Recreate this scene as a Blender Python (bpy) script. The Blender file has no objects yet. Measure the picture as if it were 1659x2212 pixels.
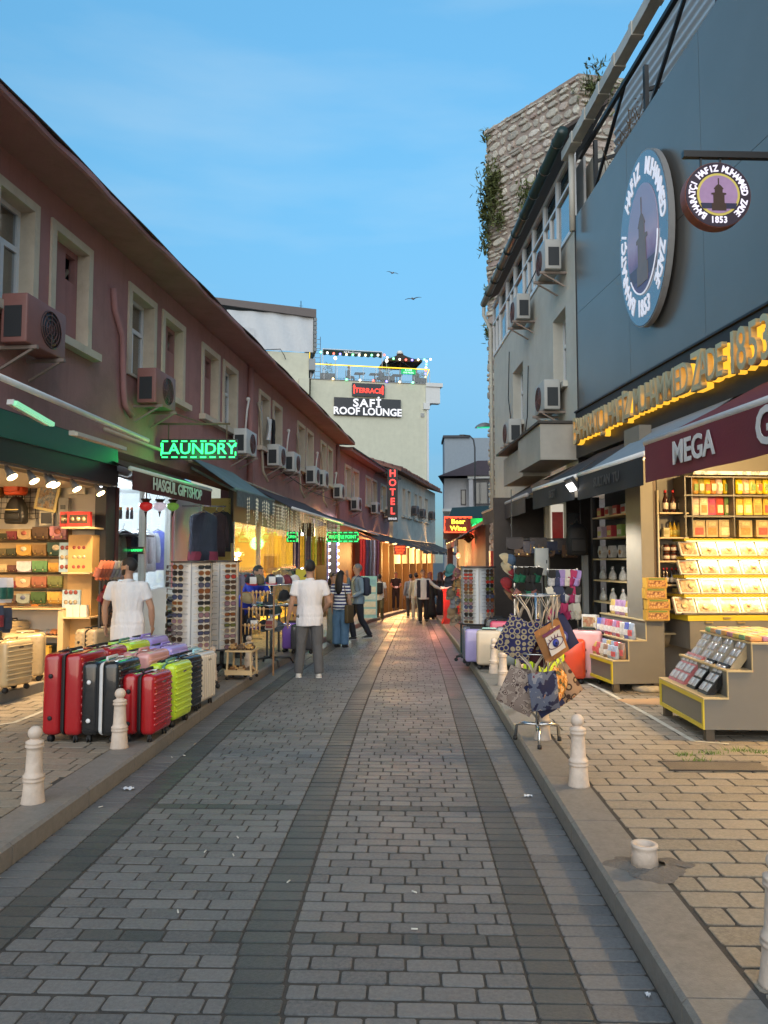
import bpy, math, random
from mathutils import Vector, Matrix
R = math.radians
random.seed(7)
sc = bpy.context.scene
COL = sc.collection
# ------------------------------------------------------------------ camera
CAM = Vector((0, 0, 1.65)); YAW = R(1.93); PITCH = R(3.65); FPX = 1661.0
cd = bpy.data.cameras.new('camera'); cam = bpy.data.objects.new('camera', cd); COL.objects.link(cam)
cd.sensor_fit = 'VERTICAL'; cd.sensor_height = 36; cd.lens = 36 * FPX / 2212; cd.clip_start = .05; cd.clip_end = 3000
cam.location = CAM; cam.rotation_euler = (R(90) + PITCH, 0, YAW)
sc.camera = cam
sc.render.resolution_x, sc.render.resolution_y = 768, 1024
# ------------------------------------------------------------------ dusk sky and afterglow
w = bpy.data.worlds.new('World'); sc.world = w; w.use_nodes = True
wn = w.node_tree; wn.nodes.clear()
wo = wn.nodes.new('ShaderNodeOutputWorld'); wb = wn.nodes.new('ShaderNodeBackground'); sk = wn.nodes.new('ShaderNodeTexSky')
sk.sky_type = 'NISHITA'; sk.sun_disc = False; sk.sun_elevation = R(10); sk.sun_rotation = R(185)
sk.air_density = 1.0; sk.dust_density = .25; sk.ozone_density = 6.0; sk.altitude = 50
# faint veil of cloud over the clear dusk sky
tc = wn.nodes.new('ShaderNodeTexCoord'); mp = wn.nodes.new('ShaderNodeMapping'); mp.inputs['Scale'].default_value = (1.2, 1.2, 6)
nz = wn.nodes.new('ShaderNodeTexNoise'); nz.inputs['Scale'].default_value = 2.2; nz.inputs['Detail'].default_value = 6
cr = wn.nodes.new('ShaderNodeValToRGB'); cr.color_ramp.elements[0].position = .45; cr.color_ramp.elements[1].position = .8
cr.color_ramp.elements[0].color = (0, 0, 0, 1); cr.color_ramp.elements[1].color = (.2, .2, .2, 1)
mx = wn.nodes.new('ShaderNodeMix'); mx.data_type = 'RGBA'; mx.blend_type = 'MIX'
hs = wn.nodes.new('ShaderNodeHueSaturation'); hs.inputs['Saturation'].default_value = .55; hs.inputs['Value'].default_value = 1.0
L = wn.links.new
L(tc.outputs['Generated'], mp.inputs['Vector']); L(mp.outputs[0], nz.inputs['Vector']); L(nz.outputs['Fac'], cr.inputs[0])
L(cr.outputs[0], mx.inputs[0]); L(sk.outputs[0], mx.inputs[6]); L(sk.outputs[0], hs.inputs['Color']); L(hs.outputs[0], mx.inputs[7])
# dusk: the sky darkens evenly towards the horizon all round
sx = wn.nodes.new('ShaderNodeSeparateXYZ'); er = wn.nodes.new('ShaderNodeValToRGB'); m2 = wn.nodes.new('ShaderNodeMix'); m2.data_type = 'RGBA'; m2.blend_type = 'MULTIPLY'; m2.inputs[0].default_value = 1
er.color_ramp.elements.new(.3); er.color_ramp.elements.new(.4); er.color_ramp.elements.new(.5)
for e_, (p_, c_) in zip(er.color_ramp.elements, [(0, (.15, .145, .145, 1)), (.127, (.28, .24, .20, 1)), (.245, (.56, .41, .28, 1)), (.45, (.82, .70, .455, 1)), (.60, (1, .88, .57, 1))]): e_.position = p_; e_.color = c_
L(tc.outputs['Generated'], sx.inputs[0]); L(sx.outputs['Z'], er.inputs[0]); L(mx.outputs[2], m2.inputs[6]); L(er.outputs[0], m2.inputs[7])
L(m2.outputs[2], wb.inputs[0]); L(wb.outputs[0], wo.inputs[0])
wb.inputs[1].default_value = .15
sd = bpy.data.lights.new('sun', 'SUN'); so = bpy.data.objects.new('sun', sd); COL.objects.link(so)
sd.energy = .62; sd.angle = R(80); sd.color = (1, .89, .77)
so.rotation_euler = (R(62), 0, R(-8))
sc.view_settings.view_transform = 'Standard'; sc.view_settings.look = 'None'; sc.view_settings.exposure = 2.1; sc.view_settings.gamma = 1
sc.cycles.use_denoising = True; sc.cycles.max_bounces = 6; sc.cycles.diffuse_bounces = 3; sc.cycles.glossy_bounces = 3
sc.cycles.transparent_max_bounces = 10; sc.cycles.sample_clamp_indirect = 4; sc.cycles.caustics_reflective = False; sc.cycles.caustics_refractive = False
# ------------------------------------------------------------------ surveying helpers (picture 1659 x 2212 to real surfaces)
_f = Vector((-math.sin(YAW) * math.cos(PITCH), math.cos(YAW) * math.cos(PITCH), math.sin(PITCH)))
_r = Vector((math.cos(YAW), math.sin(YAW), 0)); _u = _r.cross(_f)
def ray(x, y): return _f + _r * ((x - 829.5) / FPX) + _u * ((1106 - y) / FPX)
def pix(p):
 v = Vector(p) - CAM; q = v.dot(_f)
 return (829.5 + FPX * v.dot(_r) / q, 1106 - FPX * v.dot(_u) / q) if q > .05 else (-9999, -9999)
def gz(Y):
 if Y < 9: return 0.
 if Y < 13: return -.026 * (Y - 9) ** 2 / 8
 return -.052 - .026 * (min(Y, 62) - 13)
def GP(x, y, h=0.):
 d = ray(x, y); z = h
 for _ in range(25):
  p = CAM + d * ((z - CAM.z) / d.z); z = gz(p.y) + h
 return p
def DP(x, y, Y): d = ray(x, y); return CAM + d * (Y / d.y)
class Facade:            # wall line X = a + b*Y, local y runs away from the camera, local x = side * outward
 def __init__(s, a, b, side): s.a, s.b, s.side = a, b, side; s.ang = -math.atan(b); s.c = math.cos(s.ang)
 def pt(s, Y, out=0., z=0.):
  return Vector((s.a + s.b * Y + s.side * out * s.c, Y - s.side * out * s.b * s.c, z))
 def hit(s, x, y, out=0.):
  d = ray(x, y); a = s.a + s.side * out / s.c; t = a / (d.x - s.b * d.y); return CAM + d * t
LF = Facade(-5.075, .075, 1); LF2 = Facade(-7.26, .148, 1); LF3 = Facade(-9.4, .2, 1)
RF = Facade(4.297, -.126, -1); CF = Facade(3.43, -.057, -1)
# ------------------------------------------------------------------ mesh builder
class B:
 def __init__(s): s.v = []; s.f = []; s.s = []; s.m = Matrix.Identity(4)
 def add(s, vs, fs, sm=False):
  n = len(s.v)
  s.v += [tuple(s.m @ Vector(p)) for p in vs]; s.f += [tuple(i + n for i in q) for q in fs]; s.s += [sm] * len(fs); return s
 def at(s, x=0, y=0, z=0, rz=0, rx=0, ry=0, sc_=1):
  s.m = Matrix.Translation((x, y, z)) @ Matrix.Rotation(rz, 4, 'Z') @ Matrix.Rotation(ry, 4, 'Y') @ Matrix.Rotation(rx, 4, 'X') @ Matrix.Scale(sc_, 4); return s
 def box(s, x0, x1, y0, y1, z0, z1):
  return s.add([(x0, y0, z0), (x1, y0, z0), (x1, y1, z0), (x0, y1, z0), (x0, y0, z1), (x1, y0, z1), (x1, y1, z1), (x0, y1, z1)],
                     [(0, 3, 2, 1), (4, 5, 6, 7), (0, 1, 5, 4), (1, 2, 6, 5), (2, 3, 7, 6), (3, 0, 4, 7)])
 def cb(s, x, y, z, a, b, c): return s.box(x - a / 2, x + a / 2, y - b / 2, y + b / 2, z - c / 2, z + c / 2)
 def quad(s, a, b, c, d): return s.add([a, b, c, d], [(0, 1, 2, 3)])
 def bar(s, p, q, a=.03, b=None):
  p, q = Vector(p), Vector(q); t = (q - p).normalized(); b = a if b is None else b
  u = t.cross(Vector((0, 0, 1)))
  if u.length < .01: u = Vector((1, 0, 0))
  u.normalize(); w_ = u.cross(t); u *= a / 2; w_ *= b / 2
  vs = [o + e * u + g * w_ for o in (p, q) for e, g in ((-1, -1), (1, -1), (1, 1), (-1, 1))]
  return s.add(vs, [(0, 3, 2, 1), (4, 5, 6, 7), (0, 1, 5, 4), (1, 2, 6, 5), (2, 3, 7, 6), (3, 0, 4, 7)])
 def rings(s, rg, cap=True, sm=True, close=True):
  n = len(rg[0]); vs = [p for r_ in rg for p in r_]; fs = []
  for i in range(len(rg) - 1):
   for j in range(n if close else n - 1):
    k = (j + 1) % n; fs.append((i * n + j, i * n + k, i * n + n + k, i * n + n + j))
  if cap: fs += [tuple(range(n - 1, -1, -1)), tuple(range((len(rg) - 1) * n, len(rg) * n))]
  return s.add(vs, fs, sm)
 def tube(s, pts, r=.02, n=8, side=None, sm=True):
  pts = [Vector(p) for p in pts]; rr = r if isinstance(r, (list, tuple)) else [r] * len(pts); rg = []; u = Vector(side) if side else None
  for i, p in enumerate(pts):
   t = (pts[min(i + 1, len(pts) - 1)] - pts[max(i - 1, 0)]).normalized()
   if u is None: u = t.orthogonal()
   u = (u - t * u.dot(t)); u = u.normalized() if u.length > 1e-5 else t.orthogonal().normalized()
   w_ = t.cross(u); a, b = rr[i] if isinstance(rr[i], tuple) else (rr[i], rr[i])
   rg.append([p + u * (a * math.cos(k * 2 * math.pi / n)) + w_ * (b * math.sin(k * 2 * math.pi / n)) for k in range(n)])
  return s.rings(rg, sm=sm)
 def lathe(s, prof, n=16, sm=True):
  return s.rings([[(r * math.cos(k * 2 * math.pi / n), r * math.sin(k * 2 * math.pi / n), z) for k in range(n)] for r, z in prof], sm=sm)
 def prism(s, poly, y0, y1):      # polygon in (x, z) extruded along y
  n = len(poly); vs = [(x, y0, z) for x, z in poly] + [(x, y1, z) for x, z in poly]
  return s.add(vs, [tuple(range(n)), tuple(range(2 * n - 1, n - 1, -1))] + [(i, i + n, (i + 1) % n + n, (i + 1) % n) for i in range(n)])
 def grid(s, fn, nu, nv, sm=True):
  vs = [fn(i / nu, j / nv) for i in range(nu + 1) for j in range(nv + 1)]; m = nv + 1
  return s.add(vs, [(i * m + j, i * m + m + j, i * m + m + j + 1, i * m + j + 1) for i in range(nu) for j in range(nv)], sm)
 def ball(s, c, rx, ry=None, rz=None, n=10, m=7):
  ry = ry or rx; rz = rz or rx; c = Vector(c)
  return s.rings([[c + Vector((rx * math.sin(a) * math.cos(k * 2 * math.pi / n), ry * math.sin(a) * math.sin(k * 2 * math.pi / n), rz * math.cos(a)))
                         for k in range(n)] for a in [math.pi * (1 - (i + .02) / (m + .04)) for i in range(m + 1)]])
 def rbox(s, w_, d, h, r, seg=3, z0=0.):     # rounded box, base at z0, centred in x, y
  def ax(hf): o = [r * (1 - math.cos(i * math.pi / 2 / seg)) for i in range(seg)] + [r]; return [-hf + t for t in o] + [hf - t for t in reversed(o)]
  H = Vector((w_ / 2, d / 2, h / 2)); A = [ax(H.x), ax(H.y), ax(H.z)]
  for a in range(3):
   for sg in (-1, 1):
    U, V = A[(a + 1) % 3], A[(a + 2) % 3]; vs = []; fs = []; m = len(V)
    for uu in U:
     for vv in V:
      p = Vector((0, 0, 0)); p[a] = sg * H[a]; p[(a + 1) % 3] = uu; p[(a + 2) % 3] = vv
      q = Vector([max(-H[k] + r, min(H[k] - r, p[k])) for k in range(3)]); dd = p - q
      if dd.length > 1e-6: p = q + dd.normalized() * r
      vs.append(p + Vector((0, 0, z0 + H.z)))
    for i in range(len(U) - 1):
     for j in range(m - 1):
      qd = (i * m + j, i * m + m + j, i * m + m + j + 1, i * m + j + 1); fs.append(qd if sg > 0 else qd[::-1])
    s.add(vs, fs, True)
  return s
 def mesh(s, name, mat=None):
  me = bpy.data.meshes.new(name); me.from_pydata(s.v, [], s.f)
  me.polygons.foreach_set('use_smooth', s.s)
  if mat: me.materials.append(mat)
  me.update(); return me
 def build(s, name, mat, parent=None, loc=(0, 0, 0), rz=0, rot=None):
  o = bpy.data.objects.new(name, s.mesh(name, mat)); COL.objects.link(o); o.location = loc
  o.rotation_euler = rot if rot else (0, 0, rz)
  if parent: o.parent = parent
  return o
def tag(o, label=None, cat=None, group=None, kind=None):
 if label: o['label'] = label
 if cat: o['category'] = cat
 if group: o['group'] = group
 if kind: o['kind'] = kind
 return o
def thing(name, label, cat, loc=(0, 0, 0), rz=0, group=None, rot=None):
 o = bpy.data.objects.new(name, None); COL.objects.link(o); o.location = loc; o.rotation_euler = rot if rot else (0, 0, rz); o.empty_display_size = .1
 return tag(o, label, cat, group)
def inst(me, name, parent=None, loc=(0, 0, 0), rz=0, scl=None, rot=None):
 o = bpy.data.objects.new(name, me); COL.objects.link(o); o.location = loc; o.rotation_euler = rot if rot else (0, 0, rz)
 if scl: o.scale = scl
 if parent: o.parent = parent
 return o
def copy_tree(o, parent=None, first=True):
 c = o.copy(); COL.objects.link(c); c.parent = parent
 for ch in list(o.children): copy_tree(ch, c, False)
 return c
def text(body, size, mat, parent=None, loc=(0, 0, 0), rot=(R(90), 0, 0), ext=.004, off=0., sx=1., name='lettering', shear=0., al='CENTER', sp=1.):
 c = bpy.data.curves.new(name, 'FONT'); c.body = body; c.size = size; c.extrude = ext; c.offset = off; c.shear = shear; c.space_character = sp
 c.align_x = al; c.align_y = 'CENTER'; c.resolution_u = 3; c.materials.append(mat)
 o = bpy.data.objects.new(name, c); COL.objects.link(o); me = bpy.data.meshes.new_from_object(o); bpy.data.objects.remove(o)
 o = bpy.data.objects.new(name, me); COL.objects.link(o); o.location = loc; o.rotation_euler = rot; o.scale = (sx, 1, 1)
 if not me.materials: me.materials.append(mat)
 if parent: o.parent = parent
 return o
# ------------------------------------------------------------------ materials
MATS = {}
class NT:
 def __init__(s, name):
  s.m = bpy.data.materials.new(name); s.m.use_nodes = True; s.t = s.m.node_tree; s.p = s.t.nodes['Principled BSDF']; s.out = s.t.nodes['Material Output']
 def n(s, kind, **kw):
  o = s.t.nodes.new('ShaderNode' + kind)
  for k, v in kw.items():
   if k in o.inputs.keys() if isinstance(k, str) else False: o.inputs[k].default_value = v
   else: setattr(o, k, v)
  return o
 def l(s, a, b): s.t.links.new(a, b)
 def coord(s, kind='Object', scale=(1, 1, 1)):
  t = s.n('TexCoord'); m = s.n('Mapping'); m.inputs['Scale'].default_value = scale; s.l(t.outputs[kind], m.inputs[0]); return m.outputs[0]
 def wpos(s): return s.n('NewGeometry').outputs['Position']
 def noise(s, vec, scale, detail=4, rough=.55):
  o = s.n('TexNoise'); o.inputs['Scale'].default_value = scale; o.inputs['Detail'].default_value = detail; o.inputs['Roughness'].default_value = rough; s.l(vec, o.inputs['Vector']); return o.outputs['Fac']
 def ramp(s, fac, stops, interp='LINEAR'):
  o = s.n('ValToRGB'); r = o.color_ramp; r.interpolation = interp
  while len(r.elements) < len(stops): r.elements.new(.5)
  for e, (p, c) in zip(r.elements, stops): e.position = p; e.color = tuple(c) + (1,)
  s.l(fac, o.inputs[0]); return o.outputs[0]
 def mix(s, fac, a, b, mode='MIX'):
  o = s.n('Mix', data_type='RGBA', blend_type=mode)
  for sock, v in ((o.inputs[0], fac), (o.inputs[6], a), (o.inputs[7], b)):
   if isinstance(v, bpy.types.NodeSocket): s.l(v, sock)
   elif isinstance(v, (int, float)): sock.default_value = v
   else: sock.default_value = tuple(v) + (1,)
  return o.outputs[2]
 def math(s, op, a, b=0.):
  o = s.n('Math', operation=op)
  for sock, v in ((o.inputs[0], a), (o.inputs[1], b)):
   if isinstance(v, bpy.types.NodeSocket): s.l(v, sock)
   else: sock.default_value = v
  return o.outputs[0]
 def bump(s, h, st=.3, dist=.01):
  o = s.n('Bump'); o.inputs['Strength'].default_value = st; o.inputs['Distance'].default_value = dist; s.l(h, o.inputs['Height']); s.l(o.outputs[0], s.p.inputs['Normal'])
 def rnd(s):
  return s.math('FRACT', s.math('ADD', s.n('ObjectInfo').outputs['Random'], s.n('NewGeometry').outputs['Random Per Island']))
def mul(c, k): return tuple(min(1, x * k) for x in c)
def M(name, c=(.5, .5, .5), rough=.6, metal=0., var=.12, scale=6., bump=.0, bscale=60., coat=0., spec=.5, rand=0., dirt=0., emit=None, es=0., trans=0., world=False, sheen=0.):
 if name in MATS: return MATS[name]
 k = NT(name); p = k.p; v = k.wpos() if world else k.coord()
 col = k.mix(k.noise(v, scale), mul(c, 1 - var), mul(c, 1 + var))
 if rand:
  f = k.math('MULTIPLY_ADD', k.rnd(), 2 * rand); k.t.nodes[-1].inputs[2].default_value = 1 - rand
  col = k.mix(1., col, f, 'MULTIPLY')
 if dirt: col = k.mix(k.ramp(k.noise(v, scale * .35, 6, .7), [(.42, (0, 0, 0)), (.75, (dirt, dirt, dirt))]), col, mul(c, .35))
 k.l(col, p.inputs['Base Color']); p.inputs['Roughness'].default_value = rough; p.inputs['Metallic'].default_value = metal
 p.inputs['Coat Weight'].default_value = coat; p.inputs['Coat Roughness'].default_value = .08; p.inputs['Specular IOR Level'].default_value = spec
 p.inputs['Sheen Weight'].default_value = sheen; p.inputs['Transmission Weight'].default_value = trans
 if emit: p.inputs['Emission Color'].default_value = tuple(emit) + (1,); p.inputs['Emission Strength'].default_value = es * .25
 if bump: k.bump(k.noise(v, bscale, 5), bump, .02)
 MATS[name] = k.m; return k.m
def E_(name, c, st):
 if name in MATS: return MATS[name]
 k = NT(name); p = k.p; p.inputs['Base Color'].default_value = tuple(mul(c, .5)) + (1,); p.inputs['Emission Color'].default_value = tuple(c) + (1,); p.inputs['Emission Strength'].default_value = st * .22
 MATS[name] = k.m; return k.m
def glass(name='window glass', tint=(.92, .96, .97), refl=1.45):
 if name in MATS: return MATS[name]
 k = NT(name); tr = k.n('BsdfTransparent'); tr.inputs[0].default_value = tint + (1,); gl = k.n('BsdfGlossy'); gl.inputs['Roughness'].default_value = .03
 lw = k.n('LayerWeight'); lw.inputs[0].default_value = .5; fr = k.n('Math', operation='MULTIPLY_ADD'); pw = k.n('Math', operation='POWER'); pw.inputs[1].default_value = 4.5
 k.l(lw.outputs['Facing'], pw.inputs[0]); k.l(pw.outputs[0], fr.inputs[0]); fr.inputs[1].default_value = .8; fr.inputs[2].default_value = .05 if refl < 1.6 else .3
 mxs = k.n('MixShader'); k.l(fr.outputs[0], mxs.inputs[0]); k.l(tr.outputs[0], mxs.inputs[1]); k.l(gl.outputs[0], mxs.inputs[2])
 k.l(mxs.outputs[0], k.out.inputs[0]); MATS[name] = k.m; return k.m
def point(name, loc, col, watt, size=.05, parent=None, kind='POINT', rot=None, spot=None, sy=None):
 l = bpy.data.lights.new(name, kind); l.energy = watt; l.color = col
 if kind == 'AREA': l.shape = 'RECTANGLE'; l.size = size; l.size_y = sy or size
 else: l.shadow_soft_size = size
 if spot: l.spot_size = spot; l.spot_blend = .5
 o = bpy.data.objects.new(name, l); COL.objects.link(o); o.location = loc
 if rot: o.rotation_euler = rot
 if parent: o.parent = parent
 return o
WARM = (1, .66, .32); NEUT = (1, .9, .78); COOL = (.85, .93, 1)
white = lambda: M('white paint', (.75, .75, .73), .4)
dkmetal = lambda: M('dark painted metal', (.03, .032, .035), .4)
chrome = lambda: M('worn chrome', (.6, .6, .6), .22, 1., .1)
blackpl = lambda: M('black plastic', (.018, .018, .02), .35)
alu = lambda: M('grey aluminium', (.42, .43, .44), .38, .7)
# ================================================================== the ground
def brick_mat(name, c1, c2, rough, world_tint=True, wet=.0):
 k = NT(name); r_ = k.rnd(); v = k.wpos()
 col = k.mix(r_, c1, c2)
 col = k.mix(k.math('MULTIPLY', k.noise(v, 1.1, 5, .7), .75), col, mul(c1, .45))
 col = k.mix(k.ramp(k.noise(v, 55, 3, .7), [(.35, (0, 0, 0)), (.8, (.45, .45, .45))]), col, mul(c2, 1.35))
 k.l(col, k.p.inputs['Base Color'])
 rr = k.ramp(k.noise(v, .9, 4, .6), [(.4, (rough - wet,) * 3), (.62, (rough,) * 3)]); k.l(rr, k.p.inputs['Roughness'])
 k.bump(k.noise(v, 70, 6, .75), .6, .006); MATS[name] = k.m; return k.m
m_brick = brick_mat('grey road brick', (.10, .102, .103), (.20, .197, .19), .58, wet=.13)
m_dark = brick_mat('dark road brick', (.052, .058, .058), (.095, .1, .096), .52, wet=.14)
m_gut = brick_mat('pale gutter brick', (.115, .115, .115), (.195, .19, .185), .55, wet=.12)
m_pave = brick_mat('tan pavement slab', (.22, .188, .145), (.35, .30, .235), .6, wet=.12)
m_kerb = M('granite kerb', (.20, .185, .165), .55, var=.25, scale=40, bump=.25, bscale=160, dirt=.35, world=True)
m_mort = M('sandy joint mortar', (.06, .053, .045), .9, var=.3, scale=20, bump=.4, bscale=90, dirt=.4, world=True)
m_soil = M('distant town ground', (.09, .085, .08), .9, world=True)
g = B(); g.quad((-900, -60, -2.6), (900, -60, -2.6), (900, 1500, -2.6), (-900, 1500, -2.6)); tag(g.build('ground', m_soil), kind='structure')
# kerb lines
LK = [(-1, -2.17), (9, -2.17), (14, -2.03), (17.5, -1.9), (22, -1.6), (26, -1.25), (32, -.5), (40, .8), (52, 3.), (64, 6.)]
RKX = .95
def lkx(Y):
 for (a, b), (c, d) in zip(LK, LK[1:]):
  if Y <= c: return b + (d - b) * (Y - a) / (c - a)
 return LK[-1][1]
road = B(); ys = [-.5 + i for i in range(66)]
road.grid(lambda a, b: (lkx(ys[round(a * 65)]) - .3 + b * (11.5 if ys[round(a * 65)] > 26 else RKX + .3 - lkx(ys[round(a * 65)])), ys[round(a * 65)], gz(ys[round(a * 65)]) - .0052), 65, 1)
road = tag(road.build('road', m_mort), 'narrow grey brick street with three darker brick strips between the kerbs', kind='structure')
# unit brick: 1 x 1 footprint, chamfered top
def unit_brick(bx, by, hz=.022):
 cx, cy = .045, .09          # rounded corners
 o = [(-.5 + cx, -.5), (.5 - cx, -.5), (.5, -.5 + cy), (.5, .5 - cy), (.5 - cx, .5), (-.5 + cx, .5), (-.5, .5 - cy), (-.5, -.5 + cy)]
 v = [(x * (1 - 2 * bx), y * (1 - 2 * by), 0) for x, y in o] + [(x, y, -.0014) for x, y in o] + [(x, y, -hz) for x, y in o]
 return v, [tuple(range(8))] + [(8 + i, 8 + (i + 1) % 8, (i + 1) % 8, i) for i in range(8)] + [(16 + i, 16 + (i + 1) % 8, 8 + (i + 1) % 8, 8 + i) for i in range(8)]
UV, UF = unit_brick(.018, .03)
def lay(parent, pieces, mats, piece, n_single):
 """pieces: (x, y, z, len_x, len_y, kind); the largest in view become single objects, the rest one joined mesh per material"""
 me = {}
 def scr(q):
  a, b = pix((q[0], q[1], q[2])); vis = -90 < a < 1750 and b < 2260
  return (0 if vis else 1e4) + math.hypot(q[0], q[1] - 0) / math.sqrt(q[3] * q[4])
 order = sorted(pieces, key=scr)
 for kx in mats:
  b = B(); b.v, b.f, b.s = list(UV), list(UF), [False] * len(UF); me[kx] = b.mesh(piece, mats[kx])
 for q in order[:n_single]:
  o = inst(me[q[5]], piece, parent, (q[0], q[1], q[2]), random.uniform(-.022, .022), (q[3], q[4], 1)); o.rotation_euler.x = random.uniform(-.01, .01)
 for kx in mats:
  b = B()
  for q in order[n_single:]:
   if q[5] == kx:
    t = random.uniform(-.022, .022); c_, s_ = math.cos(t), math.sin(t)
    b.add([(q[0] + x * q[3] * c_ - y * q[4] * s_, q[1] + x * q[3] * s_ + y * q[4] * c_, q[2] + z) for x, y, z in UV], UF)
  if b.v: tag(b.build(piece, mats[kx], parent), kind='stuff')
JT = .011
pcs = []; bands = [1.75, 3.47, 5.25, 7.6, 9.9, 12.1, 14.5, 17, 19.5, 22, 24.5, 27]
y = 1.9; row = 0
while y < 34:
 z = gz(y); xl, xr = lkx(y), RKX if y < 26 else RKX + (y - 26) * .25
 c0, c1 = xl + .235, xl + .43
 k0 = -.745 + max(0, (y - 8)) * .012 + (0 if y > 3.5 else (3.5 - y) * .10); k1 = k0 + .215; d0, d1 = .46 + max(0, y - 8) * .004, .665
 band = any(abs(y - b_) < .055 for b_ in bands)
 jz = lambda: z + random.uniform(-.0012, .0018)
 for a, b_, kx in ((xl + .005, c0 - .005, 'g'), (c0 + .004, c1 - .004, 'd'), (k0 + .004, k1 - .004, 'd'), (d0 + .004, d1 - .004, 'd'), (d1 + .006, xr - .006, 'g')):
  pcs.append(((a + b_) / 2, y, jz(), b_ - a - JT * .3, .105 - JT * .9, kx))
 for a, b_ in ((c1, k0), (k1, d0)):
  x = a + .006; first = True
  while x < b_ - .03:
   ln = random.uniform(.17, .222)
   if first and row % 2: ln = random.uniform(.08, .125)
   first = False
   if b_ - (x + ln) < .06: ln = b_ - x
   pcs.append((x + ln / 2, y + random.uniform(-.005, .005), jz(), ln - JT, .105 - JT * 1.45, 'd' if band and random.random() < .9 else 'b')); x += ln
 y += .105; row += 1
lay(road, pcs, {'b': m_brick, 'd': m_dark, 'g': m_gut}, 'brick', 300)
# kerbs and pavements
KH = .12
def kerb(name, xf, side, y0, y1, label):
 root = thing(name, None, None); tag(root, label, kind='structure'); y = y0
 while y < y1:
  ln = random.uniform(.86, 1.05); e = min(y1, y + ln); b = B(); x0a, x0b = xf(y), xf(e)
  za, zb = gz(y), gz(e); g_ = .004; wd = .27 * side; ch = .018 * side
  prof = lambda x, z: [(x, z - .06), (x, z + KH - .018), (x + ch, z + KH), (x + wd, z + KH), (x + wd, z - .06)]
  A = [(px, y + g_, pz) for px, pz in prof(x0a, za)]; C = [(px, e - g_, pz) for px, pz in prof(x0b, zb)]
  b.rings([A, C], sm=False); b.build('kerbstone', m_kerb, root); y = e
 return root
kerb('kerb', lambda Y: lkx(Y), -1, 1.5, 34, 'long granite kerb along the left edge of the brick street')
kerb('kerb', lambda Y: RKX, 1, 1.0, 30, 'long granite kerb along the right edge of the brick street')
def pavement(name, x0f, x1f, y0, y1, label, nsing, base_label=None):
 b = B(); n = int(y1 - y0)
 b.grid(lambda a, t: ((x0f if t == 0 else x1f)(y0 + a * (y1 - y0)), y0 + a * (y1 - y0), gz(y0 + a * (y1 - y0)) + KH - .0052), n, 1)
 p = tag(b.build(name, m_mort), label, kind='structure'); q = []; y = y0; r_ = 0
 while y < y1:
  x = x0f(y) + .012; e = x1f(y)
  if r_ % 2: x += .004
  first = True
  while x < e - .05:
   ln = random.uniform(.265, .295)
   if first and r_ % 2: ln *= .5
   first = False; ln = min(ln, e - x)
   q.append((x + ln / 2, y, gz(y) + KH + random.uniform(-.001, .002), ln - .014, .152, 'p')); x += ln
  y += .17; r_ += 1
 lay(p, q, {'p': m_pave}, 'paving_slab', nsing); return p
pavement('pavement', lambda Y: RKX + .275, lambda Y: max(RF.pt(Y).x if Y < 12.4 else CF.pt(Y).x, 2) + (.9 if Y < 9 else 0), 1.6, 24, 'warmly lit slab pavement on the right outside the sweet shop', 300)
pavement('pavement', lambda Y: LF.pt(Y).x + .05, lambda Y: lkx(Y) - .275, 3.2, 30, 'slab pavement on the left in front of the leather shop', 300)
# ================================================================== more materials
def TM(name, rough=.5, var=.12, scale=9., bump=0., bscale=50., coat=0., metal=0., sheen=0., spec=.5, fold=0.):
 """one material, the colour comes from each object's own colour"""
 if name in MATS: return MATS[name]
 k = NT(name); v = k.coord(); c = k.n('ObjectInfo').outputs['Color']; f = k.noise(v, scale)
 mm = k.n('MapRange'); k.l(f, mm.inputs[0]); mm.inputs[3].default_value = 1 - var * 2; mm.inputs[4].default_value = 1 + var * 2
 k.l(k.mix(1., c, mm.outputs[0], 'MULTIPLY'), k.p.inputs['Base Color'])
 k.p.inputs['Roughness'].default_value = rough; k.p.inputs['Metallic'].default_value = metal; k.p.inputs['Coat Weight'].default_value = coat; k.p.inputs['Sheen Weight'].default_value = sheen
 k.p.inputs['Specular IOR Level'].default_value = spec
 if fold: k.bump(k.noise(k.coord(scale=(1, 1, .35)), fold, 3, .6), .9, .03)
 elif bump: k.bump(k.noise(v, bscale, 5), bump, .02)
 MATS[name] = k.m; return k.m
def col(o, c): o.color = tuple(c) + (1,); return o
def stucco(name, c, stain, sc_=1.2, amt=.6, rough=.85):
 k = NT(name); v = k.wpos(); base = k.mix(k.noise(v, 3, 6, .65), mul(c, .85), mul(c, 1.12))
 base = k.mix(k.ramp(k.noise(v, sc_, 7, .72), [(.48, (0, 0, 0)), (.78, (amt,) * 3)]), base, stain)
 mp_ = k.n('Mapping'); mp_.inputs['Scale'].default_value = (3.5, 3.5, .25); k.l(v, mp_.inputs[0])
 base = k.mix(k.ramp(k.noise(mp_.outputs[0], 1.6, 5, .7), [(.52, (0, 0, 0)), (.72, (amt * .5,) * 3)]), base, stain)
 k.l(base, k.p.inputs['Base Color']); k.p.inputs['Roughness'].default_value = rough
 k.bump(k.noise(v, 45, 6, .7), .45, .012); MATS[name] = k.m; return k.m
m_pink = stucco('dusty pink stucco', (.37, .185, .175), (.2, .105, .09), 1.0, .7)
m_eave = stucco('dark pink eave plaster', (.37, .19, .185), (.2, .11, .1))
m_cream = stucco('cream plaster surround', (.6, .52, .41), (.36, .29, .22), 2.5, .5)
m_upvc = M('white window frame', (.72, .74, .75), .35, var=.05)
m_dkglass = M('dark window glass', (.03, .035, .04), .06, spec=.8, var=.4, scale=2)
m_curt = M('grey net curtain', (.33, .33, .31), .9, var=.4, scale=14)
m_hole = M('dark opening', (.008, .008, .008), .9)
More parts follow.
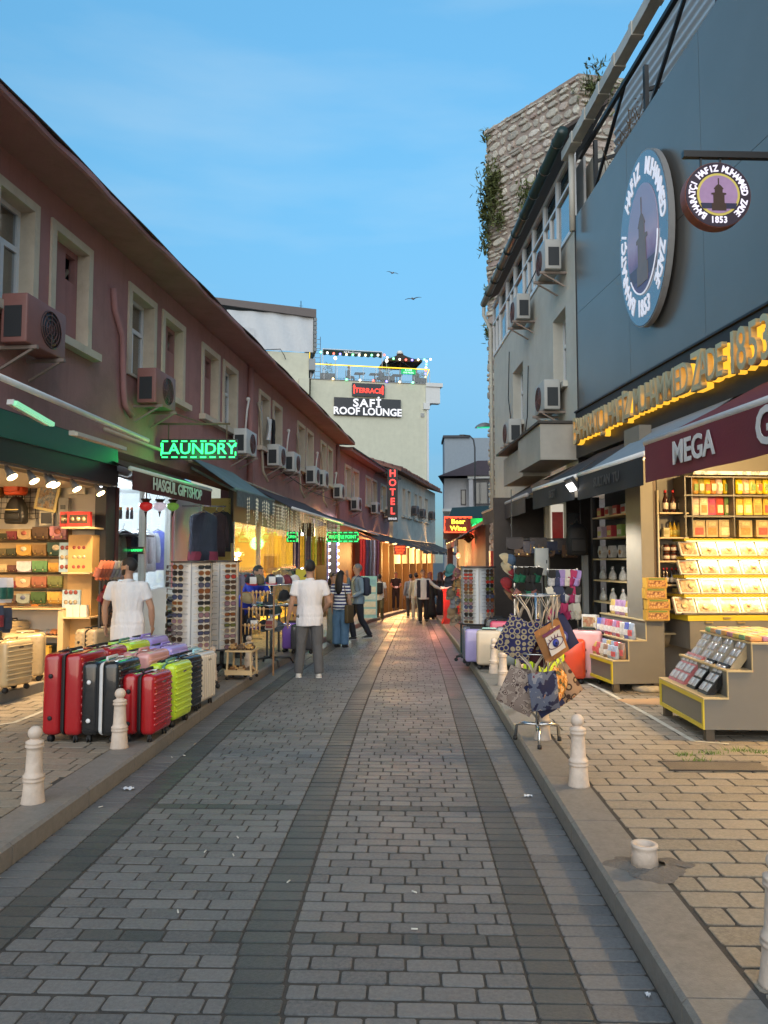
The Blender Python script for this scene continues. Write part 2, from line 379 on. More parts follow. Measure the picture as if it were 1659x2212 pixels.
m_cable = M('black cable', (.015, .015, .015), .6)
m_pipe = M('beige conduit pipe', (.42, .36, .27), .6)
def window_unit(parent, y0, y1, z0, z1, style='sash', sur=.11, mat=None, depth=.17, sill=False, sx=1, proud=.03):
 """opening y0..y1 (outer edge of surround), faces +x*sx; returns the window part"""
 mat = mat or m_cream; b = B()
 X = lambda a, c: (min(a * sx, c * sx), max(a * sx, c * sx))
 xa = X(-depth - .02, proud)
 b.box(*xa, y0, y0 + sur, z0, z1); b.box(*xa, y1 - sur, y1, z0, z1); b.box(*xa, y0 + sur, y1 - sur, z1 - sur, z1); b.box(*xa, y0 + sur, y1 - sur, z0, z0 + sur * .35)
 win = b.build('window', mat, parent); a0, a1, c0, c1 = y0 + sur, y1 - sur, z0 + sur * .35, z1 - sur
 if style == 'infill':
  hy = a0 + (a1 - a0) * .62; hz = c1 - .42; q = B(); x_ = X(-depth - .06, -depth + .03)
  q.box(*x_, a0, hy, c0, c1); q.box(*x_, hy, a1 - .06, c0, hz); q.box(*x_, hy, a1 - .06, hz + .34, c1); q.box(*x_, a1 - .06, a1, c0, c1)
  q.build('infill_panel', m_pink, win)
  h = B(); h.box(*X(-depth - .12, -depth - .1), hy - .05, a1, hz - .05, hz + .4); h.build('vent_hole', m_hole, win)
  h = B(); h.bar((sx * (-depth - .03), hy + .01, hz), (sx * (-depth - .03), hy + .15, hz + .16), .05); h.build('broken_board', M('weathered board', (.22, .17, .12), .9), win)
  return win
 x_ = X(-depth - .04, -depth + .015); f = B(); t = .055; zm = c0 + (c1 - c0) * .62; ym = (a0 + a1) / 2
 f.box(*x_, a0, a0 + t, c0, c1); f.box(*x_, a1 - t, a1, c0, c1); f.box(*x_, a0 + t, a1 - t, c1 - t, c1); f.box(*x_, a0 + t, a1 - t, c0, c0 + t)
 f.box(*x_, a0 + t, a1 - t, zm - t * .6, zm + t * .6)
 if style == 'double': f.box(*x_, ym - t * .6, ym + t * .6, c0 + t, zm - t * .6)
 f.build('sash', m_upvc, win)
 for za, zb in ((c0 + t, zm - t * .6), (zm + t * .6, c1 - t)):
  p = B(); p.box(*X(-depth - .02, -depth - .012), a0 + t, a1 - t, za, zb); p.build('pane', glass('dusk window glass', (.55, .6, .62), 1.7), win)
 c = B(); c.grid(lambda u, w_: (sx * (-depth - .13 + .018 * math.sin(u * 34)), a0 + u * (a1 - a0), c0 + w_ * (c1 - c0)), 24, 1); c.build('curtain', m_curt if random.random() < .6 else m_hole, win)  # black ones are plain sheets standing in for the dark room behind
 return win
def add_sill(win, y0, y1, z, sx=1, out=.13, mat=None):
 b = B(); x = sorted((sx * -.05, sx * out)); b.box(x[0], x[1], y0, y1, z - .1, z); return b.build('sill', mat or m_cream, win)
# ================================================================== pink building (near section)
PB = thing('pink_building', 'long two storey dusty pink building with cream window surrounds on the left', 'building', LF.pt(0), LF.ang)
WZ0, WZ1 = 4.45, 5.86
ly = lambda x, y: LF.hit(x, y).y / LF.c
wins = [(ly(a, y), ly(c, y), st) for a, c, y, st in ((-22, 80, 560, 'double'), (106, 197, 600, 'infill'), (275, 336, 700, 'double'), (348, 398, 760, 'infill'), (434, 473, 830, 'infill'), (480, 512, 860, 'sash'),
  (558, 582, 920, 'sash'), (588, 608, 940, 'sash'), (641, 658, 970, 'sash'), (661, 676, 980, 'sash'), (692, 704, 1000, 'sash'), (707, 718, 1010, 'sash'))]
b = B(); e0, e1 = 4.6, 30.2; zt = 6.2
edges = [e0] + [t for w_ in wins for t in w_[:2]] + [e1]
for i in range(0, len(edges), 2): b.box(-.4, 0, edges[i], edges[i + 1], 3.25, zt)
for a, c, _ in wins: b.box(-.4, 0, a, c, 3.25, WZ0); b.box(-.4, 0, a, c, WZ1, zt)
b.box(-.42, -.4, e0, e1, 3.25, zt)
b.build('wall', m_pink, PB)
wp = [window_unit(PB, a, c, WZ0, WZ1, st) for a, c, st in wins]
for i, (a, c) in enumerate(((0, 1), (3, 3), (4, 5), (6, 6), (8, 8), (10, 11))): add_sill(wp[a], wins[a][0] - .08, wins[c][1] + .1, WZ0)
# eave: uneven plaster soffit and dark tile edge
b = B(); n = 60
def eav(u, v):
 y = e0 + u * (e1 + .25 - e0); j = .012 * math.sin(y * 2.3) + .01 * math.sin(y * 5.1 + 1); pr = [(-.4, 6.2), (.60 + j, 6.17), (.63 + j, 6.19), (.63 + j, 6.25 + j * .6), (-.4, 6.62)]
 x, z = pr[round(v * 4)]; return (x, y, z + .0035 * (y - 7))
b.grid(eav, n, 4, sm=False); b.build('eave', m_eave, PB)
b = B(); b.grid(lambda u, v: ((.3, .645 + .012 * math.sin(u * 61), .645 + .012 * math.sin(u * 61), .3)[round(v * 3)], e0 + u * (e1 + .2 - e0), (6.30, 6.26, 6.275, 6.36)[round(v * 3)] + .0035 * (u * 25.6 - 2.4) + .008 * math.sin(u * 47)), 120, 3, False)
b.build('roof_edge', M('dark roof tile edge', (.07, .045, .04), .8, var=.4), PB)
b = B(); b.box(-6.4, -6.2, e0, 30, -.3, 6.3); b.box(-6.2, -.4, e0, 30, 6.25, 6.6); b.build('rear_wall', m_pink, PB)
b = B(); b.tube([(.06, 17.62, 6.15), (.06, 17.62, 3.2)], .07, 10); b.build('downpipe', m_pink, PB)
b = B(); b.tube([(.06, 29.7, 6.15), (.06, 29.7, 3.0)], .07, 10); b.build('downpipe', m_pink, PB)
for pts in ([(.035, 10.7, 5.55), (.04, 10.75, 5.25), (.05, 10.98, 4.95), (.05, 11.05, 4.2), (.05, 11.1, 3.95), (.1, 11.25, 3.8)], ):
 b = B(); b.tube(pts, .045, 8); b.build('plastic_duct', m_eave, PB)
b = B(); b.tube([(.1, 10.4, 3.46), (.1, 13, 3.45), (.1, 17.4, 3.42), (.12, 20, 3.38), (.12, 23.5, 3.3)], .03, 8); b.build('conduit', m_pipe, PB)
for y, z in ((19.0 - .7, 5.35), (22.55, 5.3), (26.3, 5.28)):
 b = B(); b.tube([(.05, y, z + .12), (.07, y + .12, z - .1), (.07, y + .3, z - .9), (.1, y + .32, z - 1.5), (.18, y + .5, z - 1.75)], .032, 7); b.build('refrigerant_hose', m_pipe, PB)
for y, z in ((17.35, 5.35), (21.35, 5.3), (25.5, 5.25), (29.2, 5.0)):
 b = B(); b.tube([(.1, y, z), (.06, y, z - .25), (.03, y - .04, z - .8)], .025, 6); b.ball((.08, y, z), .05); b.build('cable_duct_end', white(), PB)
# ---- air conditioners on the pink wall
def aircon(label, pos, rz, body=(.5, .49, .47), grp='air conditioning units on the pink wall', w_=.8, h=.54, d=.3, sx=1, dark=True):
 t = thing('air_conditioner', label, 'air conditioner', pos, rz, grp)
 b = B(); X = lambda a: sx * a
 b.at(X(.25), 0, 0).rbox(d, w_, h, .02, 2); b.build('casing', M('casing %s' % (body,), body, .5, var=.1, dirt=.2), t)
 b = B(); yc = .08
 for r_ in (.06, .11, .16, .205): b.tube([(X(.25 + d / 2 + .008), yc + r_ * math.cos(a * .3142), h / 2 + r_ * math.sin(a * .3142)) for a in range(21)], .006, 4)
 for a in range(8): b.bar((X(.25 + d / 2 + .008), yc, h / 2), (X(.25 + d / 2 + .008), yc + .21 * math.cos(a * .785), h / 2 + .21 * math.sin(a * .785)), .006)
 b.build('fan_grille', M('grille grey', mul(body, .55), .5), t)
 b = B(); b.at(X(.25 + d / 2 + .002), yc, h / 2, rx=0, ry=R(90)).lathe([(.0, -.002), (.215, -.002), (.215, .002), (0, .002)], 20); b.build('fan_opening', blackpl(), t)
 b = B(); b.box(*sorted((X(.25 - d * .36), X(.25 + d * .3))), -w_ / 2 - .006, -w_ / 2, .06, h - .14); b.build('side_vent', M('dark vent', (.02, .025, .03), .6), t)
 for yy in (-w_ / 2 + .12, w_ / 2 - .12):
  b = B(); b.box(*sorted((X(0), X(.46))), yy - .02, yy + .02, -.045, -.006); b.bar((X(.03), yy, -.26), (X(.4), yy, -.045), .025); b.build('bracket', M('bracket steel', (.25, .2, .17), .6), t)
 return t
def on_lf(x, y, out=0.): p = LF.hit(x, y, out); return p
for (x, y, lb, bd) in ((28, 762, 'brownish pink air conditioner nearest the camera, below the first white window', (.26, .12, .105)), (305, 882, 'brownish pink air conditioner with dark side vent above the laundry sign bracket', (.26, .12, .105)),
                       (505, 985, 'white air conditioner half hidden behind the green laundry sign', (.55, .56, .55)), (577, 1010, 'grey air conditioner, left of the pair under the window with hanging laundry', (.5, .5, .48)), (612, 1022, 'grey air conditioner, right of the pair under the window with hanging laundry', (.5, .5, .48)),
                       (659, 1047, 'grey air conditioner, left of the second pair along the pink wall', (.5, .5, .48)), (680, 1053, 'grey air conditioner, right of the second pair along the pink wall', (.5, .5, .48)), (718, 1078, 'single grey air conditioner near the far end of the long pink wall', (.52, .52, .5))):
 p = LF.hit(x, y); aircon(lb, p, LF.ang, bd)
# laundry drying in a window
t = thing('hanging_clothes', 'white shirt and black trousers hanging from an upper pink wall window', 'clothes', LF.pt(18.95, .1, 5.2), LF.ang)
b = B(); b.grid(lambda u, v: (.05 + .05 * math.sin(u * 9 + v * 3), -.25 + u * .36, -v * .55), 8, 6); b.build('white_shirt', M('white cotton', (.7, .7, .7), .9), t)
b = B(); b.grid(lambda u, v: (.09 + .04 * math.sin(u * 7 + v * 4), .06 + u * .22 + .1 * v, .02 - v * .95), 6, 8); b.build('black_trousers', M('black cotton', (.02, .02, .025), .9), t)
# ---- second pink section, set at a slight angle
PB2 = thing('pink_building', 'farther lower pink building section behind the red hotel sign', 'building', LF2.pt(0), LF2.ang)
b = B(); k2 = 1 / LF2.c; l2 = lambda x, y: LF2.hit(x, y).y / LF2.c; w2 = [(l2(a, y), l2(c, y)) for a, c, y in ((744, 758, 1030), (761, 775, 1035), (789, 801, 1050), (803, 814, 1055), (822, 834, 1065))]; e0, e1 = 30.3 * k2, w2[-1][1] + 1; ed = [e0] + [t for w_ in w2 for t in w_] + [e1]
for i in range(0, len(ed), 2): b.box(-.4, 0, ed[i], ed[i + 1], 2.6, 6.05)
for a, c in w2: b.box(-.4, 0, a, c, 2.6, 4.25); b.box(-.4, 0, a, c, 5.62, 6.05)
b.box(-5, -.4, e0, e1, 2.6, 6.05); b.build('wall', m_pink, PB2)
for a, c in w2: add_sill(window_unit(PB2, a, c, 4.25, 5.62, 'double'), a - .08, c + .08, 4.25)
b = B(); b.prism([(-5, 6.9), (.5, 6.0), (.52, 6.12), (-5, 7.05)], e0 - .1, e1 + .2); b.build('eave', m_eave, PB2)
b = B()
for i in range(30): b.box(.1, .56, e0 + i * .4, e0 + i * .4 + .36, 6.1 + .01 * (i % 2), 6.17)
b.build('roof_edge', MATS['dark roof tile edge'], PB2)
for (x, y, lb) in ((757, 1103, 'small grey air conditioner under the first windows past the downpipe'), (800, 1110, 'small grey air conditioner under the windows left of the hotel sign'), (829, 1118, 'small grey air conditioner just left of the hotel sign')):
 aircon(lb, LF2.hit(x, y), LF2.ang, (.5, .5, .48))
# ---- pale building after the hotel sign
PB3 = thing('pale_building', 'small weathered pale plaster building with ragged tiled roof past the hotel sign', 'building', LF3.pt(0), LF3.ang)
m_pale = stucco('pale weathered plaster', (.6, .56, .48), (.3, .27, .23), 1.0, .7)
b = B(); l3 = lambda x, y: LF3.hit(x, y).y / LF3.c; w3 = [(l3(a, y), l3(c, y)) for a, c, y in ((868, 876, 1080), (879, 887, 1085), (894, 901, 1088), (904, 911, 1090), (917, 924, 1095))]; e0, e1 = LF2.pt(e1).y + 1.2, l3(940, 1100); ed = [e0] + [t for w_ in w3 for t in w_] + [e1]
for i in range(0, len(ed), 2): b.box(-.4, 0, ed[i], ed[i + 1], 1.5, 6.6)
for a, c in w3: b.box(-.4, 0, a, c, 1.5, 4.3); b.box(-.4, 0, a, c, 6.0, 6.6)
b.box(-4, -.4, e0, e1, 1.5, 6.6); b.build('wall', m_pale, PB3)
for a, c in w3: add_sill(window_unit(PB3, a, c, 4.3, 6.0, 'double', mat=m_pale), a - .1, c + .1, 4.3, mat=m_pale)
m_tile = M('faded red roof tile', (.21, .10, .075), .85, var=.5, scale=3, rand=.35)
rf = B(); rf.prism([(-4, 8.0), (.5, 6.6), (.5, 6.72), (-4, 8.15)], e0 - .2, e1 + .2); rf = rf.build('roof', m_tile, PB3)
tl = B()
for i in range(34):
 for j in range(5):
  y0 = e0 + i * .4; x0 = .5 - j * .55; z0 = 6.72 + j * .172
  tl.tube([(x0, y0 + .2, z0 + .02 + random.uniform(0, .05)), (x0 - .5, y0 + .2, z0 + .18)], .11, 6)
tag(tl.build('roof_tile', m_tile, rf), kind='stuff')
for i, (x, y) in enumerate(((889, 1112), (905, 1118), (926, 1122))):
 aircon(['dark air conditioner nearest the hotel sign on the pale building', 'middle dark air conditioner on the pale building', 'farthest dark air conditioner on the pale building'][i], LF3.hit(x, y), LF3.ang, (.12, .1, .1), 'air conditioning units on the pale building')
# ================================================================== hotel block with roof lounge
m_safi = stucco('pale cream hotel wall', (.58, .58, .46), (.42, .42, .34), .35, .4)
m_trim = M('white stone trim', (.62, .63, .62), .6, var=.08)
A0 = Vector((-7.56, 57.9, 0)); A1 = Vector((1.35, 60, 0)); dv = (A1 - A0).normalized(); sang = math.atan2(dv.y, dv.x); SW = (A1 - A0).length
SH = 15.55
H = thing('hotel_building', 'tall cream hotel block with a roof terrace at the end of the street', 'building', A0, sang)
b = B(); b.box(0, SW, 0, 14, -3, SH); b.build('wall', m_safi, H)
b = B(); b.box(SW - .1, SW + 1.05, -.15, .45, SH - 1.5, SH - .2); b.box(SW - .1, SW + 1.25, -.25, 5.2, SH - .2, SH + .1); b.box(SW + .002, SW + .9, .45, 5, SH - 1.2, SH - .2); b.box(SW - .3, SW + .2, -.2, .1, SH - 2.0, SH - 1.5); b.build('cornice', m_trim, H)
b = B(); b.box(SW - .02, SW + .12, -.12, .5, -3, SH - 1.5); b.box(SW - .02, SW + .1, 4.2, 4.6, -3, SH - 1.5); b.build('pilaster', m_trim, H)
for i in range(4):
 for j, yy in enumerate((.9, 2.6)):
  z = SH - 4.4 - i * 2.9
  wn_ = B(); wn_.box(SW, SW + .1, yy - .12, yy + 1.2, z - .12, z + 1.95); wn_ = wn_.build('window', m_trim, H)
  p = B(); p.box(SW + .03, SW + .115, yy, yy + 1.08, z, z + 1.8); p.build('pane', m_dkglass, wn_)
  p = B(); p.box(SW + .01, SW + .22, yy - .18, yy + 1.26, z - .2, z - .1); p.build('sill', m_trim, wn_)
for x, z in ((2.3, SH - 2.6), (9 - .35, SH - 2.6)):
 b = B(); b.box(x, x + .28, -.06, 0, z, z + .3)
 for q in range(4): b.box(x + .02, x + .26, -.075, -.06, z + .03 + q * .065, z + .06 + q * .065)
 b.build('wall_vent', M('grey vent', (.38, .39, .38), .6), H)
# terrace floor edge, glass balustrade with yellow neon rail
b = B(); b.box(-.3, SW + .3, -.06, 13.9, SH + .012, SH + .06); b.build('terrace_floor', M('terrace floor', (.3, .3, .3), .8), H)
bal = B(); npo = 9
for i in range(npo + 1): x = i * SW / npo; bal.cb(x, .02, SH + .6, .045, .045, 1.1)
for i in range(4): bal.cb(SW + .25, i * 1.5 + .02, SH + .6, .045, .045, 1.1)
bal.build('balustrade_post', alu(), H)
for i in range(npo): q = B(); q.box(i * SW / npo + .04, (i + 1) * SW / npo - .04, .015, .027, SH + .1, SH + 1.1); q.build('glass_panel', glass('balustrade glass', (.82, .88, .9), 1.5), H)
m_neon = E_('yellow neon', (1, .62, .04), 2.2)
b = B(); b.tube([(-.1, -.02, SH + 2.9), (-.1, -.02, SH + 1.2), (SW + .2, -.02, SH + 1.2), (SW + 1.0, 5, SH + 1.2)], .045, 6); t = b.build('neon_rail', m_neon); t.location = A0; t.rotation_euler.z = sang; tag(t, 'yellow neon tube running along the roof terrace rail', 'neon light')
def on_h(x, y, z): return A0 + Matrix.Rotation(sang, 3, 'Z') @ Vector((x, y, z))
hs_ = SW / (930 - 668)
def panel_sign(name, label, x0, x1, z0, z1, m_, yy=-.12):
 t = thing(name, label, 'sign', on_h((x0 + x1) / 2, yy, (z0 + z1) / 2), sang); b = B(); b.cb(0, 0, 0, x1 - x0, .1, z1 - z0); b.build('panel', m_, t); return t
px = lambda x: (x - 668) * hs_
pz = lambda y: 1.65 + (1212 - y) / 1661 * 58.6
m_navy = M('navy sign panel', (.008, .012, .02), .35)
t = panel_sign('roof_lounge_sign', 'wide dark SAFI ROOF LOUNGE sign with white lettering on the hotel wall', px(719), px(869), pz(895), pz(856), m_navy)
m_wl = E_('white lit letters', (.95, .95, 1), .85)
text('SAFİ', .86, m_wl, t, (-.05, -.06, .28), ext=.02, off=.022, sx=1.15, sp=1.15); text('ROOF LOUNGE', .78, m_wl, t, (0, -.06, -.37), ext=.02, off=.02, sx=.98)
t = panel_sign('terrace_sign', 'small dark TERRACE sign with red glowing letters above the roof lounge sign', px(759), px(832), pz(852), pz(823), m_navy, -.14)
m_rl = E_('red neon letters', (1, .05, .03), 2.4)
text('TERRACE', .52, m_rl, t, (0, -.06, -.07), ext=.02, off=.008, sx=.98)
b = B()
for sx_ in (-1, 1):
 b.at(sx_ * 1.12, -.06, 0).add([(-.05, 0, -.32), (.05, 0, -.32), (.05, 0, .2), (.11, 0, .2), (0, 0, .42), (-.11, 0, .2), (-.05, 0, .2)], [tuple(range(7))])
b.build('arrow', m_rl, t)
# terrace furniture
for i, (x, kind) in enumerate(((1.35, 'p'), (3.9, 't'), (5.1, 't'), (6.9, 't'), (10.2, 'p'))):
 if kind == 'p': continue
 t = thing('terrace_table', ['low dark table left of the roof terrace middle', 'dark terrace table between the seated guests', 'dark terrace table under the big parasol'][min(i - 1, 2)], 'table', on_h(x, .7, SH + .06), sang, 'terrace tables')
 b = B(); b.cb(0, 0, .72, .8, .7, .05); b.build('tabletop', dkmetal(), t); b = B(); b.tube([(0, 0, .02), (0, 0, .7)], .04); b.lathe([(.26, 0), (.26, .02), (.05, .04)], 10); b.build('pedestal', dkmetal(), t)
def planter(label, pos, h, rz=0):
 t = thing('planter', label, 'planter', pos, rz, 'planters on the roof terrace'); b = B(); b.box(-.55, .55, -.2, .2, 0, .55); b.build('trough', M('dark trough', (.04, .04, .045), .6), t)
 b = B()
 for i in range(90):
  a = random.uniform(-.5, .5); z = .5 + random.random() ** 1.3 * h; s = .16; d = Vector((random.gauss(0, 1), random.gauss(0, .7), random.uniform(.1, 1))).normalized() * s; n_ = d.orthogonal().normalized() * .05
  p = Vector((a * (1 - z * .3), random.uniform(-.15, .15), z)); b.add([p - n_, p + d * .5 - n_ * .3, p + d, p + n_], [(0, 1, 2, 3)])
 b.build('foliage', M('terrace leaves', (.05, .10, .04), .6, rand=.4), t)
planter('long planter with bushy greenery at the left end of the roof terrace', on_h(1.35, .5, SH + .06), .9, sang)
planter('planter with green shrub in the middle of the roof terrace', on_h(6.1, .5, SH + .06), 1.0, sang)
planter('planter box at the right end of the roof terrace', on_h(8.75, .6, SH + .06), .5, sang)
# parasol and shade banner
t = thing('parasol', 'large dark brown square parasol on the roof terrace', 'parasol', on_h(7.35, 1.6, SH + .06), sang)
b = B(); b.tube([(0, 0, 0), (0, 0, 2.75)], .05); b.build('pole', alu(), t)
b = B(); tp = (0, 0, 2.8); cs = [(-1.5, -1.4, 1.9), (1.5, -1.4, 1.95), (1.5, 1.4, 1.95), (-1.5, 1.4, 1.9)]
def para(u, v):
 a = u * 4; i = int(a) % 4; f = a - int(a); e = Vector(cs[i]) * (1 - f) + Vector(cs[(i + 1) % 4]) * f; p = Vector(tp) * (1 - v) + e * v; p.z -= .25 * math.sin(v * math.pi) * (1 - abs(2 * f - 1)) * .4 + .12 * math.sin(v * math.pi); return p
b.grid(para, 32, 8); b.grid(lambda u, v: para(u, 1) + Vector((0, 0, -.18 * v)), 32, 1); b.build('canopy', M('brown canvas', (.045, .03, .018), .9), t)
b = B()
for c in cs: b.bar((0, 0, 2.2), Vector(c) * .97, .03)
b.build('rib', alu(), t)
b = B(); b.lathe([(.3, 2.7), (.2, 2.95), (.02, 3.0)], 8); b.build('cap', white(), t)
t = thing('shade_banner', 'dark green banner with scalloped edge on posts over the roof terrace', 'banner', on_h(2.6, 1.2, SH + .06), sang)
b = B(); bw = 4.75
b.grid(lambda u, v: (-1.55 + u * bw, .0, 2.65 - v * (.42 + .05 * math.sin(u * 60))), 48, 2); b.build('banner_cloth', M('dark green canvas', (.01, .03, .022), .8), t)
b = B(); b.cb(-1.55 + bw / 2, .02, 2.7, bw, .06, .05); b.cb(-1.55, 0, 1.35, .05, .05, 2.7); b.cb(-1.55 + bw, 0, 1.35, .05, .05, 2.7); b.build('frame', alu(), t)
text('Safi Roof Lounge', .2, m_wl, t, (.8, -.02, 2.52), ext=.004)
t = thing('green_led_sign', 'small glowing green LED sign on the terrace rail', 'sign', on_h(7.65, -.1, SH + .95), sang)
b = B(); b.cb(0, 0, 0, 1.15, .08, .42); b.build('panel', E_('green led dim', (.0, .5, .12), .8), t); text('K LIVE', .2, E_('white green led', (.6, 1, .75), 2.5), t, (0, -.05, .09)); text('LIVE MUSIC', .17, MATS['white green led'], t, (0, -.05, -.11))
# string lights
bulbcols = [(1, .75, .35), (.2, 1, .35), (1, .9, .7), (1, .12, .08), (.25, .2, 1), (1, .75, .35), (.2, 1, .4), (1, .85, .6)]
bm = B(); bm.ball((0, 0, 0), .085, n=8, m=6)
bmesh_ = bm.mesh('bulb', None)
def string(label, pts, grp='string lights on the roof terrace'):
 t = thing('string_light', label, 'string lights', (0, 0, 0), 0, grp); b = B(); b.tube(pts, .012, 4); b.build('wire', m_cable, t)
 for i, p in enumerate(pts):
  c = bulbcols[i % 8]; q = B(); q.ball(p + Vector((0, 0, -.08)), .085, n=8, m=6); q.build('bulb', E_('bulb %d' % (i % 8), c, 5.), t)
string('string of coloured bulbs under the dark green banner', [on_h(.3 + i * .5, .3, SH + 2.35 - .12 * math.sin(i / 11 * math.pi)) for i in range(12)])
string('string of coloured bulbs across the brown parasol', [on_h(6.0 + i * .5, .1, SH + 2.1 - .1 * math.sin(i / 6 * math.pi)) for i in range(8)])
string('string of pale bulbs down the right side of the terrace', [on_h(SW + .05 + i * .13, .2 + i * .6, SH + 2.0 - i * .1) for i in range(8)])
string('row of pale bulbs low along the terrace edge', [on_h(1.7 + i * 1.05, -.12, SH + .16) for i in range(7)])
for i, x in enumerate((1.9, 5.95)):
 t = thing('globe_lamp', ['white globe lamp on a thin post, left on the roof terrace', 'white globe lamp on a thin post beside the parasol'][i], 'lamp', on_h(x, .1, SH + .06), sang, 'terrace globe lamps')
 b = B(); b.tube([(0, 0, 0), (0, 0, 1.6)], .025); b.build('post', alu(), t); b = B(); b.ball((0, 0, 1.7), .13); b.build('globe', E_('globe glow', (1, .93, .78), 3.), t)
t = thing('ladder', 'thin metal ladder at the left end of the roof terrace', 'ladder', on_h(.55, .4, SH + .06), sang); b = B()
b.tube([(-.22, 0, 0), (-.22, 0, 3.4)], .025, 6); b.tube([(.22, 0, 0), (.22, 0, 3.4)], .025, 6); b.build('rail', alu(), t)
for i in range(9): q = B(); q.tube([(-.22, 0, .3 + i * .36), (.22, 0, .3 + i * .36)], .02, 5); q.build('rung', alu(), t)
# ---- taller neighbour with the tarpaulin
T = thing('tarp_building', 'taller cream building left of the hotel topped by a shed wrapped in white sheeting', 'building', (-7.2, 57.4, 0), sang)
b = B(); b.box(-9, -.42, .3, 12, -3, 17.5); b.box(-1.2, -.42, -.1, .3, -3, SH - .1); b.build('wall', m_safi, T)
b = B(); b.box(-.42, .05, .0, 8, SH + .6, 17.0); b.build('stair_wall', M('grey concrete', (.3, .32, .33), .8), T)
m_tarp = M('white tarpaulin', (.52, .55, .58), .5, var=.1, bump=.4, bscale=4)
b = B(); b.grid(lambda u, v: (-6.6 + u * 6.5, .25 + .05 * math.sin(u * 25 + v * 4), 17.55 + v * 2.9), 40, 8); b.build('sheeting', m_tarp, T)
b = B(); b.box(-9, -6.6, .5, .6, 17.5, 20.4); b.build('dark_opening', m_hole, T)
b = B(); b.prism([(-9, 20.9), (.1, 20.2), (.1, 20.85), (-9, 21.35)], .0, 8); b.build('roof', M('brown metal roof', (.12, .10, .095), .6), T)
b = B(); b.box(-.05, .12, .02, 7.9, 17.6, 20.2)
for i in range(8): b.box(-.08, .15, -.04, 0, 17.6 + i * .33, 17.85 + i * .33)
b.build('corner_cladding', M('slate cladding', (.2, .22, .23), .7), T)
b = B()
for z in (18.2, 18.65, 19.1): b.bar((-6.9, .0, z), (-4.6, .0, z), .035)
for x in (-6.9, -5.75, -4.6): b.bar((x, 0, 17.5), (x, 0, 19.1), .04)
b.build('railing', M('pale rail', (.55, .57, .58), .5), T)
b = B(); b.tube([(-.9, 2, 20.8), (-.9, 2, 22.1)], .03, 5); b.bar((-1.05, 2, 21.7), (-.75, 2, 21.7), .02); b.build('antenna', dkmetal(), T)
b = B(); b.tube([(-5.2, -.02, 17.7), (-4, -.05, 17.45), (-2.6, -.02, 17.6), (-2.3, -.02, 17.1), (-2.2, .2, 16.9)], .03, 5); b.build('cable', m_cable, T)
# ---- white corner house and blue grey block far down the street
W_ = thing('white_house', 'white corner house with dark windows and hipped roof at the far end of the street', 'house', (3.3, 74, 0), R(-6))
m_wh = stucco('white house plaster', (.42, .42, .44), (.32, .32, .34), .5, .3)
b = B(); b.box(0, 9, 0, 8, -4, 9.6); b.box(2.4, 9, -.9, 0, 3.4, 4.9); b.box(2.4, 2.8, -.9, 0, 4.9, 9.5); b.box(2.4, 9, -.9, 0, -4, .4); b.build('wall', m_wh, W_)
b = B(); b.box(-.1, 9.2, -1.1, -.0, 6.35, 6.6); b.box(-.1, 2.4, -.15, 0, 6.2, 6.45); b.box(2.3, 9.2, -1.05, 0, 9.45, 9.7); b.build('ledge', m_trim, W_)
for (x0, x1, z0, z1) in ((1.6, 2.1, 7.0, 8.5), (3.0, 6.6, 7.0, 9.2), (.95 + .2, 2.0, 3.2, 5.7), (3.0, 7.0, 3.3, 5.9), (.0 + .1, .4, 3.2, 5.5)):
 yy = -.62 if x0 > 2.5 else -.05; q = B(); q.box(x0, x1, yy, yy + .1, z0, z1); q = q.build('window', M('dark frame', (.03, .03, .035), .5), W_)
 n_ = max(1, round((x1 - x0) / 1.1)); wd = (x1 - x0) / n_
 for i in range(n_): p = B(); p.box(x0 + i * wd + .09, x0 + (i + 1) * wd - .09, yy - .015, yy - .002, z0 + .1, z1 - .1); p.build('pane', m_dkglass if i % 2 == 0 else M('drawn curtain', (.2, .24, .27), .7, var=.4, scale=20), q)
rf = B(); rf.add([(-.5, -1.3, 9.7), (9.5, -1.3, 9.7), (9.5, 8.4, 9.7), (-.5, 8.4, 9.7), (3.2, 2.5, 11.6), (6.5, 2.5, 11.6)], [(0, 1, 5, 4), (1, 2, 5), (2, 3, 4, 5), (3, 0, 4)]); rf.build('roof', M('dark brown roof', (.06, .035, .035), .8, var=.3, scale=2), W_)
G_ = thing('grey_building', 'plain blue grey block with flat roof behind the white corner house', 'building', (4.9, 108, 0), 0)
b = B(); b.box(0, 7.6, 0, 6, -4, 19.0); b.build('wall', stucco('blue grey render', (.25, .29, .33), (.2, .23, .27), .3, .3), G_)
b = B(); b.box(-.2, 3.6, -.3, 6.2, 19.02, 19.35); b.build('parapet', M('dark parapet', (.05, .05, .06), .7), G_)
b = B(); b.box(7.7, 9.4, .5, 4, 10, 15.5); b.box(7.6, 9.6, .3, 4.2, 14.6, 15.0); b.build('stair_tower', M('tan brickwork', (.3, .24, .2), .8, var=.3), G_)
b = B(); b.box(9.7, 13, -1, 3, -3, 10.6)
for i in range(9): b.bar((9.7 + i * .4, -1, 10.6), (9.7 + i * .4, -1, 12.4), .05)
b.bar((9.7, -1, 12.4), (13, -1, 12.4), .06); b.build('lower_terrace', M('terrace wall grey', (.4, .42, .44), .7), G_)
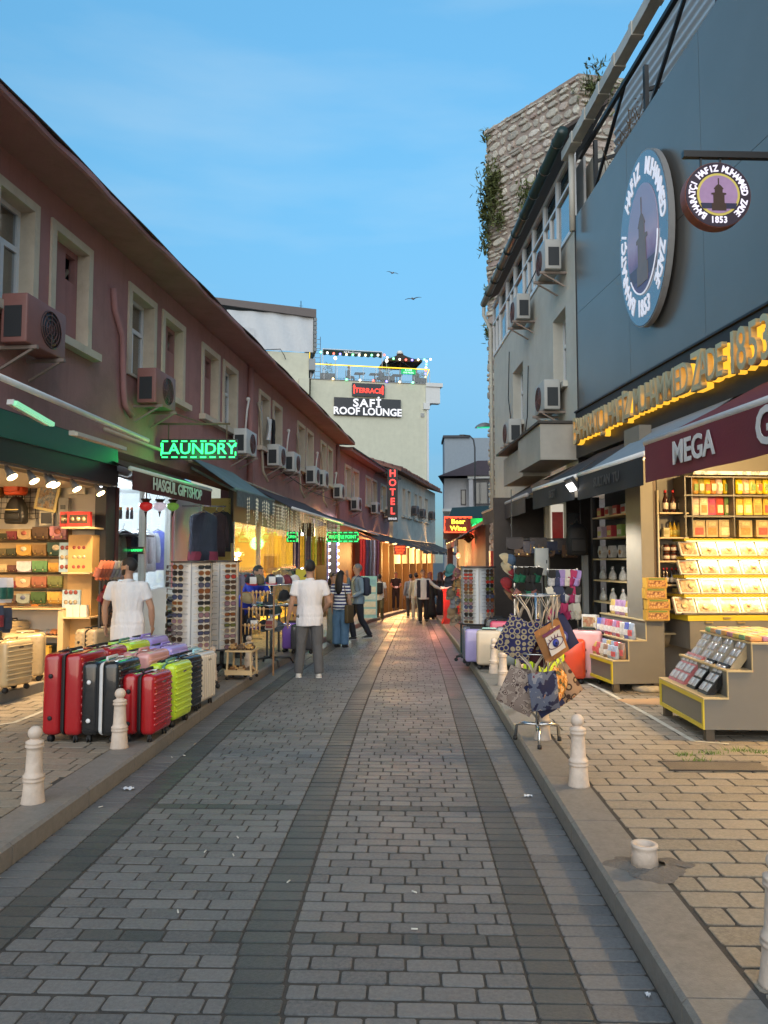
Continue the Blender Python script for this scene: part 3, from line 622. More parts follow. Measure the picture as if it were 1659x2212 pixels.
# ================================================================== dark panel building on the right
m_panel = M('dark grey facade panel', (.045, .05, .055), .33, .0, var=.06, scale=1.5, spec=.6, world=True)
k_ = NT('satin black cladding'); v_ = k_.wpos(); k_.l(k_.mix(k_.noise(v_, 1.2), (.22, .205, .185), (.27, .25, .228)), k_.p.inputs['Base Color']); k_.p.inputs['Metallic'].default_value = .5; k_.p.inputs['Roughness'].default_value = .27
k_.bump(k_.noise(v_, 1.1, 2), .05, .05); m_panel = k_.m
DB = thing('dark_clad_building', 'shop building clad in satin dark grey panels with a big round sign', 'building', RF.pt(0), RF.ang)
c0 = 1 / RF.c; Y0, Y1 = 2.6, 12.42 * c0
edg = [Y0, 4.55, 6.5, 8.45, 10.45, Y1]; zs = [4.05, 5.67, 7.3]
for i in range(5):
 for j in range(2):
  za, zb = zs[j], zs[j + 1]; top = lambda y: zb + ((Y1 - y) * .075 if j == 1 else 0)
  b = B(); a, e = edg[i] + .003, edg[i + 1] - .003
  b.add([(0, a, za + .003), (0, e, za + .003), (0, e, top(e) - .003), (0, a, top(a) - .003), (.12, a, za + .003), (.12, e, za + .003), (.12, e, top(e) - .003), (.12, a, top(a) - .003)],
              [(0, 3, 2, 1), (4, 5, 6, 7), (0, 1, 5, 4), (1, 2, 6, 5), (2, 3, 7, 6), (3, 0, 4, 7)]); b.build('cladding_panel', m_panel, DB)
b = B(); b.box(.13, 5, Y0, Y1 - .02, 3.2, 7.2); b.build('core_wall', M('dark render', (.05, .05, .052), .8), DB)
b = B(); b.box(-.05, .1, Y0, Y1, 3.3, 4.03); b.box(-.075, .0, Y0, Y1, 4.035, 4.06); b.build('sign_band', M('black sign band', (.02, .02, .021), .45), DB)
b = B(); b.box(-.01, .14, Y1, Y1 + .02, 3.2, 7.33); b.build('edge_trim', M('black trim', (.015, .015, .016), .5), DB)
# gold channel letters with glowing returns
GS = thing('gold_letter_sign', 'long row of backlit gold letters along the dark fascia above the awnings', 'sign', RF.pt(0), RF.ang)
m_gold = M('polished gold', (.75, .62, .36), .3, .5, var=.15)
m_glow = E_('amber backlight', (1, .5, .04), 1.3)
word = 'BAHARATÇI HAFIZ MUHAMMED ZADE 1853'; p_a, p_b = RF.hit(1262, 960), RF.hit(1659, 740); ya, yb = p_a.y / RF.c - .05, 6.95
wdt = lambda c_: {'I': .55, '1': .6, 'M': 1.4, ' ': .75}.get(c_, 1.) * (1.25 if c_ in '1853' else 1); step = (ya - yb) / sum(wdt(c_) for c_ in word)
for i, ch in enumerate(word):
 if ch == ' ': continue
 yy = ya - (sum(wdt(c_) for c_ in word[:i]) + wdt(ch) / 2) * step; big = 1.25 if i in (0, 13, 25) or i > 29 else 1.
 o = text(ch, .48 * big, m_gold, GS, (-.17, yy, 3.66), (R(90), 0, R(-90)), .03, .004, .62 if ch not in 'I1' else .8, 'letter')
 g_ = text(ch, .48 * big, m_glow, o, (.0, -.006, -.075), (0, 0, 0), .035, .001, 1., 'letter_glow')
# round sign fixed on the facade
def ring_text(body, t, rad, size, mat, a0, a1, yoff, ext=.006, flat=(R(90), 0, 0), basis=None):
 n = len(body)
 for i, ch in enumerate(body):
  if ch == ' ': continue
  a = a0 + (a1 - a0) * i / (n - 1); x, z = rad * math.cos(a), rad * math.sin(a)
  o = text(ch, size, mat, t, basis(x, z), flat, ext, size * .02, .85, 'letter')
  o.rotation_euler = (Matrix.Rotation(flat[2], 4, 'Z') @ Matrix.Rotation(flat[0], 4, 'X') @ Matrix.Rotation(a - math.pi / 2, 4, 'Z')).to_euler()
def disc(b, r, x0, x1, n=48):
 b.rings([[(x, r * math.cos(k * 2 * math.pi / n), r * math.sin(k * 2 * math.pi / n)) for k in range(n)] for x in (x0, x1)], sm=False); return b
k_ = NT('mauve dusk print'); v_ = k_.coord(scale=(1, 1, 1)); sp_ = k_.n('SeparateXYZ'); k_.l(v_, sp_.inputs[0]); zz = k_.math('ADD', sp_.outputs['Z'], k_.math('MULTIPLY', k_.noise(v_, 5), .25))
k_.l(k_.ramp(k_.math('MULTIPLY_ADD', zz, .8), [(0.3, (.16, .10, .2)), (.45, (.42, .25, .40)), (.6, (.60, .45, .58)), (.8, (.45, .4, .55))]), k_.p.inputs['Base Color']); k_.t.nodes.active = None
for nd in k_.t.nodes:
 if nd.type == 'MATH' and nd.operation == 'MULTIPLY_ADD': nd.inputs[2].default_value = .5
k_.p.inputs['Roughness'].default_value = .18; m_print = k_.m
m_gloss = M('glossy black acrylic', (.34, .36, .38), .1, .75, spec=.7, var=.05)
m_face = E_('white acrylic letters', (.85, .88, 1), .6)
pc = RF.hit(1392, 516, .12); RS = thing('round_sign', 'big glossy round sign with ring lettering and tower picture flat on the dark wall', 'sign', pc, RF.ang); RS.scale = (.8, .64, 1)
b = B(); disc(b, 1.12, -.02, .07); b.build('drum', M('grey sign edge', (.28, .28, .28), .4), RS)
b = B(); disc(b, 1.10, -.03, -.02); b.build('face', m_gloss, RS)
b = B(); disc(b, .70, -.042, -.03); b.build('picture_disc', m_print, RS)
ring_text('BAHARATÇI  HAFIZ  MUHAMMED  ZADE', RS, .9, .30, m_face, R(238), R(-48), 0, flat=(R(90), 0, R(-90)), basis=lambda x, z: (-.036, -x, z))
for i, ch in enumerate('1853'): text(ch, .30, m_face, RS, (-.036, .21 - i * .14, -.9 + abs(i - 1.5) * .02), (R(90), 0, R(-90)), .006, .006, .85, 'letter')
def little_tower(t, s, xf, mat, mat2):
 b = B(); pts = [(-.26, -.55), (-.26, -.3), (-.2, -.28), (-.2, .02), (-.27, .03), (-.27, .08), (-.14, .1), (-.14, .22), (-.18, .24), (-.08, .36), (-.02, .4), (-.02, .62), (.02, .62), (.02, .4), (.08, .36), (.18, .24), (.14, .22), (.14, .1), (.27, .08), (.27, .03), (.2, .02), (.2, -.28), (.26, -.3), (.26, -.55)]
 f = [xf(x * s, z * s, 0) for x, z in pts]; f2 = [xf(x * s, z * s, 1) for x, z in pts]; n = len(pts)
 b.add(f + f2, [tuple(range(n)), tuple(range(2 * n - 1, n - 1, -1))] + [(i, (i + 1) % n, (i + 1) % n + n, i + n) for i in range(n)]); b.build('tower_picture', mat, t)
 b = B(); b.add([xf(x * s, z * s, -.3) for x, z in ((-.66, -.28), (.66, -.28), (.6, -.48), (-.6, -.48))], [(0, 1, 2, 3)]); b.build('sea_picture', mat2, t)
little_tower(RS, .95, lambda x, z, k: (-.044 - .004 * k, -x, z - .05), M('tower sepia', (.25, .16, .12), .2), M('sea print', (.12, .08, .12), .15))
b = B(); b.tube([(-.045, .70 * math.cos(a), .70 * math.sin(a)) for a in [R(185 + i * 8) for i in range(18)]], .012, 5); b.build('light_rim', m_face, RS)
# hanging round sign on a bracket
ph = DP(1545, 427, 6.5); HS = thing('hanging_round_sign', 'small round double sided shop sign with purple picture hanging from a black bar', 'sign', ph, R(4))
b = B(); b.m = Matrix.Rotation(R(-90), 4, 'Z');
disc(b, .285, -.05, .05); b.build('drum', M('rust red drum', (.25, .07, .04), .5), HS)
tb = lambda x, z: (x, -.058, z)
b = B(); b.m = Matrix.Rotation(R(90), 4, 'Z'); disc(b, .28, -.056, -.05); b.build('face', M('plum black face', (.02, .014, .022), .25, emit=(.05, .03, .06), es=.3), HS)
b = B(); b.m = Matrix.Rotation(R(90), 4, 'Z'); disc(b, .185, -.059, -.056, 40); b.build('yellow_ring', M('yellow ring print', (.6, .5, .12), .4, emit=(.6, .5, .1), es=.25), HS)
b = B(); b.m = Matrix.Rotation(R(90), 4, 'Z'); disc(b, .165, -.062, -.059, 40); b.build('picture_disc', M('purple dusk picture', (.34, .22, .36), .4, var=.3, scale=9, emit=(.3, .18, .34), es=.35), HS)
little_tower(HS, .24, lambda x, z, k: (x, -.064 - .002 * k, z - .01), M('tower brown', (.06, .03, .02), .5), M('sea dark', (.03, .03, .08), .4))
ring_text('BAHARATÇI HAFIZ MUHAMMED ZADE', HS, .225, .078, E_('backlit white', (.9, .85, 1), 1.), R(236), R(-46), 0, basis=tb)
for i, ch in enumerate('1853'): text(ch, .078, MATS['backlit white'], HS, (-.055 + i * .037, -.058, -.222), (R(90), 0, 0), .002, .002, .85, 'letter')
b = B(); b.cb(.6, 0, .375, 1.75, .05, .055); b.build('bracket_bar', blackpl(), HS)
for x in (-.12, .05): b = B(); b.bar((x, 0, .36), (x, 0, .27), .016); b.build('hanger', dkmetal(), HS)
# terrace roof above the panels
TR = thing('terrace_canopy', 'corrugated metal terrace roof on a black steel frame above the dark panels', 'canopy', RF.pt(0), RF.ang)
ya_, yb_ = 4.5, RF.hit(1240, 335).y / RF.c
b = B()
b.grid(lambda u, v: (.95 + .02 * math.sin(v * 2.6 * 2 * math.pi / .16), ya_ + u * (yb_ + .6 - ya_), 7.25 + v * 2.6), 1, 190); b.build('corrugated_sheet', M('galvanised sheet', (.5, .53, .55), .4, .25, var=.12, world=True), TR)
b = B(); b.prism([(-.2, 8.28), (-.05, 8.28), (-.05, 8.44), (-.2, 8.44)], ya_, yb_ + .05)
for i in range(14): y = ya_ + i * .58; b.box(-.215, -.04, y, y + .09, 8.265, 8.455)
gu = b.build('gutter', M('cream gutter', (.5, .49, .44), .5, dirt=.4), TR)
for i, co in enumerate(gu.data.vertices): co.co.z += .06 * (yb_ - co.co.y)
b = B(); y = yb_ - .15; b.tube([(-.1, y, 8.3), (-.1, y, 7.0)], .05, 8); b.build('downpipe', M('cream pipe', (.5, .48, .42), .5), TR)
for i, y in enumerate((yb_ - .3, yb_ - 2.2, yb_ - 4.1, yb_ - 6)):
 b = B(); b.bar((.25, y, 7.2), (.25, y, 8.45), .06); b.bar((.25, y, 7.7), (.2, y - 1.3, 8.55), .045); b.bar((.25, y, 8.1), (2.4, y, 8.9), .05); b.build('steel_frame', dkmetal(), TR)
b = B(); b.bar((.1, ya_, 8.75), (.1, yb_, 8.32), .06); b.bar((1.6, ya_, 9.0), (1.6, yb_, 8.6), .06); b.build('purlin', dkmetal(), TR)
t = thing('dry_climber', 'dry brown climbing plant tangled behind the terrace frame', 'plant', RF.pt(11.3, -.5, 7.2), 0); b = B()
for i in range(60):
 p = Vector((random.uniform(-.2, .5), random.uniform(-1, 1), 0)); b.tube([p, p + Vector((random.uniform(-.1, .1), random.uniform(-.1, .1), .5)), p + Vector((random.uniform(-.2, .2), random.uniform(-.2, .2), random.uniform(.6, 1.1)))], .008, 3)
 for j in range(5): q = p + Vector((random.gauss(0, .08), random.gauss(0, .08), random.uniform(.2, 1))); b.add([q, q + Vector((.05, .02, .03)), q + Vector((.02, .05, .06))], [(0, 1, 2)])
b.build('stems', M('dry stems', (.12, .08, .05), .9), t)
# ================================================================== cream stucco building with gutter
m_cs = stucco('grey cream roughcast', (.58, .56, .49), (.4, .38, .32), .9, .5)
CB = thing('cream_building', 'cream roughcast building with a row of upper windows and air conditioners', 'building', CF.pt(0), CF.ang)
cy = lambda x, y: CF.hit(x, y).y / CF.c
Ya, Yb = 12.48, cy(1068, 900)
w1 = [(cy(1224, 730), cy(1193, 730)), (cy(1131, 845), cy(1107, 845))]
zA, zB = 4.72, 6.08; b = B(); ed = sorted([Ya, Yb] + [t for w_ in w1 for t in w_])
for i in range(0, len(ed), 2): b.box(0, .35, ed[i], ed[i + 1], 2.9, 7.1)
for a, c in w1: b.box(0, .35, a, c, 2.9, zA); b.box(0, .35, a, c, zB, 7.1)
b.box(.35, 1.4, Ya, Yb, 2.9, 8.4); b.build('wall', m_cs, CB)
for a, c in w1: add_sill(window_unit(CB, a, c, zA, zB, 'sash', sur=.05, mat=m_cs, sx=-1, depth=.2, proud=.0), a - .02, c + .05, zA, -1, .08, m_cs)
n_ = 8; wd = (Yb - Ya - .1) / n_
for i in range(n_):
 a = Ya + .05 + i * wd; q = B(); xx = (-.03, .06)
 q.box(*xx, a, a + .05, 7.1, 8.5); q.box(*xx, a + wd - .03, a + wd, 7.1, 8.5); q.box(*xx, a + .05, a + wd - .03, 7.1, 7.17); q.box(*xx, a + .05, a + wd - .03, 8.42, 8.5); q.box(*xx, a + .05, a + wd - .03, 7.95, 8.0)
 if i % 2: q.box(*xx, a + wd * .5 - .025, a + wd * .5 + .025, 7.17, 7.95)
 q = q.build('window', m_upvc, CB); p = B(); p.box(.01, .02, a + .05, a + wd - .03, 7.17, 8.42); p.build('pane', glass('dusk window glass'), q)
 p = B(); p.box(.2, .24, a + .05, a + wd - .03, 7.17, 8.42); p.build('blind', m_curt if i % 3 else M('pale room', (.45, .46, .46), .8), q)
gt = B(); gt.prism([(.5, 9.1), (-.24, 8.62), (-.24, 8.68), (.5, 9.17)], Ya - .3, Yb + .1); gt.build('roof', M('dark tiles', (.06, .045, .04), .8), CB)
gt = B(); gt.tube([(-.25, Ya - .32, 8.60), (-.25, Yb + .1, 8.60)], .09, 10)
for i in range(9): y = Ya + i * .9; gt.tube([(-.25, y, 8.60), (-.25, y + .05, 8.60)], .105, 10)
gt.build('gutter', M('dark green gutter', (.02, .04, .038), .35, spec=.6), CB)
gt = B(); gt.tube([(-.25, Yb + .05, 8.5), (-.25, Yb + .1, 8.3), (-.08, Yb + .05, 7.9), (-.06, Yb + .05, 3)], .05, 8); gt.build('downpipe', m_cs, CB)
# boxed balcony fascia below
zf = lambda y: 3.05
b = B(); b.box(-.62, -.02, Ya - .05, Ya + 1.75, 3.28, 3.86); b.box(-.52, -.02, Ya + 1.8, 16.3, 3.22, 3.78); b.build('fascia_box', M('grey boxed fascia', (.40, .39, .35), .7, dirt=.4, scale=2), CB)
b = B(); b.box(-.66, -.0, Ya - .08, 16.4, 3.87, 3.91); b.build('fascia_lid', M('dark flashing', (.05, .045, .04), .6), CB)
for i, pts in enumerate(([(1141, 790), (1139, 900), (1128, 990)], [(1243, 925), (1215, 960)], [(1128, 650), (1136, 630), (1170, 560)], [(1100, 760), (1098, 860), (1110, 960)])):
 b = B(); b.tube([CF.hit(x, y, .05) for x, y in pts], .012, 5); o = b.build('cable', m_cable, CB); o.parent = None; o.parent = CB; o.matrix_parent_inverse = (Matrix.Translation(CF.pt(0)) @ Matrix.Rotation(CF.ang, 4, 'Z')).inverted()
for (x, y, lb) in ((1178, 598, 'pale air conditioner highest up under the upper windows, near the dark panels'), (1118, 700, 'pale air conditioner at the far end under the upper windows'), (1176, 893, 'pale air conditioner beside the lower window on the roughcast wall'), (1101, 962, 'lowest pale air conditioner near the tower edge')):
 p = CF.hit(x, y, .3); p = CF.pt(p.y, 0, p.z); aircon(lb, p, CF.ang, (.42, .42, .4), 'air conditioning units on the cream building', .72, .52, .28, -1)
# ================================================================== old stone tower
TW = thing('stone_tower', 'old rubble stone tower rising behind the cream building', 'tower', (0, 0, 0))
P0 = Vector((2.36, 22.6, 0)); P1 = Vector((4.55, 20.0, 0)); P2 = Vector((7.2, 20.6, 0)); Pm = Vector((3.1, 25.6, 0)); Ht = 14.65
m_tm = M('pink lime mortar', (.34, .275, .235), .95, var=.3, scale=6, bump=.6, bscale=30, dirt=.4, world=True)
b = B(); poly = [P0, P1, P2, Vector((8, 27, 0)), Pm]
b.rings([[p + Vector((0, 0, -2)) for p in poly], [p + Vector((0, 0, Ht + (.0, .06, .1, .1, .0)[i])) for i, p in enumerate(poly)]], sm=False); b.build('core', m_tm, TW)
k_ = NT('rubble stone'); r_ = k_.rnd(); v_ = k_.wpos(); c_ = k_.ramp(r_, [(0, (.34, .32, .28)), (.3, (.5, .47, .4)), (.7, (.66, .62, .53)), (.93, (.42, .32, .28)), (1, (.72, .68, .6))])
c_ = k_.mix(k_.ramp(k_.noise(v_, 4, 6, .75), [(.48, (0, 0, 0)), (.8, (.7,) * 3)]), c_, (.14, .125, .10)); k_.l(c_, k_.p.inputs['Base Color']); k_.p.inputs['Roughness'].default_value = .95; k_.bump(k_.noise(v_, 14, 6, .7), .8, .05); m_st = k_.m
stones = []
def stone(o, u, n, w_, h, dp):
 """irregular chamfered block on a wall: o centre, u along wall, n outward"""
 k = 8; zc = Vector((0, 0, 1)); ring = []
 for i in range(k):
  a = (i + .5) * 2 * math.pi / k; ca, sa = math.cos(a), math.sin(a); f = 1 / max(abs(ca), abs(sa)); f = min(f, 1.3) * random.uniform(.82, 1.04); ring.append((ca * f * w_ / 2, sa * f * h / 2))
 R0 = [o + u * x + zc * z for x, z in ring]; tl_ = random.uniform(-.25, .25); R1 = [o + u * x * .96 + zc * z * .93 + n * dp * .75 for x, z in ring]; R2 = [o + u * x * .84 + zc * z * .76 + n * dp * (1.05 + tl_ * z / h) for x, z in ring]
 vs = R0 + R1 + R2; fs = [(i, (i + 1) % k, (i + 1) % k + k, i + k) for i in range(k)] + [(i + k, (i + 1) % k + k, (i + 1) % k + 2 * k, i + 2 * k) for i in range(k)] + [tuple(range(2 * k, 3 * k))]
 return vs, fs
for A, C, zlo in ((P0, P1, -.8), (P1, P2, 7.5), (Pm, P0, -.8)):
 u = (C - A); Ln = u.length; u.normalize(); n = Vector((u.y, -u.x, 0)); z = zlo
 while z < Ht - .05:
  h = random.choice((.1, .13, .16, .19, .23, .28)); brick_row = random.random() < .14
  if brick_row: h = .09
  x = random.uniform(-.05, .05)
  while x < Ln - .03:
   w_ = random.uniform(.14, .58) if not brick_row else random.uniform(.2, .3); w_ = min(w_, Ln - x + .03)
   if w_ > .08: stones.append((A + u * (x + w_ / 2) + Vector((0, 0, z + h / 2 + random.uniform(-.02, .02))), u, n, w_ * random.uniform(.74, .94), min(h, Ht - z) * random.uniform(.68, .94), random.uniform(.02, .07) if not brick_row else .02))
   x += w_
  z += h
def sview(s): x, y = pix(s[0]); hid = y > 625 and x > 1092 - (y - 625) * .06; return (1 if hid or s[2].x > .1 else 0, -(s[3] * s[4]) / (s[0].y ** 2))
stones.sort(key=sview); rest = B()
for i, s in enumerate(stones):
 vs, fs = stone(*s)
 if i < 300:
  q = B(); q.add([v - s[0] for v in vs], fs); q.build('stone', m_st, TW, s[0])
 else: rest.add(vs, fs)
tag(rest.build('stone', m_st, TW), kind='stuff')
b = B()
for i in range(40):
 f = i / 40; q = P0.lerp(P1, f); vs, fs = stone(q + Vector((.0, .12, Ht + .0)), (P1 - P0).normalized(), Vector((-.64, -.77, 0)), .22, random.uniform(.06, .2), .05); b.add(vs, fs)
b.build('worn_top_edge', m_st, TW)
b = B(); p = DP(1157, 405, 21.6); b.cb(p.x, p.y - .25, p.z, .12, .5, .5); b.build('arrow_slit', m_hole, TW)
def wall_plant(label, p, w_, h, n, droop=.3):
 t = thing('wall_plant', label, 'plant', p, 0, 'plants growing out of the stone tower'); b = B(); st = B()
 for i in range(n):
  q = Vector((random.gauss(0, w_ / 2.6), random.uniform(-.22, .12), random.gauss(0, h / 2.6))); d = Vector((random.gauss(0, .7), random.gauss(-.4, .5), random.uniform(-droop, 1))).normalized() * random.uniform(.1, .22); s_ = d.orthogonal().normalized() * random.uniform(.018, .04)
  b.add([q - s_ * .6, q + d * .5 - s_, q + d, q + d * .5 + s_, q + s_ * .6], [(0, 1, 2, 3, 4)])
 for i in range(10): q = Vector((random.gauss(0, w_ / 3), 0, random.gauss(0, h / 3))); st.tube([(0, .2, q.z * .5), q * .6, q], .008, 3)
 st.build('stems', M('plant stems', (.10, .08, .04), .9), t); b.build('leaves', M('dusty green leaves', (.12, .145, .05), .7, rand=.45, var=.3), t)
for x, y, Y, w_, h, n, lb in ((1062, 415, 22.4, .5, .95, 700, 'largest green shrub clinging to the tower edge halfway up'), (1046, 470, 22.6, .2, .7, 220, 'trailing green plant low on the tower left edge'), (1048, 530, 22.6, .2, .6, 110, 'thin trailing plant under the largest tower shrub'), (1285, 205, 20.2, .6, .55, 500, 'green bush high on the tower near the top'), (1148, 440, 21.2, .5, .6, 420, 'green shrub under the narrow slit in the tower'),
                              (1046, 300, 22.6, .1, .25, 40, 'small tuft just below the tower top left corner'), (1075, 480, 22.2, .35, .4, 120, 'small green tuft right of the trailing plant on the tower'), (1290, 148, 20.4, .6, .12, 34, 'sparse weeds on the very top of the tower'), (1052, 640, 22.6, .12, .3, 50, 'tiny tuft low on the tower edge above the gutter pipe'), (1052, 725, 22.5, .12, .35, 50, 'lowest tiny tuft on the tower edge')):
 wall_plant(lb, DP(x, y, Y) + Vector((0, -.1, 0)), w_, h, n)
# street lamp poking past the tower, and one farther away
t = thing('street_lamp', 'grey street lamp head with green underside sticking out beside the tower', 'street lamp', DP(1058, 925, 21.5)); b = B(); b.at(-.18, 0, 0).grid(lambda u, v: ((u - .5) * .5, .13 * math.sin(u * math.pi) * math.cos(v * math.pi), .03 + .13 * math.sin(u * math.pi) ** .6 * math.sin(v * math.pi) + (u - .5) * .06), 14, 10); b.build('lamp_head', M('lamp grey', (.2, .21, .22), .4), t)
b = B(); b.at(-.18, 0, 0).cb(0, 0, .02, .34, .16, .02); b.build('lens', E_('green lamp lens', (.0, .8, .45), .7), t); b = B(); b.tube([(.05, 0, .05), (.5, .1, .06)], .035); b.build('arm', dkmetal(), t)
q = DP(1026, 1010, 60); t = thing('street_lamp', 'thin curved street lamp pole rising by the far white house', 'street lamp', (q.x, 60, gz(60))); z1 = DP(1010, 940, 60).z - gz(60); b = B(); b.tube([(0, 0, 0), (0, 0, z1 - 1), (-.1, 0, z1 - .35), (-.4, 0, z1 - .05), (-.9, 0, z1)], .06, 6); b.build('pole', dkmetal(), t); b = B(); b.cb(-1.0, 0, z1, .4, .2, .08); b.build('lamp_head', dkmetal(), t)
# ================================================================== awnings
def awning(name, label, F, y0, y1, out, zf, val, zb, m_top, m_val, m_bar=None, arms=True, sag=.0, scall=0., back=0.05, cat='awning', thick=.012):
 """F facade, y0..y1 along it (facade metres), out = projection, zf front height, val valance drop, zb height at wall"""
 t = thing(name, label, cat, F.pt(0), F.ang); s = F.side; n = 14
 b = B()
 b.grid(lambda u, v: (s * (back + v * (out - back)), y0 + u * (y1 - y0), zb + v * (zf - zb) - sag * math.sin(v * math.pi) - .012 * math.sin(u * 9) * math.sin(v * 3)), n, 6)
 b.grid(lambda u, v: (s * (back + v * (out - back)), y0 + u * (y1 - y0), zb + v * (zf - zb) - sag * math.sin(v * math.pi) - thick - .012 * math.sin(u * 9) * math.sin(v * 3)), n, 6); b.build('canopy', m_top, t)
 if val:
  b = B()
  b.grid(lambda u, v: (s * (out + .015 + .012 * v * math.sin(u * (y1 - y0) * 7)), y0 + u * (y1 - y0), zf - v * (val + scall * math.sin(u * (y1 - y0) * 12))), 40, 3)
  b.grid(lambda u, v: (s * (out + .009 + .012 * v * math.sin(u * (y1 - y0) * 7)), y0 + u * (y1 - y0), zf - v * (val + scall * math.sin(u * (y1 - y0) * 12))), 40, 3); b.build('valance', m_val, t)
 b = B(); b.tube([(s * (out - .01), y0 - .02, zf + .01), (s * (out - .01), y1 + .02, zf + .01)], .035, 8); b.build('front_bar', m_bar or white(), t)
 if arms:
  for yy in (y0 + .15, y1 - .15):
   b = B(); ym = yy + (.45 if yy < (y0 + y1) / 2 else -.45); b.bar((s * .05, yy, zb - .2), (s * out * .5, ym, (zb + zf) / 2 - .15), .04); b.bar((s * out * .5, ym, (zb + zf) / 2 - .15), (s * (out - .03), yy, zf - .02), .035); b.build('folding_arm', alu(), t)
 return t
lfy = lambda x, y, o: LF.hit(x, y, o).y / LF.c
rfy = lambda x, y, o: (RF.hit(x, y, o).y) / RF.c
cfy = lambda x, y, o: (CF.hit(x, y, o).y) / CF.c
m_burg = M('burgundy canvas', (.075, .014, .02), .75, var=.15, bump=.1)
m_burg2 = M('wine red canvas', (.14, .018, .032), .7, var=.12, bump=.1)
m_teal = M('faded teal canvas', (.16, .25, .26), .8, var=.2, dirt=.3, scale=3)
m_tealv = M('weathered teal valance', (.13, .17, .17), .85, var=.35, scale=14, dirt=.5)
m_plum = M('dark plum canvas', (.05, .035, .042), .8, var=.2)
m_blk = M('black canvas', (.018, .02, .026), .75, var=.2)
m_blue = M('blue grey canvas', (.22, .28, .33), .7, var=.1)
m_brn = M('brown grey canvas', (.085, .065, .06), .8, var=.25)
m_lt = M('worn white lettering', (.6, .6, .6), .7, var=.2)
m_lt2 = M('pale mint lettering', (.5, .62, .56), .6, var=.1)
m_ltd = M('worn off lettering', (.06, .06, .062), .8)
# left: gift shop awning
y0, y1 = lfy(288, 1010, .65), lfy(457, 1065, .65)
GA = awning('shop_awning', 'dark burgundy awning lettered HASGÜL GIFTSHOP', LF, y0, y1, .65, 2.86, .27, 3.12, m_burg, m_burg, m_lt2)
text('HASGÜL GIFTSHOP', .235, m_lt2, GA, (.69, (y0 + y1) / 2 + .03, 2.725), (R(90), 0, R(90)), .003, .006, .98)
y0, y1 = lfy(513, 1060, .95), lfy(593, 1085, .95)
awning('shop_awning', 'faded teal awning with a weathered straight valance, next after the burgundy one', LF, y0, y1, .95, 2.93, .3, 3.55, m_teal, m_tealv, m_teal)
y0, y1 = lfy(635, 1102, 1.25), lfy(742, 1128, 1.25)
awning('shop_awning', 'long dark plum awning with white front bar over the bright yellow shop', LF, y0, y1, 1.25, 2.80, 0, 3.42, m_plum, m_plum)
y0, y1 = y1 + .1, lfy(822, 1151, 1.25)
awning('shop_awning', 'narrow dark awning farther along, past the plum one', LF, y0, y1, 1.2, 2.78, 0, 3.3, M('green grey canvas', (.04, .06, .062), .8), m_plum)
# leather shop fascia: green lit panel, dark underside, tube lamps
yR = lfy(262, 985, .4); yL = 5.2
FS = thing('shop_fascia', 'dark green shop fascia lit bright green at one end above the leather shop', 'shop fascia', LF.pt(0), LF.ang)
b = B(); b.box(.0, .38, yL, yR, 2.66, 2.86); b.box(.30, .36, yL, yR + .0, 2.86, 3.2); b.build('box', M('black fascia', (.02, .02, .022), .4), FS)
b = B(); b.add([(.36, yL, 2.88), (.36, yR, 2.93), (.34, yR, 3.19), (.34, yL, 3.19), (.38, yL, 2.88), (.38, yR, 2.93), (.36, yR, 3.19), (.36, yL, 3.19)], [(4, 5, 6, 7), (0, 3, 2, 1), (0, 1, 5, 4), (1, 2, 6, 5), (2, 3, 7, 6)]); b.build('green_panel', M('glossy green panel', (.01, .12, .07), .28, var=.1, spec=.6), FS)
b = B(); b.tube([(.7, lfy(0, 850, .7) - 1, 3.40), (.7, lfy(322, 955, .7), 3.3)], .035, 8); b.build('awning_roller', white(), FS)
b = B(); b.bar((.3, yL, 2.655), (.3, yR - .1, 2.655), .05, .03); b.build('lamp_track', M('track grey', (.3, .3, .3), .4), FS)
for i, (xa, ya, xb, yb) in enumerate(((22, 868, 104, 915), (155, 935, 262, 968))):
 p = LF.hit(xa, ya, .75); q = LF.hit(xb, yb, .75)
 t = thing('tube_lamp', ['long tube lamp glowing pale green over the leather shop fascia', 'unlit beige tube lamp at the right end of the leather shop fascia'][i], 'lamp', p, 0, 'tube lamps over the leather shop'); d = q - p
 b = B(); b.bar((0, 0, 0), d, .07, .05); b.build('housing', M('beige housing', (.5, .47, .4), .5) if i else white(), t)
 b = B(); b.bar(Vector((.045, 0, -.01)), d + Vector((.045, 0, -.01)), .05, .04); b.build('tube', E_('pale green tube', (.35, .95, .55), .7) if not i else M('off tube', (.6, .55, .45), .3), t)  # green LED reflection on the white tube put in as a faint glow
# spot lamps with real light
m_bulb = E_('warm spot face', (1, .72, .34), 14.)
sp = [(62, 998), (98, 1012), (108, 1016), (155, 1022), (207, 1040), (14, 985)]
for i, (x, y) in enumerate(sp):
 p = LF.hit(x, y, .3); p.z = min(p.z, 2.62); t = thing('spot_lamp', 'grey track spot lamp under the leather shop fascia, number %s from the right' % ['five', 'four', 'three', 'two', 'one', 'six'][i], 'lamp', p, LF.ang, 'track spot lamps')
 b = B(); b.tube([(0, 0, .04), (0, 0, -.02)], .02); b.m = Matrix.Rotation(R(-35), 4, 'Y'); b.lathe([(.025, .0), (.035, -.06), (.06, -.12), (.058, -.122)], 12); b.build('housing', M('spot housing', (.16, .15, .14), .5), t)
 b = B(); b.m = Matrix.Rotation(R(-35), 4, 'Y'); b.lathe([(.001, -.121), (.056, -.121), (.05, -.135), (.001, -.14)], 12); b.build('bulb_face', m_bulb, t)
 l = point('spot_light', (-.02, -.0, -.2), WARM, 25, .05, t, 'SPOT', (R(0), R(38), 0), R(125))
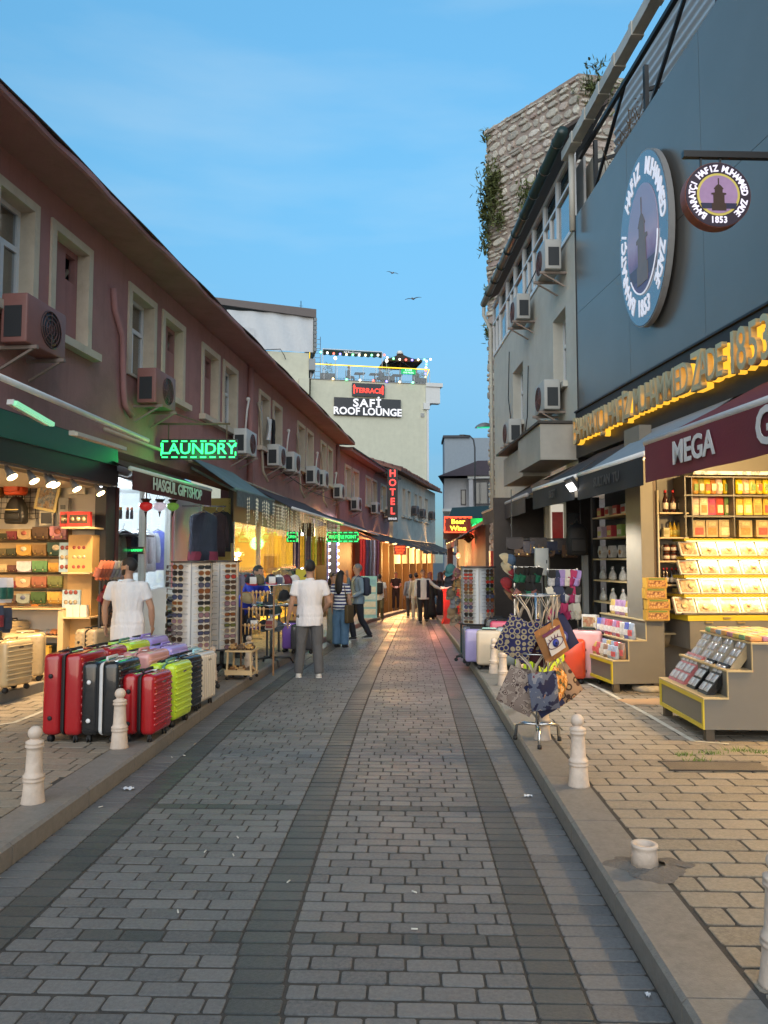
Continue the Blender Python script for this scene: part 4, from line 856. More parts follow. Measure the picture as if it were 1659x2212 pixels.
# ================================================================== leather shop (open front, far side wall faces the street corner)
SHF = .23
LS = thing('leather_shop', 'open fronted leather goods shop with wooden shelving', 'shop', LF.pt(0), LF.ang)
yw = lfy(212, 1200, 0) - .02     # far side wall
m_wall = M('warm white wall', (.6, .55, .46), .8, var=.06); m_wood = M('honey wood panel', (.50, .30, .11), .5, var=.18, scale=5, bump=.05)
m_board = M('pale maple shelf', (.60, .44, .24), .45, var=.12, scale=4)
b = B(); b.box(-3.6, .03, yw, yw + .12, SHF, 2.66); b.build('side_wall', m_wall, LS)
b = B(); b.box(-3.7, -3.6, 4, yw, SHF, 2.66); b.build('back_wall', m_wall, LS)
b = B(); b.box(-3.6, .05, 4.4, yw, 0, SHF); b.build('floor', M('beige floor tile', (.34, .28, .2), .45, var=.15), LS)
b = B(); b.box(.05, .09, 4.4, yw + .0, 0, SHF + .004); b.build('step_edge', M('worn concrete step', (.2, .19, .17), .8, dirt=.5), LS)
b = B(); b.box(-3.6, .0, 4.4, yw, 2.66, 2.74); b.build('ceiling', m_wall, LS)
b = B(); b.box(-.04, .12, yw - .02, yw + .1, SHF, 2.66); b.box(.0, .1, yw + .1, yw + .3, .1, 2.7); b.build('door_frame', M('black aluminium', (.025, .025, .027), .35), LS)
b = B(); b.box(.02, .11, yw + .302, yw + .4, .1, 2.7); b.build('burgundy_post', M('burgundy post', (.08, .02, .025), .5), LS)
# points on the far side wall
wo_ = LF.pt(yw * LF.c - .004); wn_ = Vector((math.sin(-LF.ang), math.cos(LF.ang), 0))
def SW_(x, y, off=0.):
 d = ray(x, y); o = wo_ - wn_ * off; t = (o - CAM).dot(wn_) / d.dot(wn_); p = CAM + d * t; q = Matrix.Rotation(-LF.ang, 3, 'Z') @ (p - LF.pt(0)); return q      # local to LF frame
def swb(name, x0, y0_, x1, y1_, off0, off1, mat, parent):
 a, c = SW_(x0, y0_, off1), SW_(x1, y1_, off1); b = B(); b.box(a.x, c.x, yw - off1, yw - off0, c.z, a.z); return b.build(name, mat, parent)
swb('wood_panel', 148, 1155, 194, 1400, .0, .22, m_wood, LS)
swb('slat_wall', -60, 1143, 148, 1312, .0, .04, M('slat wall', (.36, .25, .12), .55), LS)
for y in (1168, 1203, 1237, 1273): swb('slat_groove', -60, y, 147, y + 4, .04, .048, M('groove', (.09, .06, .03), .7), LS)
swb('counter_top', -60, 1313, 133, 1317, .0, .42, m_board, LS)
swb('counter_side', 125, 1318, 134, 1428, .0, .40, m_board, LS)
for y in (1372, 1430): swb('counter_shelf', -60, y, 125, y + 5, .0, .38, m_board, LS)
swb('counter_back', -60, 1318, 125, 1435, .005, .012, m_wall, LS)
for y in (1138, 1236.5, 1333.5): swb('bracket_shelf', 132, y, 193, y + 3.5, .0, .42, m_board, LS)
g_ = B(); a, c = SW_(0, 995, .05), SW_(82, 1120, .05); xs_ = [a.x - .9 + i * .085 for i in range(20)]
for x in xs_:
 if x < c.x: g_.bar((x, yw - .05, c.z), (x, yw - .05, a.z), .007)
for i in range(12): z = c.z + i * (a.z - c.z) / 11; g_.bar((a.x - .9, yw - .05, z), (c.x, yw - .05, z), .007)
g_.build('wire_grid', M('black wire', (.03, .03, .03), .5), LS)
point('shop_bounce_lamp', LF.pt(8.4, -1.6, 2.55), WARM, 14, .25)  # added fill light standing in for bounced light, no fixture here
# ================================================================== laundry and gift shop front
GL = thing('laundry_shop', 'glass fronted laundry and gift shop lit white inside', 'shop', LF.pt(0), LF.ang)
ya, yb = yw + .42, lfy(432, 1150, 0)
b = B(); b.box(-2.6, -2.5, ya, yb, .1, 3.0); b.build('back_wall', M('white shop wall', (.72, .75, .76), .7), GL)
b = B(); b.box(-2.5, 0, yb, yb + .1, .1, 3.0); b.build('side_wall', MATS['white shop wall'], GL)
b = B(); b.box(-2.5, -.02, ya, yb, .05, .15); b.build('floor', M('grey lino', (.4, .4, .4), .5), GL); b = B(); b.box(-2.5, -.02, ya, yb, 2.95, 3.05); b.build('ceiling', MATS['white shop wall'], GL)
yd = lfy(362, 1200, 0)
for yy in (ya, ya + (yd - ya) * .5, yd, yd + .22, yb - .06): q = B(); q.box(-.06, .04, yy, yy + .06, .1, 2.95); q.build('mullion', M('light aluminium', (.6, .62, .63), .35, .4), GL)
b = B(); b.box(-.05, .03, ya + .06, yb - .06, 2.86, 2.95); b.build('transom', MATS['light aluminium'], GL)
for a, c in ((ya + .06, ya + (yd - ya) * .5), (ya + (yd - ya) * .5 + .06, yd)): q = B(); q.box(-.015, -.005, a, c, .25, 2.86); q.build('glass_pane', glass('shop glass', (.93, .96, .96), 1.35), GL)
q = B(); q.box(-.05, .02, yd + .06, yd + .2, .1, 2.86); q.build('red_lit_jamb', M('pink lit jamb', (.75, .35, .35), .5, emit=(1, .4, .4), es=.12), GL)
q = B(); q.box(-.04, .0, yd + .28, yb - .07, .1, 2.86); q.build('marble_panel', M('white marble', (.72, .72, .76), .25, var=.15, scale=2.5), GL)
q = B(); q.box(-.8, -.2, ya + .1, yd - .1, 2.05, 2.08); q.build('upper_shelf', M('dark glass shelf', (.06, .06, .065), .3), GL)
q = B(); q.tube([(-.6, ya + .1, 1.98), (-.6, yd - .1, 1.98)], .015, 6); q.build('clothes_rail', chrome(), GL)
point('laundry_ceiling_lamp', LF.pt((ya + yb) / 2 * LF.c, -1.0, 2.75), COOL, 42, .3)
def led_sign(name, label, pos, rz, w_, h, lines, colr, st, size, border=True, back=(.006, .01, .008), dots=True, d=.07, sx=1., off=.006):
 t = thing(name, label, 'sign', pos, rz); b = B(); b.cb(0, 0, 0, w_, d, h); b.build('panel', M('sign panel %s' % (back,), back, .4), t); m_ = E_('led %s %s' % (colr, st), colr, st)
 for i, ln in enumerate(lines): text(ln, size, m_, t, (0, -d / 2 - .004, (len(lines) - 1) * size * .52 - i * size * 1.04), (R(90), 0, 0), .003, off, sx)
 if border:
  n_ = max(4, round(w_ / .16)); e = .035; q = B()
  for i in range(n_):
   x = -w_ / 2 + (i + .5) * w_ / n_
   for z in (-h / 2 + e, h / 2 - e): q.cb(x, -d / 2 - .004, z, w_ / n_ * .62, .006, .022)
  for z in (-h * .22, h * .22):
   for x in (-w_ / 2 + .02, w_ / 2 - .02): q.cb(x, -d / 2 - .004, z, .02, .006, h * .2)
  q.build('border_leds', m_, t)
 return t, m_
GREEN = (.03, 1, .2)
a, c = DP(348, 971, 12.3), DP(512, 971, 12.3)
t, _ = led_sign('laundry_sign', 'bright green LED sign reading LAUNDRY hung out from the pink wall', (a + c) / 2, R(1.5), c.x - a.x, .33, ['LAUNDRY'], GREEN, 3.2, .25, sx=1.08, off=.003)
b = B(); b.bar((-.5, 0, .17), (-.5, 0, .42), .015); b.bar((.45, 0, .17), (.45, 0, .42), .015); b.bar((-1.0, 0, .42), (.5, 0, .42), .03); b.bar((-.9, 0, .75), (.1, 0, .42), .02); b.build('bracket', M('rusty bracket', (.1, .06, .045), .8), t)
point('laundry_sign_glow', (0, -.3, -.15), GREEN, 4, .3, t)
p = DP(297, 1189, 11.6); led_sign('small_laundry_sign', 'tiny tilted green LED laundry sign inside the shop window', p, R(6), .2, .11, ['LAUNDRY'], GREEN, 2.0, .05, False, sx=.75, off=.001)
# ================================================================== yellow shop and farther left fronts
YS = thing('yellow_shop', 'bright yellow lit shop window under the plum awning', 'shop', LF.pt(0), LF.ang)
ya, yb = lfy(500, 1200, 0), lfy(640, 1200, 0)
m_yw = M('yellow lit wall', (.72, .55, .18), .7, var=.08)
b = B(); b.box(-2, -1.9, ya, yb, .0, 3); b.build('back_wall', m_yw, YS); b = B(); b.box(-1.9, 0, yb - .06, yb + .08, 0, 3); b.build('far_wall', m_yw, YS)
b = B(); b.box(-1.9, 0, ya - .1, ya, 0, 3); b.build('near_wall', m_yw, YS)
b = B(); b.box(-1.9, 0, ya, yb, 2.7, 2.8); b.build('ceiling', m_yw, YS); b = B(); b.box(-1.9, 0, ya, yb, -.1, .12); b.build('floor', m_yw, YS)
b = B(); b.box(-.05, .06, ya - .1, yb + .1, 2.5, 3.25); b.build('dark_header', M('dark brown header', (.04, .03, .025), .5), YS)
for yy in (ya, (ya * 2 + yb) / 3, yb - .1): q = B(); q.box(-.05, .05, yy, yy + .07, .1, 2.5); q.build('mullion', MATS['light aluminium'], YS)
for a, c in ((ya + .07, (ya * 2 + yb) / 3), ((ya * 2 + yb) / 3 + .07, yb - .1)): q = B(); q.box(-.01, 0, a, c, .3, 2.5); q.build('glass_pane', glass('shop glass'), YS)
point('yellow_shop_lamp', LF.pt((ya + yb) / 2 * LF.c, -1.0, 2.55), (1, .72, .25), 70, .3)
point('yellow_shop_lamp', LF.pt((ya + yb) / 2 * LF.c + .8, -.6, 2.5), (1, .72, .25), 30, .3)
t = thing('framed_picture', 'framed sepia picture on the far wall of the yellow shop', 'picture', LF.pt(yb * LF.c - .1, -.5, 1.35), LF.ang); b = B(); b.cb(-.25, 0, .2, .5, .03, .62); b.build('frame', m_board, t); b = B(); b.cb(-.25, -.02, .2, .4, .012, .5); b.build('print', M('sepia print', (.25, .15, .05), .6, var=.7, scale=7), t)
# fronts between yellow shop and the bend
FN = thing('shop_row', 'row of dim shop fronts with goods hung outside beyond the yellow shop', 'shop', LF.pt(0), LF.ang)
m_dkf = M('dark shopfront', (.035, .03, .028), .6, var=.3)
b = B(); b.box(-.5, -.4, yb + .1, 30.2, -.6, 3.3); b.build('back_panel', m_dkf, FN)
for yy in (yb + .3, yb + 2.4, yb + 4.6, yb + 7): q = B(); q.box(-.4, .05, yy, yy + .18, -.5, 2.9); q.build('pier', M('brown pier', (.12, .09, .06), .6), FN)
q = B(); q.box(-.35, -.3, yb + 2.6, yb + 4.5, -.3, 2.6); q.build('lit_shop_wall', M('warm goods wall', (.5, .3, .1), .7, var=.6, scale=6), FN)
q = B(); q.box(-.35, -.3, yb + 4.85, yb + 6.9, -.4, 2.7); q.build('blue_white_wall', M('blue white wall', (.35, .38, .6), .6, var=.3, scale=3, emit=(.4, .45, .9), es=.25), FN)
point('goods_lamp', LF.pt(yb + 3.2, .1, 2.6), (1, .7, .3), 45, .2); point('booth_lamp', LF.pt(yb + 5.6, .3, 2.6), (.8, .88, 1), 30, .2)
t = thing('white_tube_light', 'tall white tube light on the jamb after the yellow shop', 'lamp', LF.pt(yb * LF.c + .35, .1, .2), LF.ang); b = B(); b.tube([(0, 0, .1), (0, 0, 2.3)], .035, 8); b.build('tube', E_('white tube', (1, .97, .9), 5.), t); b = B(); b.cb(-.05, 0, 1.2, .04, .08, 2.4); b.build('backing', white(), t)
for k, o_ in enumerate((4.75, 6.6)):
 t = thing('bulb_strip', ['vertical strip of white bulbs on the left of the shuttle booth', 'vertical strip of white bulbs on the right of the shuttle booth'][k], 'lamp', LF.pt(yb + o_, .12, -.2), LF.ang, 'bulb strips on the shuttle booth')
 b = B(); b.cb(-.04, 0, 1.3, .03, .12, 2.6); b.build('backing', M('blue board', (.05, .05, .3), .5), t)
 for i in range(10): q = B(); q.ball((0, 0, .25 + i * .25), .05, n=8, m=5); q.build('bulb', E_('white bulb', (.95, .97, 1), 7.), t)
a, c = DP(706, 1160, 23.5), DP(775, 1160, 23.5)
t, _ = led_sign('shuttle_sign', 'green LED shuttle point sign over the blue booth', (a + c) / 2, 0, c.x - a.x, .34, ['SHUTTLE POINT'], GREEN, 2.4, .14, sx=.82, back=(.0, .04, .015), off=.001); point('shuttle_sign_glow', (0, -.5, -.2), GREEN, 5, .2, t)
p = DP(632, 1160, 19.5); led_sign('small_green_sign', 'small green LED open sign beside the white tube light', p, 0, .3, .28, ['OPEN'], GREEN, 2.2, .1, True, sx=.8, back=(0, .04, .015), off=.001)
# icicle light curtain
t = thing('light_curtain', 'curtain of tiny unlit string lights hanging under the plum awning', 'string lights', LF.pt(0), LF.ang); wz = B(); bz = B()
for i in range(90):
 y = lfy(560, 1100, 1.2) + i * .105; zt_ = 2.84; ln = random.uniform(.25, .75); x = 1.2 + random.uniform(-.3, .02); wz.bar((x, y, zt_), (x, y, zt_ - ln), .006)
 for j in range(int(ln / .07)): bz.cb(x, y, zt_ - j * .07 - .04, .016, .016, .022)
tag(wz.build('wire', M('clear wire', (.5, .5, .42), .4), t), kind='stuff'); tag(bz.build('led_bead', M('clear led bead', (.7, .68, .55), .2, emit=(1, .85, .5), es=.15), t), kind='stuff')  # faint warm glow put into the bead material although the string is unlit
# HOTEL sign
p0, p1 = DP(848, 1013, 37.5), DP(848, 1127, 37.5); t = thing('hotel_sign', 'tall black vertical sign with red neon letters HOTEL', 'sign', (p0 + p1) / 2, R(3)); hh = p0.z - p1.z
b = B(); b.cb(0, 0, 0, .5, .16, hh); b.build('panel', M('black sign box', (.012, .012, .013), .4), t)
m_rn = E_('red neon', (1, .06, .05), 3.)
for i, ch in enumerate('HOTEL'):
 z = hh * .5 - .24 - i * .46; o = text(ch, .46, m_rn, t, (0, -.09, z), (R(90), 0, 0), .006, .012, .95, 'letter'); text(ch, .40, MATS['black sign box'], o, (0, 0, .012), (0, 0, 0), .002, -.012, .95, 'letter_core')
text('ERENLER', .13, m_wl, t, (0, -.09, -hh / 2 + .14), (R(90), 0, 0), .004, .003, .8)
for z in (1.1, -.9): b = B(); b.bar((-.25, .05, z), (-1.1, .15, z), .04); b.build('bracket', dkmetal(), t)
# far left: amber shop, ramshackle roofs
FA = thing('amber_shop', 'warm amber lit shop front with lamps at the bend of the street', 'shop', LF2.pt(0), LF2.ang)
b = B(); b.box(-.5, -.4, 30.4, 44, -1.2, 2.7); b.build('back_panel', M('amber timber wall', (.22, .10, .03), .6, var=.4, scale=4), FA)
for i, yy in enumerate((35.2, 37.2, 39.2, 41.2, 43)): q = B(); q.box(-.4, .1, yy, yy + .14, -1.2, 2.6); q.build('timber_post', M('brown timber', (.10, .05, .02), .6), FA)
q = B(); q.box(-.38, -.3, 35.5, 37, -.9, 1.9); q.build('lit_display', E_('amber display', (1, .62, .16), 1.6), FA)
for i, yy in enumerate((37.6, 39.6, 41.6)):
 q = B(); q.box(-.3, -.22, yy, yy + .18, -.7, 1.9); q.build('lamp_strip', E_('amber strip', (1, .7, .35), 4.), FA)
point('amber_lamp', LF2.pt(36, 1.0, 2.0), (1, .6, .2), 120, .3); point('amber_lamp', LF2.pt(40, 1.0, 1.8), (1, .6, .2), 110, .3)
for i in range(7):
 ya_ = 31.5 + i * 2.0
 awning('shop_awning', 'sloping brown canopy, %s one counted from the hotel sign along the far left shops' % ['first', 'second', 'third', 'fourth', 'fifth', 'sixth', 'seventh'][i], LF2, ya_, ya_ + 1.85, 1.5, 2.45 - i * .03, 0, 3.1 - i * .03, M('brown canopy', (.07, .05, .04), .8, var=.3), m_plum, dkmetal(), True)
p = DP(864, 1188, 33); led_sign('airport_sign', 'small red LED sign reading AIRPORT SHUTTLE POINT', p, R(4), .52, .42, ['AIRPORT', 'SHUTTLE', 'POINT'], (1, .12, .02), 2.2, .115, False, back=(.05, .005, .0), sx=.85, off=.002)
point('airport_sign_glow', p + Vector((0, -.9, -.5)), (1, .12, .04), 30, .2)
# scarves hung outside
for i, (x, c_) in enumerate(((783, (.35, .02, .03)), (790, (.06, .05, .12)), (798, (.1, .1, .12)), (806, (.25, .22, .25)), (814, (.12, .03, .05)))):
 p = DP(x, 1215, 28 + i * .4)
 b = B(); b.grid(lambda u, v: ((u - .5) * .22 + .012 * math.sin(v * 7), .04 * math.sin(u * 14), .85 - v * 1.9), 10, 10); tag(col(b.build('scarf', TM('scarf cloth', .85, .3, 14), None, p), c_), 'long hanging scarf, %s of the five outside the far left shop' % ['red leftmost', 'navy second', 'grey middle', 'pale fourth', 'maroon rightmost'][i], 'scarf', 'scarves hung outside')
# ================================================================== goods of the leather shop
RL = Matrix.Rotation(LF.ang, 3, 'Z')
def SWW(x, y, off=0.): return LF.pt(0) + RL @ SW_(x, y, off)
m_lea = lambda: TM('dyed leather', .42, .18, 14, .2, 120)
m_brass = M('brass buckle', (.6, .45, .18), .3, .9)
def proto(fn):
 """build one mesh set: returns list of (name, mesh, parent index)"""
 return fn()
def satchel_meshes(rnd):
 w_, h, d = .27, .2, .07; b = B(); b.at(0, 0, 0).rbox(w_, d, h, .025, 2)
 body = b.mesh('body', m_lea()); f = B(); n = 14
 if rnd: prof = [(-w_ / 2 * 1.04, h * .98)] + [(-w_ / 2 * 1.04 * math.cos(i * math.pi / n), h * .42 - h * .38 * math.sin(i * math.pi / n)) for i in range(n + 1)] + [(w_ / 2 * 1.04, h * .98)]
 else: prof = [(-w_ / 2 * 1.03, h * 1.0), (-w_ / 2 * 1.03, h * .38), (-w_ / 2 * .92, h * .3), (w_ / 2 * .92, h * .3), (w_ / 2 * 1.03, h * .38), (w_ / 2 * 1.03, h * 1.0)]
 f.prism(prof, -d / 2 - .012, -d / 2 - .002); f.box(-w_ / 2 * 1.03, w_ / 2 * 1.03, -d / 2 - .012, d * .3, h + .001, h + .012)
 flap = f.mesh('flap', m_lea()); q = B()
 q.cb(0, -d / 2 - .016, h * .28, .018, .008, .1)
 return body, flap, q.mesh('strap', m_lea())
SAT = {r_: satchel_meshes(r_) for r_ in (False, True)}
bk = B(); bk.cb(0, 0, 0, .022, .008, .022); BUCK = bk.mesh('buckle', m_brass)
em = B(); em.lathe([(.045, 0), (.045, .003), (.001, .004)], 12); EMB = em.mesh('printed_motif', TM('motif print', .5, .5, 30))
def satchel(pos, rz, c, label, rnd=False, s=1., flapc=None, motif=None, grp='leather satchels on the shop wall', name='satchel'):
 t = thing(name, label, 'bag', pos, rz, grp); t.scale = (s, s, s); bo, fl, st = SAT[rnd]
 col(inst(bo, 'body', t), mul(c, .75)); f = col(inst(fl, 'flap', t), flapc or c)
 if motif: col(inst(EMB, 'printed_motif', f, (0, -.048, .13), rot=(R(90), 0, 0), scl=(1.3, 1, 1)), motif)
 if not rnd:
  for x in (-.07, .07): q = col(inst(st, 'strap', t, (x, 0, 0)), mul(c, .6)); inst(BUCK, 'buckle', q, (0, -.055, .045))
 return t
bagrows = [(1166, [(0, 18, (.05, .05, .025), 0, 'dark olive'), (14, 38, (.20, .03, .04), 0, 'burgundy'), (39, 69, (.45, .3, .14), 1, 'tan floral'), (71, 107, (.10, .055, .03), 0, 'dark brown'), (109, 147, (.48, .2, .22), 0, 'pink printed')]),
           (1201, [(-6, 15, (.14, .11, .05), 0, 'olive brown'), (15, 36, (.06, .065, .035), 0, 'dark olive green'), (37, 69, (.48, .26, .05), 1, 'mustard half round'), (71, 103, (.25, .14, .05), 0, 'brown and green'), (104, 142, (.03, .07, .045), 0, 'bottle green printed')]),
           (1236, [(-6, 16, (.5, .38, .2), 0, 'beige'), (17, 37, (.12, .045, .03), 0, 'chestnut'), (38, 69, (.55, .52, .55), 1, 'pale lilac half round'), (71, 103, (.10, .22, .08), 0, 'leaf green'), (105, 131, (.5, .26, .05), 0, 'golden')]),
           (1270, [(17, 36, (.25, .03, .035), 0, 'red'), (36, 67, (.5, .28, .15), 1, 'peach half round'), (70, 102, (.28, .10, .05), 0, 'russet'), (104, 137, (.15, .16, .05), 0, 'olive green')]),
           (1304, [(12, 36, (.10, .05, .03), 0, 'cocoa'), (37, 65, (.25, .28, .24), 1, 'grey green half round'), (68, 101, (.06, .11, .035), 0, 'dark green'), (104, 137, (.55, .3, .05), 0, 'bright mustard')])]
rown = ['top', 'second', 'middle', 'fourth', 'lowest']
for i, (yb_, row) in enumerate(bagrows):
 for x0, x1, c, rd, nm in row:
  a, e = SWW(x0, yb_, .1), SWW(x1, yb_, .1); p = (a + e) / 2; s = (e - a).length / .29
  satchel(p, LF.ang + random.uniform(-.12, .12), c, '%s leather satchel hung in the %s row of the bag wall' % (nm, rown[i]), bool(rd), s, None, random.choice([(.6, .5, .35), (.4, .12, .08), (.1, .12, .2), None]) if rd or 'print' in nm else None)
wc = [(.05, .03, .02), (.10, .05, .03), (.03, .03, .025), (.08, .04, .03), (.55, .16, .02), (.04, .05, .03), (.03, .025, .02), (.1, .06, .03)]
for i in range(8):
 p = SWW(18 + i * 15, 1311, .28); b = B(); b.rbox(.085, .1, .018, .006, 2)
 t = col(b.build('wallet', m_lea(), None, p + Vector((0, 0, .012)), LF.ang + random.uniform(-.3, .3)), wc[i]); tag(t, '%s folded leather wallet lying on the counter under the bag wall' % ['black brown leftmost', 'brown second', 'blackish third', 'dark brown fourth', 'bright orange', 'dark green sixth', 'black seventh', 'brown rightmost'][i], 'wallet', 'wallets on the counter')
def backpack(label, p, c, w_=.34, h=.44, name='backpack'):
 t = thing(name, label, 'backpack', p, LF.ang, 'backpacks on the wire grid'); b = B()
 b.rings([[(w_ / 2 * k * math.copysign(abs(math.cos(a)) ** .6, math.cos(a)), -.1 + .10 * (.6 + .4 * k) * math.copysign(abs(math.sin(a)) ** .6, math.sin(a)), z * h) for a in [j * math.pi / 8 for j in range(16)]] for z, k in ((0, .82), (.06, .96), (.3, 1), (.55, .92), (.75, .74), (.9, .5), (1, .2))]); col(b.build('body', m_lea(), t), c)
 b = B(); b.at(0, -.2, .04).rbox(w_ * .72, .06, h * .3, .025, 2); col(b.build('front_pocket', m_lea(), t), mul(c, .9))
 for z in (h * .37, h * .5): q = B(); q.bar((-w_ * .33, -.21, z), (w_ * .3, -.21, z), .012); q.build('zip', m_brass, t)
 b = B(); b.tube([(-.05, -.05, h * .95), (-.04, -.05, h * 1.08), (.04, -.05, h * 1.08), (.05, -.05, h * .95)], .012, 6); col(b.build('handle', m_lea(), t), mul(c, .6))
backpack('orange red backpack hung on the wire grid', SWW(43, 1071, .1), (.62, .075, .015), .3, .36)
backpack('black leather backpack hung under the orange one', SWW(44, 1132, .1), (.015, .014, .013), .3, .37)
backpack('brown backpack cut by the left edge of the picture', SWW(-6, 1076, .1), (.20, .10, .03), .3, .36)
t = thing('framed_painting', 'yellow framed painting of a harbour village, hung tilted beside the backpacks', 'painting', SWW(103, 1074, .06), 0, rot=(0, R(11), LF.ang))
b = B(); b.cb(0, 0, 0, .32, .03, .38); b.build('frame', M('cream yellow frame', (.7, .55, .2), .4), t)
k_ = NT('village painting'); v_ = k_.coord(); k_.l(k_.mix(.35, k_.ramp(k_.noise(v_, 9, 4, .7), [(.3, (.08, .04, .02)), (.45, (.35, .2, .09)), (.55, (.12, .22, .3)), (.66, (.5, .4, .25)), (.8, (.35, .06, .04))]), k_.ramp(k_.noise(v_, 26, 3, .7), [(.4, (.03, .02, .02)), (.6, (.55, .45, .3))])), k_.p.inputs['Base Color'])
b = B(); b.cb(0, -.018, 0, .24, .01, .31); b.build('canvas', k_.m, t)
def flatbox(name, label, cat, p, w_, d, h, mat, rz, parts=(), grp=None, c=None):
 t = thing(name, label, cat, p, rz, grp); b = B(); b.box(-w_ / 2, w_ / 2, -d / 2, d / 2, 0, h); o = b.build('case', mat, t)
 if c: col(o, c)
 for nm, (x0, x1, z0, z1), m_, cc in parts:
  q = B(); q.box(x0, x1, -d / 2 - .006, -d / 2 - .001, z0, z1); q = q.build(nm, m_, t)
  if cc: col(q, cc)
 return t
m_card = lambda: TM('printed card', .4, .15, 18)
m_blister = M('clear blister', (.75, .78, .8), .08, var=.3, scale=30, spec=.8)
t = flatbox('empty_frame', 'small cream frame with dark mesh under the tilted painting', 'frame', SWW(101, 1135, .03), .2, .03, .2, M('cream frame', (.6, .55, .42), .5), LF.ang, [('mesh_panel', (-.075, .075, .025, .175), dkmetal(), None)])
t = flatbox('meter_box', 'grey electricity meter box on the leather shop wall', 'meter box', SWW(139, 1132, .05), .14, .08, .36, M('grey meter', (.32, .31, .28), .5), LF.ang, [('dial', (-.04, .03, .2, .26), dkmetal(), None), ('door', (-.06, .06, .02, .16), M('meter door', (.4, .39, .36), .4), None)])
t = flatbox('alarm_box', 'white boxy alarm unit high on the leather shop wall', 'alarm', SWW(168, 1068, .04), .24, .07, .27, M('ivory plastic', (.6, .56, .46), .4), LF.ang, [('badge', (-.02, .02, .03, .042), dkmetal(), None), ('arch_groove', (-.05, .05, .12, .22), M('ivory groove', (.5, .46, .38), .5), None)])
def trinket_row(t, n, z, y, w_, mat):
 for i in range(n): q = B(); q.at(-w_ / 2 + (i + .5) * w_ / n, y, z, rx=R(90)).lathe([(.022, 0), (.03, .008), (.02, .014), (.001, .016)], 10); q.build('bowl', mat, t)
m_bowl = M('gilded glass', (.5, .4, .25), .2, .5, var=.5, scale=40)
for i, (x, w_) in enumerate(((146, .19), (172, .32))):
 t = flatbox('gift_box', ['red gift box half hidden behind another on the top bracket shelf', 'red gift box with round bowls on the top bracket shelf'][i], 'box', SWW(x, 1137.5, .2 + i * .05), w_, .06, .2, m_card(), LF.ang, [('window', (-w_ * .4, w_ * .4, .04, .16), M('dark tray', (.05, .03, .02), .5), None)], 'red gift boxes', (.5, .025, .02)); trinket_row(t, 3, .1, -.04, w_ * .75, m_bowl)
for i, (x, y, w_, h) in enumerate(((142, 1235.5, .17, .4), (173, 1235.5, .26, .4), (155, 1332.5, .25, .36))):
 t = flatbox('glass_set', ['narrow pale blue tea glass set left on the middle bracket shelf', 'wide pale blue tea glass set right on the middle bracket shelf', 'pale blue tea glass set on the lowest bracket shelf'][i], 'box', SWW(x, y, .12 + i * .05), w_, .06, h, m_card(), LF.ang, [('window', (-w_ * .44, w_ * .44, .03, h - .03), M('satin blue tray', (.4, .52, .6), .3, var=.3, scale=25), None)], 'pale blue tea glass sets', (.35, .52, .62))
 for z in (.07, .2, .33): trinket_row(t, 2 if w_ < .2 else 3, z if z < h else h - .05, -.035, w_ * .8, m_bowl if z == .2 else M('red tea glass', (.25, .06, .05), .15, var=.5, scale=30))
for i in range(9):
 r_, c_ = divmod(i, 3); p = SWW(152 + c_ * 15, 1332.5 - r_ * 8.5, .3); b = B(); b.box(-.045, .045, -.03, .03, 0, .052); tag(b.build('white_carton', M('white carton', (.7, .66, .58), .6, var=.15, scale=30), None, p, LF.ang), 'little white carton in the %s row, %s, of the stack on the lowest bracket shelf' % (['bottom', 'middle', 'top'][r_], ['left', 'centre', 'right'][c_]), 'box', 'nine little white cartons')
for i, (x, y, c, w_) in enumerate(((70, 1371, (.22, .13, .06), .3), (105, 1371, (.13, .15, .18), .25), (118, 1371, (.3, .12, .05), .16))):
 b = B(); b.grid(lambda u, v: ((u - .5) * w_, (v - .5) * .2, .02 + .05 * math.sin(u * math.pi) ** .5 * math.sin(v * math.pi) ** .5 + .012 * math.sin(u * 20)), 12, 8); b.grid(lambda u, v: ((u - .5) * w_, (v - .5) * .2, .004), 1, 1)
 tag(col(b.build('leather_pouch', m_lea(), None, SWW(x, y, .2), LF.ang), c), ['brown folded leather pouch on the shelf under the counter', 'blue grey folded pouch on the shelf under the counter', 'russet folded pouch at the end of the under counter shelf'][i], 'pouch', 'folded pouches')
satchel(SWW(90, 1429, .3), LF.ang - .1, (.55, .33, .05), 'mustard yellow satchel standing on the floor shelf', False, 1.0, grp='satchels on the floor shelf'); satchel(SWW(105, 1429, .12), LF.ang, (.04, .05, .035), 'dark green satchel standing behind the mustard one on the floor shelf', False, 1.15, grp='satchels on the floor shelf')
t = thing('perfume_bottle', 'small red perfume bottle on the floor beside the counter', 'bottle', SWW(146, 1424, .3)); b = B(); b.rbox(.06, .04, .1, .01, 2); b.build('flask', M('red glass', (.25, .02, .03), .1), t); b = B(); b.at(0, 0, .1).lathe([(.012, 0), (.012, .03), (.016, .03), (.016, .06), (.001, .062)], 8); b.build('cap', chrome(), t)
